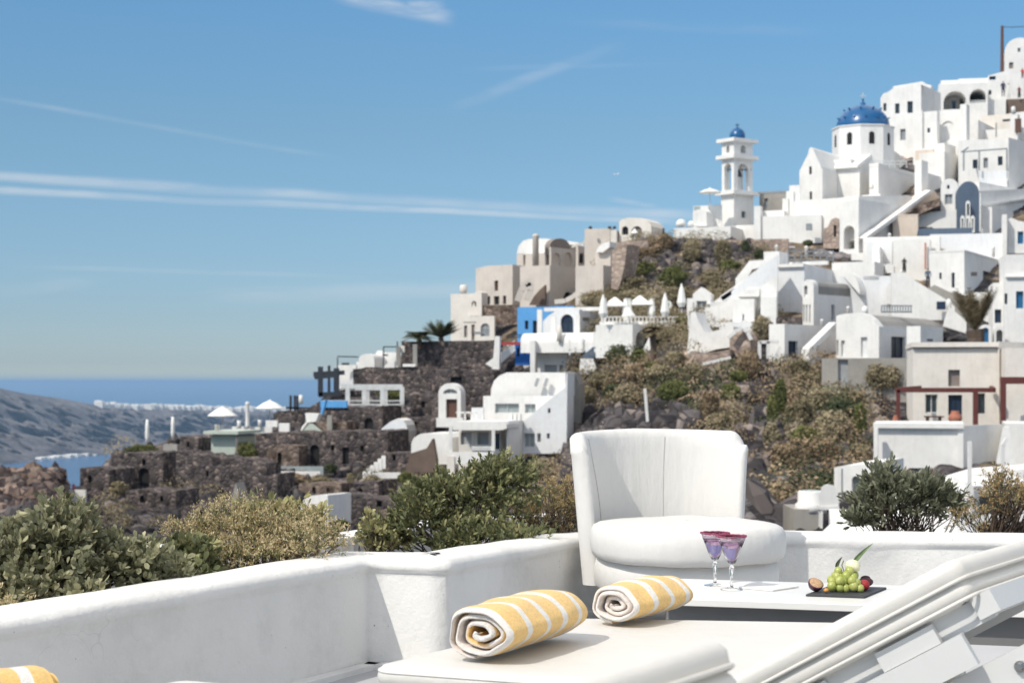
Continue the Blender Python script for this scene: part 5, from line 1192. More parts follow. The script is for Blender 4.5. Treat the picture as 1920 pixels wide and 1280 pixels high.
m.add(vs, [tuple(range(20))[::-1], tuple(range(20, 40))] + [(i, (i + 1) % 20, 20 + (i + 1) % 20, 20 + i) for i in range(20)]); dk = m.obj('disc', WHT, o); m = MB(); c2_ = c_ + Vector((-.08, -.015, .02)); m.add([c2_ + Vector((.2 * math.cos(a), 0, .24 * math.sin(a))) for a in [2 * math.pi * i / 16 for i in range(16)]], [tuple(range(16))]); m.obj('green_emblem', plain('sign_green', (.25, .42, .12), .5), dk); m = MB(); m.tube([W(1253, 604, 160.1), W(1253, 572, 160.1)], .06, 6); m.obj('pole', MTL, o)
h = House('white_terrace', 'white terrace platform carrying the gazebos with a lean-to roof below', 'terrace', 1186, 640, th=26, dd=-3)
h.box(1117, 1186, 1290, 608, 650, Rh=[(1192, 622, 1206, 660, 'A')], drop=1, mat=WHT); h.box(1124, 1290, 1292, 600, 612, dd=3.5, dr=1, drop=0, name='balustrade') 
h.bars([(x, 594, x, 606, 3) for x in range(1128, 1290, 7)] + [(1126, 594, 1290, 594, 3)], .09, 'railing', WHT)
h.box(1290, 1292, 1300, 590, 640, dd=-1); h.poly([(1262, 680), (1264, 648), (1290, 626), (1304, 624), (1304, 680)], 'L', 1304, dd=-1, depth=1); h.poly([(1200, 680), (1204, 658), (1218, 630), (1222, 636), (1215, 680)], 'L', 1222, dd=-1, depth=1); h.box(1215, 1300, 1302, 640, 672, dd=1, mat=WH2, dr=2)
h = House('white_house', 'white house with sloping sun canopy and slate lean-to in the village centre', 'house', 1062, 706, th=12, dd=-2)
h.box(996, 1062, 1116, 640, 706, L=[(1021, 684, 1044, 700, 's'), (1049, 684, 1056, 700, 's')], drop=1); h.poly([(995, 652), (995, 640), (1040, 628), (1050, 632), (1016, 646), (1004, 652)], 'L', 1050, dd=-1, depth=1, name='canopy_wall'); h.poly([(1062, 636), (1120, 622), (1190, 614), (1190, 618), (1120, 630), (1062, 640)], 'L', 1190, dd=-3, depth=2.5, mat=CNV, name='sun_canopy')
h.bars([(1068, 636, 1068, 665, -3), (1092, 632, 1092, 660, -3), (1064, 656, 1096, 656, -3)], .12, 'canopy_post', WHT); h.box(1111, 1117, 1119, 622, 650, dd=-3.5, dr=.5, name='pillar', drop=0); h.poly([(1088, 670), (1112, 650), (1128, 636), (1132, 640), (1112, 672)], 'L', 1132, dd=-3.5, depth=.3, mat=SLT, name='slate_roof'); h.poly([(1086, 700), (1088, 672), (1112, 672), (1118, 690), (1110, 702)], 'L', 1118, dd=-3.5, depth=1)
h.box(1120, 1182, 1184, 626, 660, mat=SHT, dd=3.5, dr=1, drop=0, name='shaded_wall') if 0 else None
h.box(994, 1003, 1008, 638, 700, dd=-1.5, name='pillar', dr=.8); h.lathe(1049, [(5, 640), (5, 622), (3.5, 612), (1, 610)], 'chimney', CRM, 10, dd=-2)
h = House('white_stair', 'white column and outside stair in front of the deep blue wall', 'stair', 937, 690, th=12, dd=-4)
h.poly([(923, 692), (928, 630), (937, 630), (936, 692)], 'L', depth=.7, name='column'); h.poly([(910, 682), (936, 662), (965, 645), (967, 656), (940, 680), (925, 690)], 'L', 967, depth=.6, dd=1, name='stair_flight'); h.bars([(938, 655, 966, 638, 1)] + [(x, 655 - (x - 938) * .6, x, 668 - (x - 938) * .6, 1) for x in range(938, 968, 5)], .08, 'railing', WHT)
h.poly([(975, 672), (993, 668), (997, 700), (985, 694)], 'L', 997, dd=-1, depth=1, name='curved_wall')

# ---- white vaulted house (bottom centre)
h = House('white_house', 'big white barrel roofed house with glass doors and sloping side wall', 'house', 1039, 812, D=135, th=12)
h.poly([(920, 742), (921, 728), (926, 714), (936, 704), (950, 698), (1060, 698), (1060, 742)], 'L', 1060, depth=6, dd=1.5, name='vault_roof'); h.poly([(906, 800), (906, 742), (1039, 742), (1039, 800)], 'L', depth=1, L=[(928, 756, 973, 774, 'p'), (984, 757, 1004, 774, 'p')], name='facade')
h.bars([(1009, 709, 1004, 724, 1.3), (1026, 709, 1021, 724, 1.3)], .25, 'skylight', SHT)
h.poly([(980, 850), (982, 790), (1020, 756), (1060, 726), (1062, 700), (1064, 700), (1062, 850)], 'L', 1064, depth=3, dd=-1.5, L=[(1027, 765, 1032, 774, 'w'), (975.5, 812, 976, 813, 'x')][:1] + [(982.5, 812, 1002, 838, 'p'), (1007, 812, 1014, 828, 'g'), (1025, 812, 1031, 822, 'g')], name='side_wall', mat=WH2)
h.box(884, 906, 908, 764, 790, dd=-.5, name='terrace_wall', mat=WH2, dr=1); h.bars([(855, 773, 905, 773), (855, 789, 905, 789)] + [(x, 773, x, 790) for x in (872, 884, 893, 905)], .12, 'railing', WHT, dd=-2)
for x, w2 in ((960, 5), (968, 4), (976, 5)):
    h.box(x - w2, x, x + 2, 776, 790, dd=-2, dr=.4, drop=0, name='seat_back')
h = House('white_pavilion', 'white flat roofed pavilion with two shuttered windows and open porch', 'pavilion', 945, 862, D=128, th=12)
h.poly([(849, 806), (849, 793), (853, 790), (945, 790), (950, 795), (950, 803), (940, 806)], 'L', 950, depth=5, name='roof'); h.box(860, 938, 962, 806, 852, L=[(863.5, 810, 884, 833, 's'), (895, 810, 916, 833, 's'), (927, 812, 937, 842, 'n')], dd=2.5, drop=3, mat=CRM); h.box(950, 953, 982, 790, 850, dd=1)
h.bars([(845, 797, 845, 850, -1), (925, 803, 925, 845, -1)], .25, 'porch_post', WHT); h.box(842, 925, 927, 848, 862, name='terrace_edge', dd=-2, dr=2, drop=.3); h.bars([(884, 838, 925, 838, -1), (884, 842, 925, 842, -1)], .1, 'railing', WHT)
h.box(838, 852, 853, 855, 900, dd=-1.5, mat=CRM, dr=1, name='pier')
h = House('white_house', 'low white vault with brown triangular wall in front, left of the pavilion', 'house', 846, 868, D=134, th=14)
h.poly([(771, 870), (771, 832), (776, 820), (788, 813), (838, 812), (847, 820), (847, 870)], 'L', 847, depth=6, name='vault'); h.poly([(760, 885), (768, 850), (800, 840), (811, 822), (818, 862), (818, 885)], 'L', 818, dd=-2, depth=.6, mat=BRO, name='brown_gable')
h = House('white_gate', 'freestanding white arched gate with brown door against dark stone', 'gate', 864, 790, D=150, th=14)
h.poly(archface(822, 864, 795, 738, 718), 'L', depth=1.5, L=[(831, 729, 857, 738, 'G'), (836, 748, 857, 783, 'r')]); h.box(818, 868, 870, 783, 790, dd=-.8, dr=3, drop=.5, name='step')

# ---- dark lava terraces
def lava(label, xm, yb, parts, D=None, th=14, dd=0, name='stone_house', cat='stone house'):
    hh = House(name, label, cat, xm, yb, D=D, th=th, mat=LAVA, dd=dd)
    for p in parts: hh.poly(p[0], 'L', p[1] if len(p) > 1 and p[1] else None, depth=p[3] if len(p) > 3 else 4, L=p[2] if len(p) > 2 else (), dd=p[4] if len(p) > 4 else 0)
    return hh
lava('long dark lava stone garden wall with palms on top', 926, 680, [(rag(753, 926, 640, 638, 700, 1, 8, .6), None)], dd=-1, name='stone_wall', cat='wall')
m = MB(); m.bar(W(752, 640, DT(926, 680) - 2.2), W(926, 638, DT(926, 680) - 3.2), .5, .35)
lava('upper dark lava wall stepping down left under the white blocks', 779, 726, [(rag(662, 860, 690, 686, 745, 2, 16, 1.5), 860)], dd=-1, name='stone_wall', cat='wall')
lava('dark lava wall behind the white arched gate', 926, 770, [(rag(810, 926, 692, 694, 800, 3, 14, 2), 926, [(845, 706, 866, 722, 'o')])], D=156, name='stone_wall', cat='wall')
h = lava('lava stone house with arched doorway under the white framed pergola', 717, 815, [(rag(594, 717, 764, 762, 820, 4, 12, 1.2), None, [(683, 783, 700, 811, 'O'), (646, 794, 652, 806, 'o')], 6)], D=166)
h.box(613, 622, 624, 778, 812, mat=CNC, dd=-.7, dr=.6, drop=0, name='pier'); h.box(601, 650, 652, 751, 764, mat=BLU, dd=.6, dr=.5, drop=0, name='blue_wall'); h.poly([(600, 777), (605, 752), (611, 749), (604, 778)], 'L', 611, dd=-1, depth=.5, mat=BLU, name='blue_strip')
h = House('pergola', 'open white metal pergola frame on the stone terrace', 'pergola', 755, 762, D=168, th=10, mat=MTL)
h.bars([(640, 724, 755, 724), (640, 724, 660, 728, 0, 4), (655, 728, 755, 727, 4)], .4, 'top_frame', MTL); 
for x, q in ((652, 0), (683, 0), (717, 0), (754, 0), (690, 4), (724, 4)): h.bars([(x, 725, x, 762, q)], .42 if q == 0 else .3, 'post', MTL)
h.bars([(605, 751, 755, 751, -.5), (605, 758, 755, 758, -.5)], .12, 'railing', MTL); h.box(655, 716, 718, 759, 763, mat=WHT, dd=-.6, dr=.5, drop=0, name='kerb')
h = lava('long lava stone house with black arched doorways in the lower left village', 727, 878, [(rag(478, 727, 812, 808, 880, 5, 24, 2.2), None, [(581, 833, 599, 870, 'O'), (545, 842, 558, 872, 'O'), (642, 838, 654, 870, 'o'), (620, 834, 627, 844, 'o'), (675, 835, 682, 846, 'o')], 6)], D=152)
h = lava('small lava stone room with square window right of the white steps', 752, 890, [(rag(722, 790, 848, 852, 900, 6, 8, 1.5), 790, [(736, 852, 742, 863, 'o')], 4)], D=142)
h = House('white_half_dome', 'white half dome roof over a sky blue wall on dark stone', 'dome', 764, 828, D=158, th=12)
h.poly([(700, 826), (706, 814), (718, 801), (732, 790), (746, 784), (756, 788), (762, 797), (764, 808), (764, 828)], 'L', depth=3, name='dome'); h.poly([(675, 834), (675, 824), (690, 822), (693, 812), (752, 814), (754, 830), (720, 834)], 'L', 754, dd=-1.5, depth=.8, mat=BLU, name='blue_wall')
h.lathe(703, [(3, 870), (3, 845), (2, 838)], 'chimney', WHT, 8, dd=-6); h.bars([(700.5, 800, 700.5, 890, -6)], .12, 'lamp_post', BLK)
h = House('white_stair', 'little white steps climbing between lava walls near the tall green shrub', 'stair', 722, 895, D=146, th=10)
for i in range(6): h.box(680 + i * 7, 688 + i * 7, 690 + i * 7, 884 - i * 6, 890 - i * 5, dd=0, dr=1, drop=.6, name='step')
h = House('white_house', 'cluster of small white cubes at the left tip of the upper ridge', 'house', 745, 716, D=184, th=16)
h.box(634, 668, 670, 684, 715, mat=WHT, drop=1, dr=5); h.box(668, 704, 706, 678, 700, dd=2, drop=1); h.poly(archface(673, 702, 700, 674, 663), 'L', 702, dd=0, depth=4); h.box(705, 745, 747, 660, 700, dd=3, drop=1, L=[(716, 664, 727, 667, 'o')]); h.poly([(716, 690), (740, 668), (746, 668), (746, 692)], 'L', 746, dd=0, depth=1); h.box(707, 720, 722, 657, 664, dd=4, drop=0); h.box(634, 662, 664, 712, 735, dd=-2, mat=WH2, drop=0)
h.bars([(633, 668, 672, 669), (633, 670, 633, 700), (719, 650, 745, 650), (719, 650, 719, 690), (745, 640, 745, 680)], .12, 'railing', BLK, dd=-1); h.box(641, 654, 655, 680, 684, mat=BLK, dd=-1, dr=1, drop=0, name='table'); h.box(748, 758, 759, 648, 660, mat=CRM, dd=-1, dr=1, drop=0, name='box_planter'); h.bars([(778, 645, 778, 686, -1), (747, 650, 747, 686, -1)], .45, 'post', CNC)
h.box(755, 779, 780, 682, 687, dd=-2, dr=2, drop=0, name='ledge')
h = House('pergola', 'dark timber pergola with three posts overlooking the sea', 'pergola', 632, 745, D=186, th=10, mat=BLK)
h.bars([(588, 704, 646, 699)], .35, 'roof_beam', BLK); h.bars([(588, 700, 646, 697, 2)], .35, 'roof_beam', BLK); h.bars([(590, 708, 632, 704, -2)], .35, 'roof_beam', BLK); 
for x, y0, w3 in ((601, 687, .5), (617, 685, .28), (631, 690, .55)): h.bars([(x, y0, x, 742)], w3, 'post', BLK)
h.bars([(598, 740, 640, 738)], .5, 'base_beam', BLK)
h = House('green_house', 'pale green flat roofed house with overhanging slab and round chimney', 'house', 445, 862, D=150, th=14, mat=GRN)
h.box(396, 444, 487, 815, 862, drop=1, Rh=[]); h.box(381, 446, 490, 808, 814, dd=-1, drop=0, name='roof_slab'); h.lathe(407, [(4.5, 810), (4, 798), (6, 796)], 'roof_pot', CRM, 10); h.bars([(443.5, 822, 443.5, 850, -1.2)], .15, 'pipe', SHD)
h = House('white_chimney_house', 'white roof terrace with tall round chimney and posts left of the lava village', 'house', 515, 812, D=166, th=12)
h.box(435, 510, 512, 800, 812, drop=.5, dr=4); h.lathe(464, [(5, 803), (4, 796), (3.6, 758), (4.6, 756), (3, 753)], 'chimney', WHT, 12); h.lathe(448, [(5, 803), (3, 795), (4, 788)], 'vase', WHT, 10); h.lathe(487, [(4, 800), (3, 792), (4, 787)], 'vase', WHT, 10); h.box(498, 520, 522, 788, 800, dd=-1, drop=0, dr=2); h.box(523, 542, 544, 793, 817, dd=-3, dr=2, drop=0); h.poly([(562, 812), (576, 792), (592, 790), (598, 775), (572, 774), (574, 790), (566, 800)], 'L', 598, dd=-4, depth=1); h.poly([(564, 812), (580, 794), (600, 810)], 'L', 600, dd=-5, depth=1, mat=GRN, name='tent_gable')
parasol(417, 762, 779, 28, 800, 172, 'broad white parasol against the sea, the left one of two'); parasol(506, 750, 765, 27, 790, 170, 'broad white parasol against the sea, the right one near dark posts')
h = House('post_cluster', 'group of thin dark posts and rods on the terrace by the right parasol', 'posts', 560, 790, D=172, th=10, mat=BLK)
h.bars([(545, 741, 545, 780), (553, 741, 553, 775), (558, 742, 558, 775), (536, 764, 600, 766), (520, 772, 545, 772)], .22, 'rod', BLK); h.lathe(564, [(4, 757), (4.5, 748), (3, 740)], 'urn', WHT, 10)
lava('dark lava block wall right of the sea parasols', 600, 800, [(rag(512, 600, 776, 764, 815, 7, 10, 3), None, [(518, 792, 524, 812, 'o')])], D=169, name='stone_wall', cat='wall')
h = lava('low lava ruin with black arched cave door on the left hill', 306, 915, [(rag(208, 306, 852, 850, 920, 8, 12, 3), None, [(259, 877, 280, 912, 'O'), (266, 861, 273, 872, 'o')], 6)], D=141)
h = House('stone_stair', 'narrow stone steps between lava walls on the left hill', 'stair', 333, 880, D=146, th=8, mat=CNC)
for i in range(9): h.box(306, 332, 333, 832 + i * 5.4, 838 + i * 5.4, dd=2.4 - i * .6, dr=1, drop=.5, name='step')
lava('rubble wall with small openings running across the left slope', 480, 930, [(rag(330, 500, 846, 868, 960, 9, 20, 4), 500, [(386, 882, 391, 893, 'o'), (461, 902, 466, 909, 'o'), (408, 918, 424, 948, 'O'), (458, 922, 470, 945, 'O')], 3)], D=134, name='stone_wall', cat='wall')
h = House('white_pole_pair', 'two slim white folded parasols standing on the left hill', 'parasol', 324, 830, D=160, th=8)
h.lathe(276, [(2, 832), (4, 818), (3.5, 800), (2.2, 786)], 'folded_canopy', CNV, 8); h.lathe(324, [(2, 824), (3.6, 810), (3.4, 795), (2.6, 781)], 'folded_canopy', CNV, 8)
h = House('stone_wall', 'lava stone wall with a dark hole right of the small white house', 'wall', 740, 1005, D=112, th=14, mat=LAVA)
h.poly(rag(640, 745, 926, 940, 1020, 10, 12, 3), 'L', 745, L=[(706, 938, 716, 950, 'o'), (652, 966, 660, 975, 'o')], depth=3)
h = House('white_house', 'small white vaulted house below the slope just above the tan shrub', 'house', 614, 985, D=106, th=30)
h.poly([(564, 1010), (564, 944), (570, 936), (582, 929), (600, 927), (649, 927), (649, 950), (614, 950), (614, 1010)][:5] + [(614, 927), (614, 1010)], 'L', depth=2.5, L=[(583, 955, 594, 968, 'k')]); h.box(610, 614.5, 648, 928, 1010, dd=-.1, mat=WH2)
h = House('pool_terrace', 'low white pool edges with grey green surface below the lava house', 'terrace', 607, 885, D=146, th=8, mat=CNC)
h.box(480, 522, 523, 868, 872, drop=.5, dr=4, mat=WHT, name='edge'); h.box(520, 606, 608, 874, 880, dr=5, drop=.6, mat=PAN, name='pool'); h.box(486, 600, 602, 884, 889, dd=-3, dr=3, drop=.6, mat=WHT, name='edge'); h.box(700, 752, 754, 886, 890, dd=-4, dr=2, drop=.3, mat=WHT, name='edge')
h = House('white_house', 'long pale parapet with dark doorway on the slope behind the tan shrub', 'house', 460, 962, D=128, th=8, mat=CNC); h.poly([(433, 975), (436, 925), (442, 905), (447, 925), (449, 975)], 'L', 449, depth=2, name='pinnacle')

# ---------------------------------------------------------------- vegetation on the slopes
SCB = leafmat('dry_scrub_leaf', (.095, .085, .045), (.27, .225, .135), (.48, .40, .27), .1, .9)
SCG = leafmat('green_scrub_leaf', (.045, .06, .018), (.14, .15, .05), (.30, .28, .11), .15, .9)
SCD = leafmat('dark_scrub_leaf', (.025, .035, .016), (.08, .095, .045), (.19, .19, .10), .15, .9)
SCR = leafmat('rusty_scrub_leaf', (.11, .08, .045), (.30, .22, .135), (.50, .38, .26), .1, .9)
SMAT = {'b': SCB, 'g': SCG, 'd': SCD, 'r': SCR}
def farbush(label, px, py, rx, ry, kind, D=None, dd=-2.2, n=None, group=None, name='shrub', cat='shrub'):
    D = (D or DT(px, py + ry * .6)) + dd - (2.2 if 1060 < px < 1700 and 640 < py < 1000 else 0); k = D / F; c = W(px, py, D); base = W(px, py + ry, D)
    rng = np.random.default_rng(int(px * 7 + py)); rx *= k; ry *= k
    bl = [(c.x, c.y, c.z - ry * .1, rx * .75, rx * .7, ry * .8)]
    for q in range(6): a = q * 1.05 + px; bl.append((c.x + math.cos(a) * rx * .5, c.y + math.sin(a * 1.7) * rx * .3, c.z + math.sin(a) * ry * .45, rx * rng.uniform(.35, .52), rx * .45, ry * rng.uniform(.35, .55)))
    n = n or int(900 + 1500 * min(2.6, rx * ry))
    P, N = clumpy(n, bl, rng, .5, -.7)
    V, Fq, ti = chips(P, N, .13 + .035 * min(rx, 3), rng, spread=.7, tbase=.45 + .12 * math.sin(px), tvar=.14)
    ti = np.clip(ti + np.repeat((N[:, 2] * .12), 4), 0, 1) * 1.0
    o = empty(name, base, label, cat, group)
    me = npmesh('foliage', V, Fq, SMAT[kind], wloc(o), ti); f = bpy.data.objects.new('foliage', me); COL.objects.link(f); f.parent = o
    if rx > 1.2:
        m = MB(); m.tube([base - Vector((0, 0, .8)), base.lerp(c, .9)], [.14, .06], 5); m.obj('stem', BRK, o)
    return o
FB = [
 ('grey brown round shrub on the cliff lip right below the tower terrace', 1356, 474, 20, 32, 'b'), ('tawny shrub overhanging the crag below the tower terrace', 1297, 472, 22, 26, 'b'), ('rusty dry shrub at the left edge of the cliff lip', 1248, 455, 20, 18, 'r'), ('rusty bush mass above the dark crag', 1216, 470, 30, 26, 'r'),
 ('small dark shrub on the rubble retaining wall', 1398, 462, 9, 14, 'd'), ('dark bush beside the top of the stair street', 1424, 478, 13, 14, 'd'), ('dusty green bush at the left foot of the crag', 1180, 536, 34, 24, 'b'), ('grey green bush in the middle of the scrub slope', 1262, 520, 32, 26, 'g'), ('bush on the slope above the gazebos', 1190, 558, 40, 20, 'b'),
 ('low bush right of the gazebos', 1268, 556, 34, 22, 'b'), ('brown bush above the gabled gatehouse', 1335, 522, 24, 20, 'b'), ('green bush under the crag right of the gatehouse', 1368, 500, 24, 16, 'g'), ('bush at the left end of the scrub slope under the greige complex', 1120, 560, 38, 18, 'b'), ('shrub high on the slope by the pink buttress', 1208, 505, 26, 16, 'g'),
 ('dark green tree shrub left of the round green bush', 1157, 668, 27, 24, 'd'), ('round bright green bush beside the little palm', 1198, 669, 19, 18, 'g'), ('brown and green bush right of the little palm', 1265, 672, 26, 17, 'b'), ('grey brown shrub beside the dark door of the cube house', 1428, 618, 23, 34, 'b'), ('rusty shrub on the cliff under the cube house', 1404, 684, 28, 33, 'r'),
 ('small green plant on the terrace left of the curved buttress', 1278, 602, 14, 12, 'g'), ('dusty round tree against the concrete retaining wall', 1655, 708, 40, 34, 'b'), ('dark green clipped bush on the terrace above the railings', 1515, 456, 12, 8, 'd'), ('red brown creeper above the walkers house', 1757, 468, 17, 11, 'r'), ('small dark plant on the white wall at the right', 1836, 463, 9, 7, 'd'), ('green hedge at the right edge under the blue window', 1912, 465, 12, 6, 'g'),
 ('grey dry shrub on the white wall below the arcaded house', 1788, 262, 20, 12, 'r'), ('green creeper hanging down the right of the cliff', 1462, 745, 16, 42, 'g'), ('grey green shrub at the top of the cliff right of the cube house', 1500, 690, 24, 20, 'b'), ('brown bush in the middle of the right cliff', 1560, 800, 42, 38, 'b'), ('rusty bush low on the right cliff', 1480, 860, 44, 36, 'r'),
 ('large dark bush on the right cliff left of the white house', 1575, 770, 34, 26, 'd'), ('green shrub hugging the left edge of the broad white house', 1612, 790, 16, 44, 'g'), ('rusty bush above the low arched house', 1545, 850, 40, 30, 'r'), ('brown bush beside the plunge pool', 1470, 930, 34, 30, 'b'), ('bush above the arched low white house', 1612, 846, 26, 18, 'b'),
 ('tawny bush at the top left of the main cliff', 1130, 715, 32, 22, 'b'), ('dry bush on the cliff above the armchair', 1175, 745, 34, 28, 'b'), ('olive bush in the middle of the cliff above the armchair', 1262, 735, 34, 26, 'g'), ('yellow green bush high on the cliff left of the pole', 1225, 690, 26, 14, 'g'), ('rusty bush right of centre on the cliff', 1330, 760, 24, 34, 'r'), ('dry bush on the cliff just above the chair back', 1350, 790, 30, 20, 'b'),
 ('olive shrub behind the left of the armchair', 1020, 880, 38, 26, 'b'), ('small dark plant on the rocks by the sloping white wall', 1030, 838, 10, 14, 'd'), ('spiky plant at the foot of the sloping white wall', 1062, 805, 14, 18, 'b'), ('yellow green tree in front of the pale green house', 462, 850, 24, 24, 'g'), ('orange brown bush under the pool terrace', 545, 898, 38, 14, 'r'), ('olive bush right of the pool terrace', 620, 878, 14, 12, 'd'),
 ('yellow green patch among the lava walls', 735, 740, 30, 18, 'g'), ('green grass tuft on top of the arched ruin', 268, 842, 34, 11, 'g'), ('tall thin cypress like shrub below the lava house', 657, 905, 9, 24, 'b'), ('green bush at the foot of the lava wall by the small white house', 640, 985, 18, 15, 'g'), ('pale agave like shrub on the left slope', 312, 935, 22, 20, 'b'), ('grey green shrub on the left slope above the tan bush', 220, 915, 26, 16, 'b'), ('olive shrub between lava walls above the tall green shrub', 700, 905, 26, 16, 'b'), ('dusty plants on top of the garden wall under the palms', 880, 652, 42, 10, 'b'), ('yellow shrub in front of the lava room by the steps', 760, 900, 16, 22, 'g'), ('dusty shrub left of the pool edge', 600, 905, 30, 14, 'b'), ('dry shrub on the brown slope left of the white pavilion', 715, 830, 24, 8, 'b'),
 ('big straw coloured bush on the cliff directly under the little palm', 1240, 700, 34, 20, 'b'),
 ('tan bush in the middle of the cliff left of the white pole', 1195, 700, 30, 22, 'r'),
 ('dry bush on the cliff right of the white pole', 1300, 700, 28, 22, 'b'),
 ('dark bush at the cliff top under the bright round bush', 1150, 735, 24, 20, 'd'),
 ('tan bush on the cliff face near the vaulted house wall', 1100, 745, 22, 26, 'b'),
 ('olive bush over the dark ravine left side', 1370, 735, 22, 22, 'g'),
 ('tan bush on the right cliff beside the green creeper', 1500, 775, 34, 34, 'b'),
 ('dusty bush right of the green creeper, low', 1535, 745, 28, 24, 'b'),
 ('olive bush on the right cliff, halfway down', 1510, 820, 34, 26, 'g'),
 ('rusty bush at the right cliff foot near the pool block', 1450, 900, 26, 24, 'r'),
 ('dark bush on the right cliff near its foot', 1540, 905, 28, 22, 'd'),
 ('brown bush between the ravine and the creeper', 1446, 815, 20, 30, 'b'),
 ('green creeper lower down beside the ravine', 1447, 770, 13, 34, 'g'),
 ('tan bush at the cliff foot behind the chair back', 1390, 940, 22, 18, 'b'),
 ('tan bush at the right end of the cliff under the concrete wall', 1600, 745, 26, 16, 'b'),
 ('small olive bush on the cliff under the pink stone arch', 1385, 705, 20, 14, 'g'),
]
for lb, px, py, rx, ry, kd in FB: farbush(lb, px, py, rx, ry, kd)
# ground cover too dense to count
rng = np.random.default_rng(77)
def cover(name, label, n, region, mat, sz, tb, acc, rmin=.7, rmax=2.0):
    P = []; TT = []; NN = []; rr = random.Random(len(label)); per = 110; tries = 0
    while len(P) < n and tries < 60000:
        tries += 1
        px = rr.uniform(region[0], region[2]); py = rr.uniform(region[1], region[3])
        if not acc(px, py): continue
        D = DT(px, py) - .4; c = W(px, py, D); r = rmin + (rmax - rmin) * rr.random() ** 1.7; tt = rr.gauss(tb, .16)
        for _ in range(int(per * (r / rmin) ** 1.5)):
            v = Vector((rr.gauss(0, 1), rr.gauss(0, 1), rr.gauss(0, 1))).normalized(); v.z = abs(v.z) * (1 if rr.random() < .8 else -.5)
            lump = 1 + .28 * noise.noise(v * 2.2 + Vector((px, py, 0)))
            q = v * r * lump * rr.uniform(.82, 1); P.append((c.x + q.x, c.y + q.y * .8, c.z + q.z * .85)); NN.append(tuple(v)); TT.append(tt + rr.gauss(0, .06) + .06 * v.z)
    P = np.array(P); N = np.array(NN); V, Fq, ti = chips(P, N, sz, rng, spread=.7, tbase=0, tvar=0)
    ti = np.clip(np.repeat(np.array(TT), 4), 0, 1)
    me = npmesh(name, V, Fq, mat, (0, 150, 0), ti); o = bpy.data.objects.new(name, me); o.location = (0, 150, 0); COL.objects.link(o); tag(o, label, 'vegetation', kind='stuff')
nz2 = lambda px, py, s, o=0: noise.noise(Vector((px / s, py / s, o)))
ok_ = lambda x, y: (x < 1300 and y < 768) or (1296 < x < 1385 and y < 900) or (x > 1448 and y < 965 and not (x > 1540 and y < 745)) or (y > 870 and x < 1100)
sil_ = lambda px: np.interp(px, sx_, sy_) + 4
cover('scrub_vegetation', 'dry brown scrub covering the upper slope', 70000, (1080, 445, 1460, 640), SCB, .17, .45, lambda x, y: y > sil_(x) and nz2(x, y, 22) > -.15 and not (1180 < x < 1385 and 462 < y < 525 and nz2(x, y, 14, 3) > -.2))
cover('cliff_vegetation', 'patches of dry bush on the main cliff', 26000, (1070, 680, 1640, 1000), SCR, .20, .42, lambda x, y: ok_(x, y) and nz2(x, y, 34, 5) > .05, 1.0, 2.8)
cover('cliff_undergrowth', 'dark olive undergrowth on the main cliff', 17000, (1070, 660, 1640, 1000), SCD, .19, .5, lambda x, y: ok_(x, y) and nz2(x, y, 30, 9) > .15, 1.0, 2.6)
cover('cliff_straw_vegetation', 'straw coloured dry tufts on the main cliff', 18000, (1070, 670, 1640, 1000), SCB, .19, .5, lambda x, y: ok_(x, y) and nz2(x, y, 26, 41) > .12, .9, 2.2)
cover('slope_vegetation', 'thin grey green weeds on the lava slope', 16000, (130, 840, 1060, 1020), SCB, .16, .35, lambda x, y: y > sil_(x) and nz2(x, y, 26, 13) > .2)
# rocks on cliff and slope
RK = stone('cliff_rock', [(.03, .027, .03), (.07, .063, .066), (.13, .115, .115), (.05, .044, .046), (.24, .20, .18)], .9, (.05, .045, .045), .4); RK2 = plain('pale_rock', (.33, .275, .235), .95, .3, .8, 1, .2)
def rocks(name, label, n, region, mat, r0, r1, acc, seed, boost=0, sink=.9):
    rr = random.Random(seed); mb = MB()
    k = 0
    while k < n:
        px = rr.uniform(region[0], region[2]); py = rr.uniform(region[1], region[3])
        if not acc(px, py): continue
        k += 1; D = DT(px, py)
        if px < 130: D = D * (1 - .30 * min(1, (130 - px) / 40))
        D += sink; c = W(px, py, D); r = rr.uniform(r0, r1) * (1 + boost * rr.random() ** 3); sc = Vector((rr.uniform(.7, 1.3), rr.uniform(.7, 1.2), rr.uniform(.6, 1.5))); o_ = len(mb.v)
        s0 = rr.uniform(0, 100); vs = []; fs = []; nn, mm = 9, 6
        for i in range(mm + 1):
            for j in range(nn):
                a = 2 * math.pi * j / nn + s0; b3 = math.pi * i / mm; d = Vector((math.sin(b3) * math.cos(a), math.sin(b3) * math.sin(a), math.cos(b3)))
                q = r * (1 + .42 * noise.noise(d * 2.1 + Vector((s0, 0, 0)))); vs.append((c.x + d.x * q * sc.x, c.y + d.y * q * sc.y, c.z + d.z * q * sc.z))
        for i in range(mm):
            for j in range(nn): fs.append((i * nn + j, i * nn + (j + 1) % nn, (i + 1) * nn + (j + 1) % nn, (i + 1) * nn + j))
        mb.add(vs, fs)
    tag(mb.obj(name, mat), label, 'rocks', kind='stuff')
rocks('cliff_rubble', 'dark jagged rocks covering the cliff', 1100, (1065, 690, 1650, 1010), RK, .2, .55, lambda x, y: nz2(x, y, 20, 31) > -.1, 1, 1.5, 1.3)
rocks('crag_boulders', 'black volcanic boulders in the ravine of the main cliff', 420, (1066, 690, 1460, 1010), RK, .5, 1.1, lambda x, y: (x < 1300 and y > 772) or 1385 < x < 1450, 9, .6, 1.2)
rocks('pale_rubble', 'pale boulders scattered over the cliff', 150, (1280, 640, 1650, 860), RK2, .25, .7, lambda x, y: (1290 < x < 1410 or x > 1560 or nz2(x, y, 15) > .3), 2)
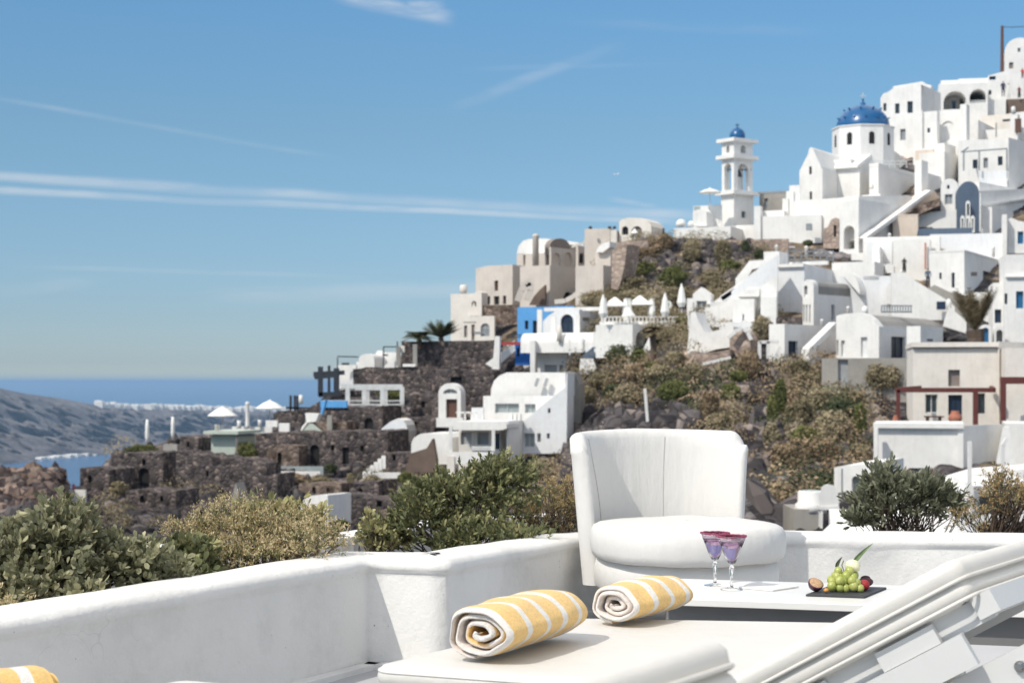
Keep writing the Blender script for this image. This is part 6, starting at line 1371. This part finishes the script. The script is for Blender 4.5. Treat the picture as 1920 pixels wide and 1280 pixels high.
rocks('crag_rubble', 'grey broken crag rocks on the upper slope', 300, (1170, 462, 1420, 545), RK, .45, 1.1, lambda x, y: nz2(x, y, 18, 3) > -.1 and y > sil_(x) + 10, 3)
rocks('lava_rubble', 'loose lava stones over the left slope', 2600, (0, 690, 1060, 1030), RK, .15, .5, lambda x, y: y > sil_(x) + 3, 4, .8, .8)
rocks('outcrop_rubble', 'rusty rocks of the dark outcrop at the left edge', 420, (-40, 884, 128, 960), stone('rusty_rock', [(.05, .04, .04), (.13, .085, .065), (.20, .15, .12), (.08, .06, .055), (.30, .22, .18)], 1.1, (.05, .04, .04), .4), .25, .75, lambda x, y: y > sil_(x) + 4, 5, 0, .3)

# palms ------------------------------------------------------------------
PLM = leafmat('palm_leaf', (.03, .04, .015), (.08, .09, .04), (.17, .15, .08), .1, .8)
PLD = leafmat('dry_palm_leaf', (.06, .045, .02), (.17, .13, .07), (.32, .26, .16), .1, .9)
def palm(label, px, ycrown, ybase, r, D, mat, up=.3, nf=34, trunk=.28, dd=0, narrow=1.0):
    k = D / F; c = W(px, ycrown, D); b = W(px, ybase, D); o = empty('palm_tree', b, label, 'palm tree'); rr = random.Random(int(px))
    m = MB(); m.tube([b - Vector((0, 0, .5)), b.lerp(c, .5) + Vector((.1, 0, 0)), c], [trunk * 1.15, trunk, trunk * 1.1], 9); m.obj('trunk', BRK, o)
    vs = []; fs = []; L = r * k
    for i in range(nf):
        a = rr.uniform(0, 2 * math.pi); e = up + rr.uniform(-.5, .75); d = Vector((math.cos(a) * narrow, math.sin(a) * narrow, e)).normalized(); ll = L * rr.uniform(.8, 1.1)
        pts = []
        for t in range(9):
            s = t / 8; pts.append(c + d * ll * s + Vector((0, 0, -ll * .42 * s * s * (1.2 if up < .8 else .25))))
        for t in range(1, 9):
            p = pts[t]; tn = (pts[t] - pts[t - 1]).normalized(); sd = tn.cross(Vector((0, 0, 1)))
            if sd.length < .05: sd = Vector((1, 0, 0))
            sd.normalize(); wl_ = ll * (.26 if up < .8 else .20) * math.sin(math.pi * min(1, (t + .6) / 9.2)) + .05
            for sg in (-1, 1):
                for q in (0, .5):
                    p0 = pts[t - 1].lerp(p, q); tip = p0 + sd * sg * wl_ + tn * wl_ * .9 - Vector((0, 0, wl_ * .25)); o_ = len(vs); vs += [p0 - tn * .05, p0 + tn * .07, tip]; fs.append((o_, o_ + 1, o_ + 2))
    V = np.array([tuple(v) for v in vs]); ti = np.repeat(np.random.default_rng(int(px)).uniform(0, 1, len(fs)), 3)
    me = npmesh('crown', V, np.array(fs), mat, wloc(o), ti); f = bpy.data.objects.new('crown', me); COL.objects.link(f); f.parent = o
palm('big dried up palm tree with upright fronds above the cream house', 1828, 618, 650, 92, 126, PLD, up=1.9, nf=44, trunk=.62, narrow=.95)
palm('small palm tree with thin trunk in front of the white terrace', 1223, 618, 688, 26, 143, PLD, up=.25, nf=30, trunk=.26)
palm('low palm on the garden wall, the left one of the pair', 785, 634, 645, 40, 186, PLM, up=.75, nf=60); palm('low palm on the garden wall, the right one of the pair', 826, 632, 645, 46, 187, PLM, up=.8, nf=70)

# people -----------------------------------------------------------------
def person(label, px, ybase, hpx, D, cols, pose=0, skirt=False):
    k = D / F; b = W(px, ybase, D); H_ = hpx * k; s = H_ / 1.72
    J = {'pel': (0, 0, .95), 'che': (0, .02, 1.30), 'nek': (0, .02, 1.48), 'hea': (0, 0, 1.60), 'top': (0, 0, 1.72),
         'shl': (-.19, .02, 1.42), 'ell': (-.24, .02, 1.14), 'hal': (-.20, -.12, .95), 'shr': (.19, .02, 1.42), 'elr': (.25, .02, 1.14), 'har': (.22, -.1, .94),
         'hil': (-.10, 0, .90), 'knl': (-.11, -.03 - .06 * pose, .50), 'anl': (-.11, .03 + .12 * pose, .08), 'tol': (-.12, -.10 + .12 * pose, .03), 'hir': (.10, 0, .90), 'knr': (.11, -.03 + .03 * pose, .50), 'anr': (.11, .02 - .18 * pose, .08), 'tor': (.12, -.11 - .18 * pose, .03)}
    rad = {'pel': .135, 'che': .15, 'nek': .055, 'hea': .095, 'top': .06, 'shl': .062, 'ell': .045, 'hal': .035, 'shr': .062, 'elr': .045, 'har': .035, 'hil': .095, 'knl': .062, 'anl': .042, 'tol': .035, 'hir': .095, 'knr': .062, 'anr': .042, 'tor': .035}
    names = list(J); E_ = [('pel', 'che'), ('che', 'nek'), ('nek', 'hea'), ('hea', 'top'), ('che', 'shl'), ('shl', 'ell'), ('ell', 'hal'), ('che', 'shr'), ('shr', 'elr'), ('elr', 'har'), ('pel', 'hil'), ('hil', 'knl'), ('knl', 'anl'), ('anl', 'tol'), ('pel', 'hir'), ('hir', 'knr'), ('knr', 'anr'), ('anr', 'tor')]
    if skirt: rad['knl'] = rad['knr'] = .12; rad['anl'] = rad['anr'] = .09
    me = bpy.data.meshes.new('person'); me.from_pydata([tuple(c * s for c in J[n]) for n in names], [(names.index(a), names.index(c)) for a, c in E_], [])
    o = bpy.data.objects.new('person', me); COL.objects.link(o); o.location = b; md = o.modifiers.new('skin', 'SKIN')
    sv = me.skin_vertices[0].data if me.skin_vertices else None
    if sv is None:
        bpy.context.view_layer.objects.active = o; o.select_set(True); bpy.ops.mesh.customdata_skin_add(); sv = me.skin_vertices[0].data
    for i, n in enumerate(names): sv[i].radius = (rad[n] * s, rad[n] * s); sv[i].use_root = (n == 'pel')
    sb = o.modifiers.new('sub', 'SUBSURF'); sb.levels = sb.render_levels = 1
    mt, nt, bb = newmat('clothing'); tc = nt.nodes.new('ShaderNodeTexCoord'); sp = nt.nodes.new('ShaderNodeSeparateXYZ'); nt.links.new(tc.outputs['Object'], sp.inputs[0])
    mp_ = nt.nodes.new('ShaderNodeMapRange'); nt.links.new(sp.outputs['Z'], mp_.inputs[0]); mp_.inputs[2].default_value = H_
    rp = ramp(nt, mp_.outputs[0], [(0, (.02, .02, .02)), (.05, cols[1]), (.55, cols[0]), (.855, (.42, .26, .19)), (.93, (.04, .03, .025))]); nt.nodes[-1].color_ramp.interpolation = 'CONSTANT' if hasattr(nt.nodes[-1], 'color_ramp') else None
    nt.links.new(rp, bb.inputs['Base Color']); bb.inputs['Roughness'].default_value = .9; me.materials.append(mt)
    return tag(o, label, 'person')
BK_ = (.015, .015, .018)
person('person in black standing on the stairs left of the terracotta post', 1695.5, 511, 29, DT(1745, 516) - 4, (BK_, BK_), skirt=True)
person('person in grey blue jacket and dark trousers standing on the ramp', 1740, 540, 38, DT(1780, 600) - 1, ((.10, .13, .17), (.02, .025, .05)), 1)
person('person in dark suit at the top right beside a figure in white', 1881, 182, 30, DT(1921, 184) - 7.6, ((.02, .03, .07), (.02, .02, .03)))
person('person in a long white dress at the top right skyline', 1891, 184, 28, DT(1921, 184) - 7.6, ((.75, .74, .70), (.75, .74, .70)), skirt=True)
person('person in dark red and black above the brown planter at the right', 1911, 184, 22, DT(1921, 184) - 8.2, ((.16, .02, .03), BK_), skirt=True)
person('person in a red top at the far upper right edge', 1917, 146, 18, DT(1921, 184) - 5, ((.55, .05, .04), (.2, .1, .1)))
person('person in red on the white ledge by the left rock outcrop', 138, 925, 20, 118, ((.45, .05, .08), (.25, .05, .08)))
person('person in dark clothing on the cliff lip left of the tower terrace', 1244, 441, 15, 188, ((.03, .05, .10), (.03, .03, .05)))
gl = MB(); g0 = W(1155, 327, 170); gl.add([g0 + Vector(p) for p in ((-.32, 0, .03), (-.14, .05, .10), (0, -.06, .02), (.16, .05, .12), (.30, 0, .09), (0, .1, .02), (0, 0, -.05))], [(0, 1, 6), (1, 2, 6), (2, 3, 6), (3, 4, 6), (1, 5, 2), (2, 5, 3), (0, 6, 1), (5, 6, 1), (5, 3, 6)]); tag(gl.obj('seagull', CNV), 'tiny white seagull gliding in the open sky', 'seagull')
h = House('white_ledge', 'small white ledge and wall by the red person at the left', 'ledge', 160, 935, D=120, th=8); h.box(122, 160, 162, 918, 928, dr=1, drop=.5)
h = House('cliff_pipe', 'white vertical pole standing on the cliff above the armchair', 'pole', 1212, 790, D=118, th=8); h.bars([(1209, 728, 1214, 790)], .18, 'pole', WHT, dd=-3)
# ================================================================ TERRAIN
ROCKC = {'lava': (.055, .048, .050), 'lav2': (.13, .112, .108), 'earth': (.13, .10, .068), 'pink': (.40, .31, .25), 'grey': (.11, .10, .10), 'scrub': (.13, .105, .055)}
def zone(px, py, P):
    n = noise.noise(P / 9.0); n2 = noise.noise(P / 3.0 + Vector((7, 1, 3)))
    cliff = 0.0
    if px < 1060 or py > 1200:
        c = 'lava' if n2 > -.15 else 'lav2'
        if n > .15 and px > 560: c = 'earth'
        amp = .7
        if px < 130: amp = 1.0; c = 'lava' if n2 < .2 else 'earth'
    elif py < 640:
        c = 'earth' if n > -.2 else 'grey'; amp = .9
        if py < 520 and px > 1160: c = 'grey' if n2 > 0 else ('earth' if n2 > -.3 else 'pink'); amp = 1.2
    else:
        c = 'lava' if n2 > -.1 else ('grey' if n2 > -.45 else 'earth'); amp = 1.8
        if 1280 < px < 1400 and 650 < py < 770: c = 'pink' if n2 > -.3 else 'grey'
        if py < 680 and n > .25: c = 'earth'
        if 1560 < px < 1640 and py < 840 and n2 < 0: c = 'pink'
    return c, amp
def build_terrain():
    xs = np.concatenate([np.arange(-500, 0, 20), np.arange(0, 1930, 5), np.arange(1930, 2500, 30)])
    nr = 120; vs = []; col = []
    back = [(6, -.3), (20, -1), (60, -4), (140, -18), (260, -60), (500, -140)]
    front = [(1160, 30, -6.5), (1200, 18, -6.5), (1300, 8, -7), (1400, -30, -8)]
    for px in xs:
        ys = float(np.interp(px, sx_, sy_))
        top = W(px, ys, DT(px, ys))
        for dd, dz in reversed(back):
            k = (top.y + dd) / top.y
            vs.append((top.x * k - dd * .5 * 0, top.y + dd, top.z + dz * (1 + max(0, (700 - px) / 700.0) * .8))); col.append(ROCKC['earth'])
        for j in range(nr):
            t = j / (nr - 1); py = ys + (1125 - ys) * t ** .95
            D = DT(px, py)
            if px < 130: D = D * (1 - .30 * min(1, (130 - px) / 40))
            P = W(px, py, D)
            c, amp = zone(px, py, P)
            q = P / 7.0
            h = noise.noise(q) * 1.0 + .55 * noise.noise(q * 2.3) + .35 * abs(noise.noise(q * 5.1)) + .2 * noise.noise(q * 11)
            cr = (2.6 * max(0, noise.noise(Vector((P.x / 5.5, 3, P.z / 15)))) ** .8 + 1.1 * abs(noise.noise(Vector((P.x / 2.2, 9, P.z / 3.5))))) if amp > 1.5 else 0
            am = amp * min(1, t * 12 + .12)
            off = h * am * .8 + cr * 3.6
            if amp == 1.8:
                xc = 1412 + (py - 700) * .09 + 7 * noise.noise(Vector((py / 30, 1, 1)))
                off += 9 * math.exp(-((px - xc) / 24) ** 2) * min(1, max(0, (py - 672) / 40))
                xd = 1330 - (py - 760) * .35; off += 5 * math.exp(-((px - xd) / 13) ** 2) * min(1, max(0, (py - 740) / 30))
                xe = 1600 - (py - 700) * .45; off += 6 * math.exp(-((px - xe) / 15) ** 2) * min(1, max(0, (py - 690) / 30))
                yv = 775 + 12 * noise.noise(Vector((px / 40, 2, 2))); off += 4 * math.exp(-((py - yv) / 12) ** 2) * (1 if px < 1300 else 0)
            P = P + Vector((0, off, off * .12 + (.25 * am * noise.noise(q * 6 + Vector((3, 3, 3))))))
            vs.append(tuple(P)); col.append(ROCKC[c])
        for (py, D, z) in front: vs.append(((px - CX) * max(D, 20) / F * 1.15, D, z)); col.append(ROCKC['earth'])
    m = len(back) + nr + len(front); n = len(xs)
    V = np.array(vs); I = np.arange(n * m).reshape(n, m)
    Fq = np.stack([I[:-1, :-1], I[1:, :-1], I[1:, 1:], I[:-1, 1:]], -1).reshape(-1, 4)
    mt, nt, b = newmat('rocky_hillside')
    at = nt.nodes.new('ShaderNodeAttribute'); at.attribute_name = 'ground'
    tc = nt.nodes.new('ShaderNodeTexCoord')
    v = nt.nodes.new('ShaderNodeTexVoronoi'); v.inputs['Scale'].default_value = .9; nt.links.new(tc.outputs['Object'], v.inputs['Vector'])
    sep = nt.nodes.new('ShaderNodeSeparateColor'); nt.links.new(v.outputs['Color'], sep.inputs[0])
    c = mixcol(nt, at.outputs['Color'], ramp(nt, sep.outputs[0], [(0, .45), (.5, 1.0), (1, 1.9)]), 1.0, 'MULTIPLY')
    n1 = noise_n(nt, .5, 8, .7); n2 = noise_n(nt, 2.5, 6, .7)
    c = mixcol(nt, c, ramp(nt, n1, [(.35, .55), (.62, 1.5)]), 1.0, 'MULTIPLY')
    c = mixcol(nt, c, ramp(nt, n2, [(.38, .6), (.6, 1.3)]), 1.0, 'MULTIPLY')
    nt.links.new(c, b.inputs['Base Color']); b.inputs['Roughness'].default_value = 1; b.inputs['Specular IOR Level'].default_value = .1
    bump(nt, b, mixcol(nt, v.outputs['Distance'], n2, .5), 1, .5)
    me = npmesh('terrain', V, Fq, mt, (0, 0, 0))
    ca = me.attributes.new('ground', 'FLOAT_COLOR', 'POINT')
    C4 = np.ones((len(V), 4), np.float32); C4[:, :3] = np.array(col); ca.data.foreach_set('color', C4.ravel())
    o = bpy.data.objects.new('terrain', me); COL.objects.link(o); tag(o, kind='structure')
    return o
build_terrain()
hw = MB(); hw.box(3.3, -4, 0, 3.8, 4.6, 3.4); tag(hw.obj('wall_bounce', WHT), kind='structure')  # unseen sunlit wall, added to bounce fill light onto the planter wall

# sea, cape ---------------------------------------------------------------
SEA = -205.0
sm, nt, b = newmat('sea_water')
b.inputs['Base Color'].default_value = (.012, .065, .16, 1); b.inputs['Roughness'].default_value = .22; b.inputs['IOR'].default_value = 1.33
tc = nt.nodes.new('ShaderNodeTexCoord')
bump(nt, b, noise_n(nt, .035, 8, .7), .6, 6.0)
s = MB(); s.add([(-160000, -3000, SEA), (160000, -3000, SEA), (160000, 300000, SEA), (-160000, 300000, SEA)], [(0, 1, 2, 3)])
tag(s.obj('sea_water', sm, origin=Vector((0, 0, SEA))), kind='structure')
def build_cape():
    ridge = [(-700, 700), (-200, 706), (0, 727), (52, 739), (104, 745), (135, 750), (167, 757), (208, 763), (300, 766), (400, 768), (560, 771), (640, 775), (760, 800), (900, 812)]
    rx = [p[0] for p in ridge]; ry = [p[1] for p in ridge]
    vs = []; nx = 260; nr = 56
    for i in range(nx):
        px = -700 + 1600 * i / (nx - 1); yr = float(np.interp(px, rx, ry)) + 1.2 * noise.noise(Vector((px / 40, 0, 0)))
        D0 = 4250 + 3.0 * max(0, px); D1 = D0 + 1500 + 500 * math.sin(px / 300)
        top = W(px, yr, D1); ysh = HY + (EYE - SEA + 3) * F / D0
        for j in range(nr):
            t = j / (nr - 1)
            D = D0 + (D1 - D0) * t; z = (SEA - 3) + (top.z - SEA + 3) * (t ** .72)
            X = (px - CX) * D / F
            q = Vector((X, D, z)) / 420.0
            g = abs(noise.noise(Vector((q.x * 2.2, q.y * .8, q.z)))) * 1.0 + .6 * abs(noise.noise(q * 3.3)) + .3 * noise.noise(q * 8)
            e = math.sin(math.pi * min(1, t * 1.02)) ** .7
            vs.append((X, D - g * 330 * e, z + (g - .5) * 70 * e))
        for dd, dz in ((300, -8), (1500, -90)): vs.append(((px - CX) * (D1 + dd) / F, D1 + dd, top.z + dz))
    m = nr + 2; I = np.arange(nx * m).reshape(nx, m)
    Fq = np.stack([I[:-1, :-1], I[:-1, 1:], I[1:, 1:], I[1:, :-1]], -1).reshape(-1, 4)
    mt, nt, b = newmat('cape_rock')
    n1 = noise_n(nt, .006, 8, .65); n2 = noise_n(nt, .03, 6, .7)
    c = ramp(nt, n1, [(.3, (.06, .055, .058)), (.5, (.135, .12, .118)), (.68, (.22, .195, .185))])
    c = mixcol(nt, c, ramp(nt, n2, [(.3, .6), (.65, 1.3)]), 1.0, 'MULTIPLY')
    nt.links.new(c, b.inputs['Base Color']); b.inputs['Roughness'].default_value = 1
    bump(nt, b, n1, 1, 60)
    me = npmesh('hills_cape', np.array(vs), Fq, mt, (0, 4000, -200), smooth=False)
    o = bpy.data.objects.new('hills_cape', me); COL.objects.link(o); o.location = (0, 4000, -200); tag(o, kind='structure')
    # far village along the crest, too small to count
    rnd = random.Random(8); m = MB()
    for k in range(230):
        px = rnd.uniform(176, 660); yr = float(np.interp(px, rx, ry)); D0 = 4250 + 3.0 * px; D1 = D0 + 1500 + 500 * math.sin(px / 300)
        c = W(px, yr + rnd.uniform(-1.5, 2 + 4 * math.exp(-((px - 225) / 25) ** 2)) - 1, D1 - rnd.uniform(0, 60)); w = rnd.uniform(7, 18); h = rnd.uniform(8, 17)
        m.box(c.x - w, c.y - 10, c.z - 30, c.x + w, c.y + 10, c.z + h)
    for k in range(26):
        px = rnd.uniform(70, 175); D0 = 4250 + 3 * px
        c = W(px, HY + (EYE - SEA) * F / (D0 - 20) - rnd.uniform(2, 6), D0 + 30); w = rnd.uniform(5, 14)
        m.box(c.x - w, c.y - 10, c.z - 8, c.x + w, c.y + 10, c.z + 3)
    tag(m.obj('distant_village', WHT), 'thin band of tiny white houses along the far cape crest', 'village', kind='stuff')
build_cape()

# haze --------------------------------------------------------------------
hz = bpy.data.materials.new('haze_air'); hz.use_nodes = True; nt = hz.node_tree
nt.nodes.remove(nt.nodes['Principled BSDF']); pv = nt.nodes.new('ShaderNodeVolumePrincipled')
pv.inputs['Color'].default_value = (.35, .54, .74, 1); pv.inputs['Density'].default_value = HAZE; pv.inputs['Anisotropy'].default_value = .1
nt.links.new(pv.outputs[0], nt.nodes['Material Output'].inputs['Volume'])
if HAZE > 0:
    h = MB(); h.box(-161000, -3500, SEA - 2, 161000, 301000, 53)
    tag(h.obj('haze', hz), 'even pale blue sea haze', 'haze', kind='stuff')

# ---------------------------------------------------------------- sky, sun, camera
SUNAZ = Vector((-.74, -.67)); EL = R(46)
w = bpy.data.worlds.new('World'); SC.world = w; w.use_nodes = True; nt = w.node_tree
bg = nt.nodes['Background']; sky = nt.nodes.new('ShaderNodeTexSky'); sky.sky_type = 'NISHITA'; sky.sun_disc = False
sky.sun_elevation = EL; sky.sun_rotation = math.atan2(SUNAZ.x, SUNAZ.y) % (2 * math.pi)
sky.altitude = 200; sky.air_density = 1.0; sky.dust_density = .35; sky.ozone_density = 1.6
tcw = nt.nodes.new('ShaderNodeTexCoord'); DIR = tcw.outputs['Generated']
def mth(op, a, b=None, c=None):
    n = nt.nodes.new('ShaderNodeMath'); n.operation = op
    for i, v in enumerate((a, b, c)):
        if v is None: continue
        if isinstance(v, (int, float)): n.inputs[i].default_value = v
        else: nt.links.new(v, n.inputs[i])
    return n.outputs[0]
def vdot(a, v):
    n = nt.nodes.new('ShaderNodeVectorMath'); n.operation = 'DOT_PRODUCT'; nt.links.new(a, n.inputs[0]); n.inputs[1].default_value = v; return n.outputs['Value']
def sstep(v, lo, hi):
    n = nt.nodes.new('ShaderNodeMapRange'); n.interpolation_type = 'SMOOTHSTEP'; nt.links.new(v, n.inputs[0]); n.inputs[1].default_value = lo; n.inputs[2].default_value = hi; return n.outputs[0]
def dirv(px, py): return Vector(((px - CX) / F, 1, (HY - py) / F)).normalized()
def streak(p0, p1, wid, dens, nscale=14, fade=.02, nlow=.35, nhigh=.62, taper=0):
    """condensation trail: great-circle band between two directions"""
    a, b = dirv(*p0), dirv(*p1); nrm = a.cross(b).normalized(); tan = (b - a).normalized()
    nz = nt.nodes.new('ShaderNodeTexNoise'); nz.inputs['Scale'].default_value = nscale; nz.inputs['Detail'].default_value = 5
    mp = nt.nodes.new('ShaderNodeMapping'); mp.inputs['Scale'].default_value = (1, 1, 5); nt.links.new(DIR, mp.inputs['Vector']); nt.links.new(mp.outputs[0], nz.inputs['Vector'])
    off = mth('MULTIPLY_ADD', nz.outputs['Fac'], wid * 1.1, -wid * .55)
    d = mth('ABSOLUTE', mth('ADD', vdot(DIR, nrm), off))
    band = mth('SUBTRACT', 1.0, sstep(d, wid * .12, wid))
    t = vdot(DIR, tan); t0 = a.dot(tan); t1 = b.dot(tan)
    m = mth('MULTIPLY', band, sstep(t, t0 - fade, t0 + fade)); m = mth('MULTIPLY', m, mth('SUBTRACT', 1.0, sstep(t, t1 - fade, t1 + fade)))
    m = mth('MULTIPLY', m, mth('MULTIPLY_ADD', sstep(nz.outputs['Fac'], nlow, nhigh), .6, .4))
    return mth('MULTIPLY', m, dens)
CL = [streak((-300, 316), (1290, 405), .0042, .38), streak((-300, 344), (1250, 415), .0030, .42),
      streak((640, -8), (835, 34), .0062, .42, 30, .008), streak((760, 12), (822, 20), .0075, .4, 40, .006),
      streak((880, 190), (1130, 95), .0050, .16, 20, .02), streak((0, 185), (560, 285), .0022, .16, 18, .03),
      streak((440, 552), (1000, 540), .0085, .17, 14, .03), streak((60, 500), (640, 518), .0022, .12, 14, .03), streak((1150, 374), (1225, 386), .0022, .25, 30, .006),
      streak((900, 130), (1250, 120), .0022, .06, 18, .03), streak((0, 545), (160, 530), .006, .10, 18, .02), streak((1120, 45), (1500, 60), .004, .05, 18, .03)]
acc = CL[0]
for x in CL[1:]: acc = mth('MAXIMUM', acc, x)
zc = nt.nodes.new('ShaderNodeSeparateXYZ'); nt.links.new(DIR, zc.inputs[0]); ZC = zc.outputs['Z']
grad = ramp(nt, ZC, [(0, (.78, .90, 1.0)), (.012, (.54, .67, .92)), (.04, (.50, .64, .87)), (.145, (.57, .75, .84)), (.25, (.58, .90, 1.06))])
tint = nt.nodes.new('ShaderNodeMix'); tint.data_type = 'RGBA'; tint.blend_type = 'MULTIPLY'; tint.inputs[0].default_value = 1; nt.links.new(grad, tint.inputs[7])
nt.links.new(sky.outputs[0], tint.inputs[6])
mx = nt.nodes.new('ShaderNodeMix'); mx.data_type = 'RGBA'; nt.links.new(acc, mx.inputs[0]); nt.links.new(tint.outputs[2], mx.inputs[6]); mx.inputs[7].default_value = (CLOUD * .95, CLOUD * .97, CLOUD, 1)
# unseen bright broken cloud, added above the frame to lift the shade
cn = nt.nodes.new('ShaderNodeTexNoise'); cn.inputs['Scale'].default_value = 2.2; cn.inputs['Detail'].default_value = 6; nt.links.new(DIR, cn.inputs['Vector'])
cov = mth('MULTIPLY', sstep(ZC, .27, .42), sstep(cn.outputs['Fac'], .36, .56)); cov = mth('MULTIPLY', cov, .85)
mc = nt.nodes.new('ShaderNodeMix'); mc.data_type = 'RGBA'; nt.links.new(cov, mc.inputs[0]); nt.links.new(mx.outputs[2], mc.inputs[6]); mc.inputs[7].default_value = (CLOUDFILL, CLOUDFILL * .965, CLOUDFILL * .93, 1)
nt.links.new(mc.outputs[2], bg.inputs['Color']); bg.inputs['Strength'].default_value = SKYS
sd = bpy.data.lights.new('sun', 'SUN'); sd.energy = SUNS; sd.angle = R(.53); sd.color = (1, .945, .85)
so = bpy.data.objects.new('sun', sd); COL.objects.link(so); so.location = (-20, -20, 40)
dv = Vector((SUNAZ.x * math.cos(EL), SUNAZ.y * math.cos(EL), math.sin(EL))); dv = Vector((SUNAZ.normalized().x * math.cos(EL), SUNAZ.normalized().y * math.cos(EL), math.sin(EL)))
so.rotation_euler = dv.to_track_quat('Z', 'Y').to_euler()
cam = bpy.data.cameras.new('camera'); co = bpy.data.objects.new('camera', cam); COL.objects.link(co); SC.camera = co
co.location = (0, 0, EYE); co.rotation_euler = (R(90), 0, 0)
cam.sensor_width = 36; cam.lens = 60; cam.shift_y = (HY - 640) / 1920; cam.clip_start = .1; cam.clip_end = 1e6
cam.dof.use_dof = True; cam.dof.focus_distance = 5.7; cam.dof.aperture_fstop = 7.5
SC.view_settings.view_transform = 'Standard'; SC.view_settings.look = 'None'; SC.view_settings.gamma = 1; SC.view_settings.exposure = EXPO
SC.view_settings.use_curve_mapping = False
cy = SC.cycles
cy.max_bounces = 8; cy.diffuse_bounces = 4; cy.transmission_bounces = 8; cy.volume_bounces = 1; cy.transparent_max_bounces = 12
cy.use_denoising = True
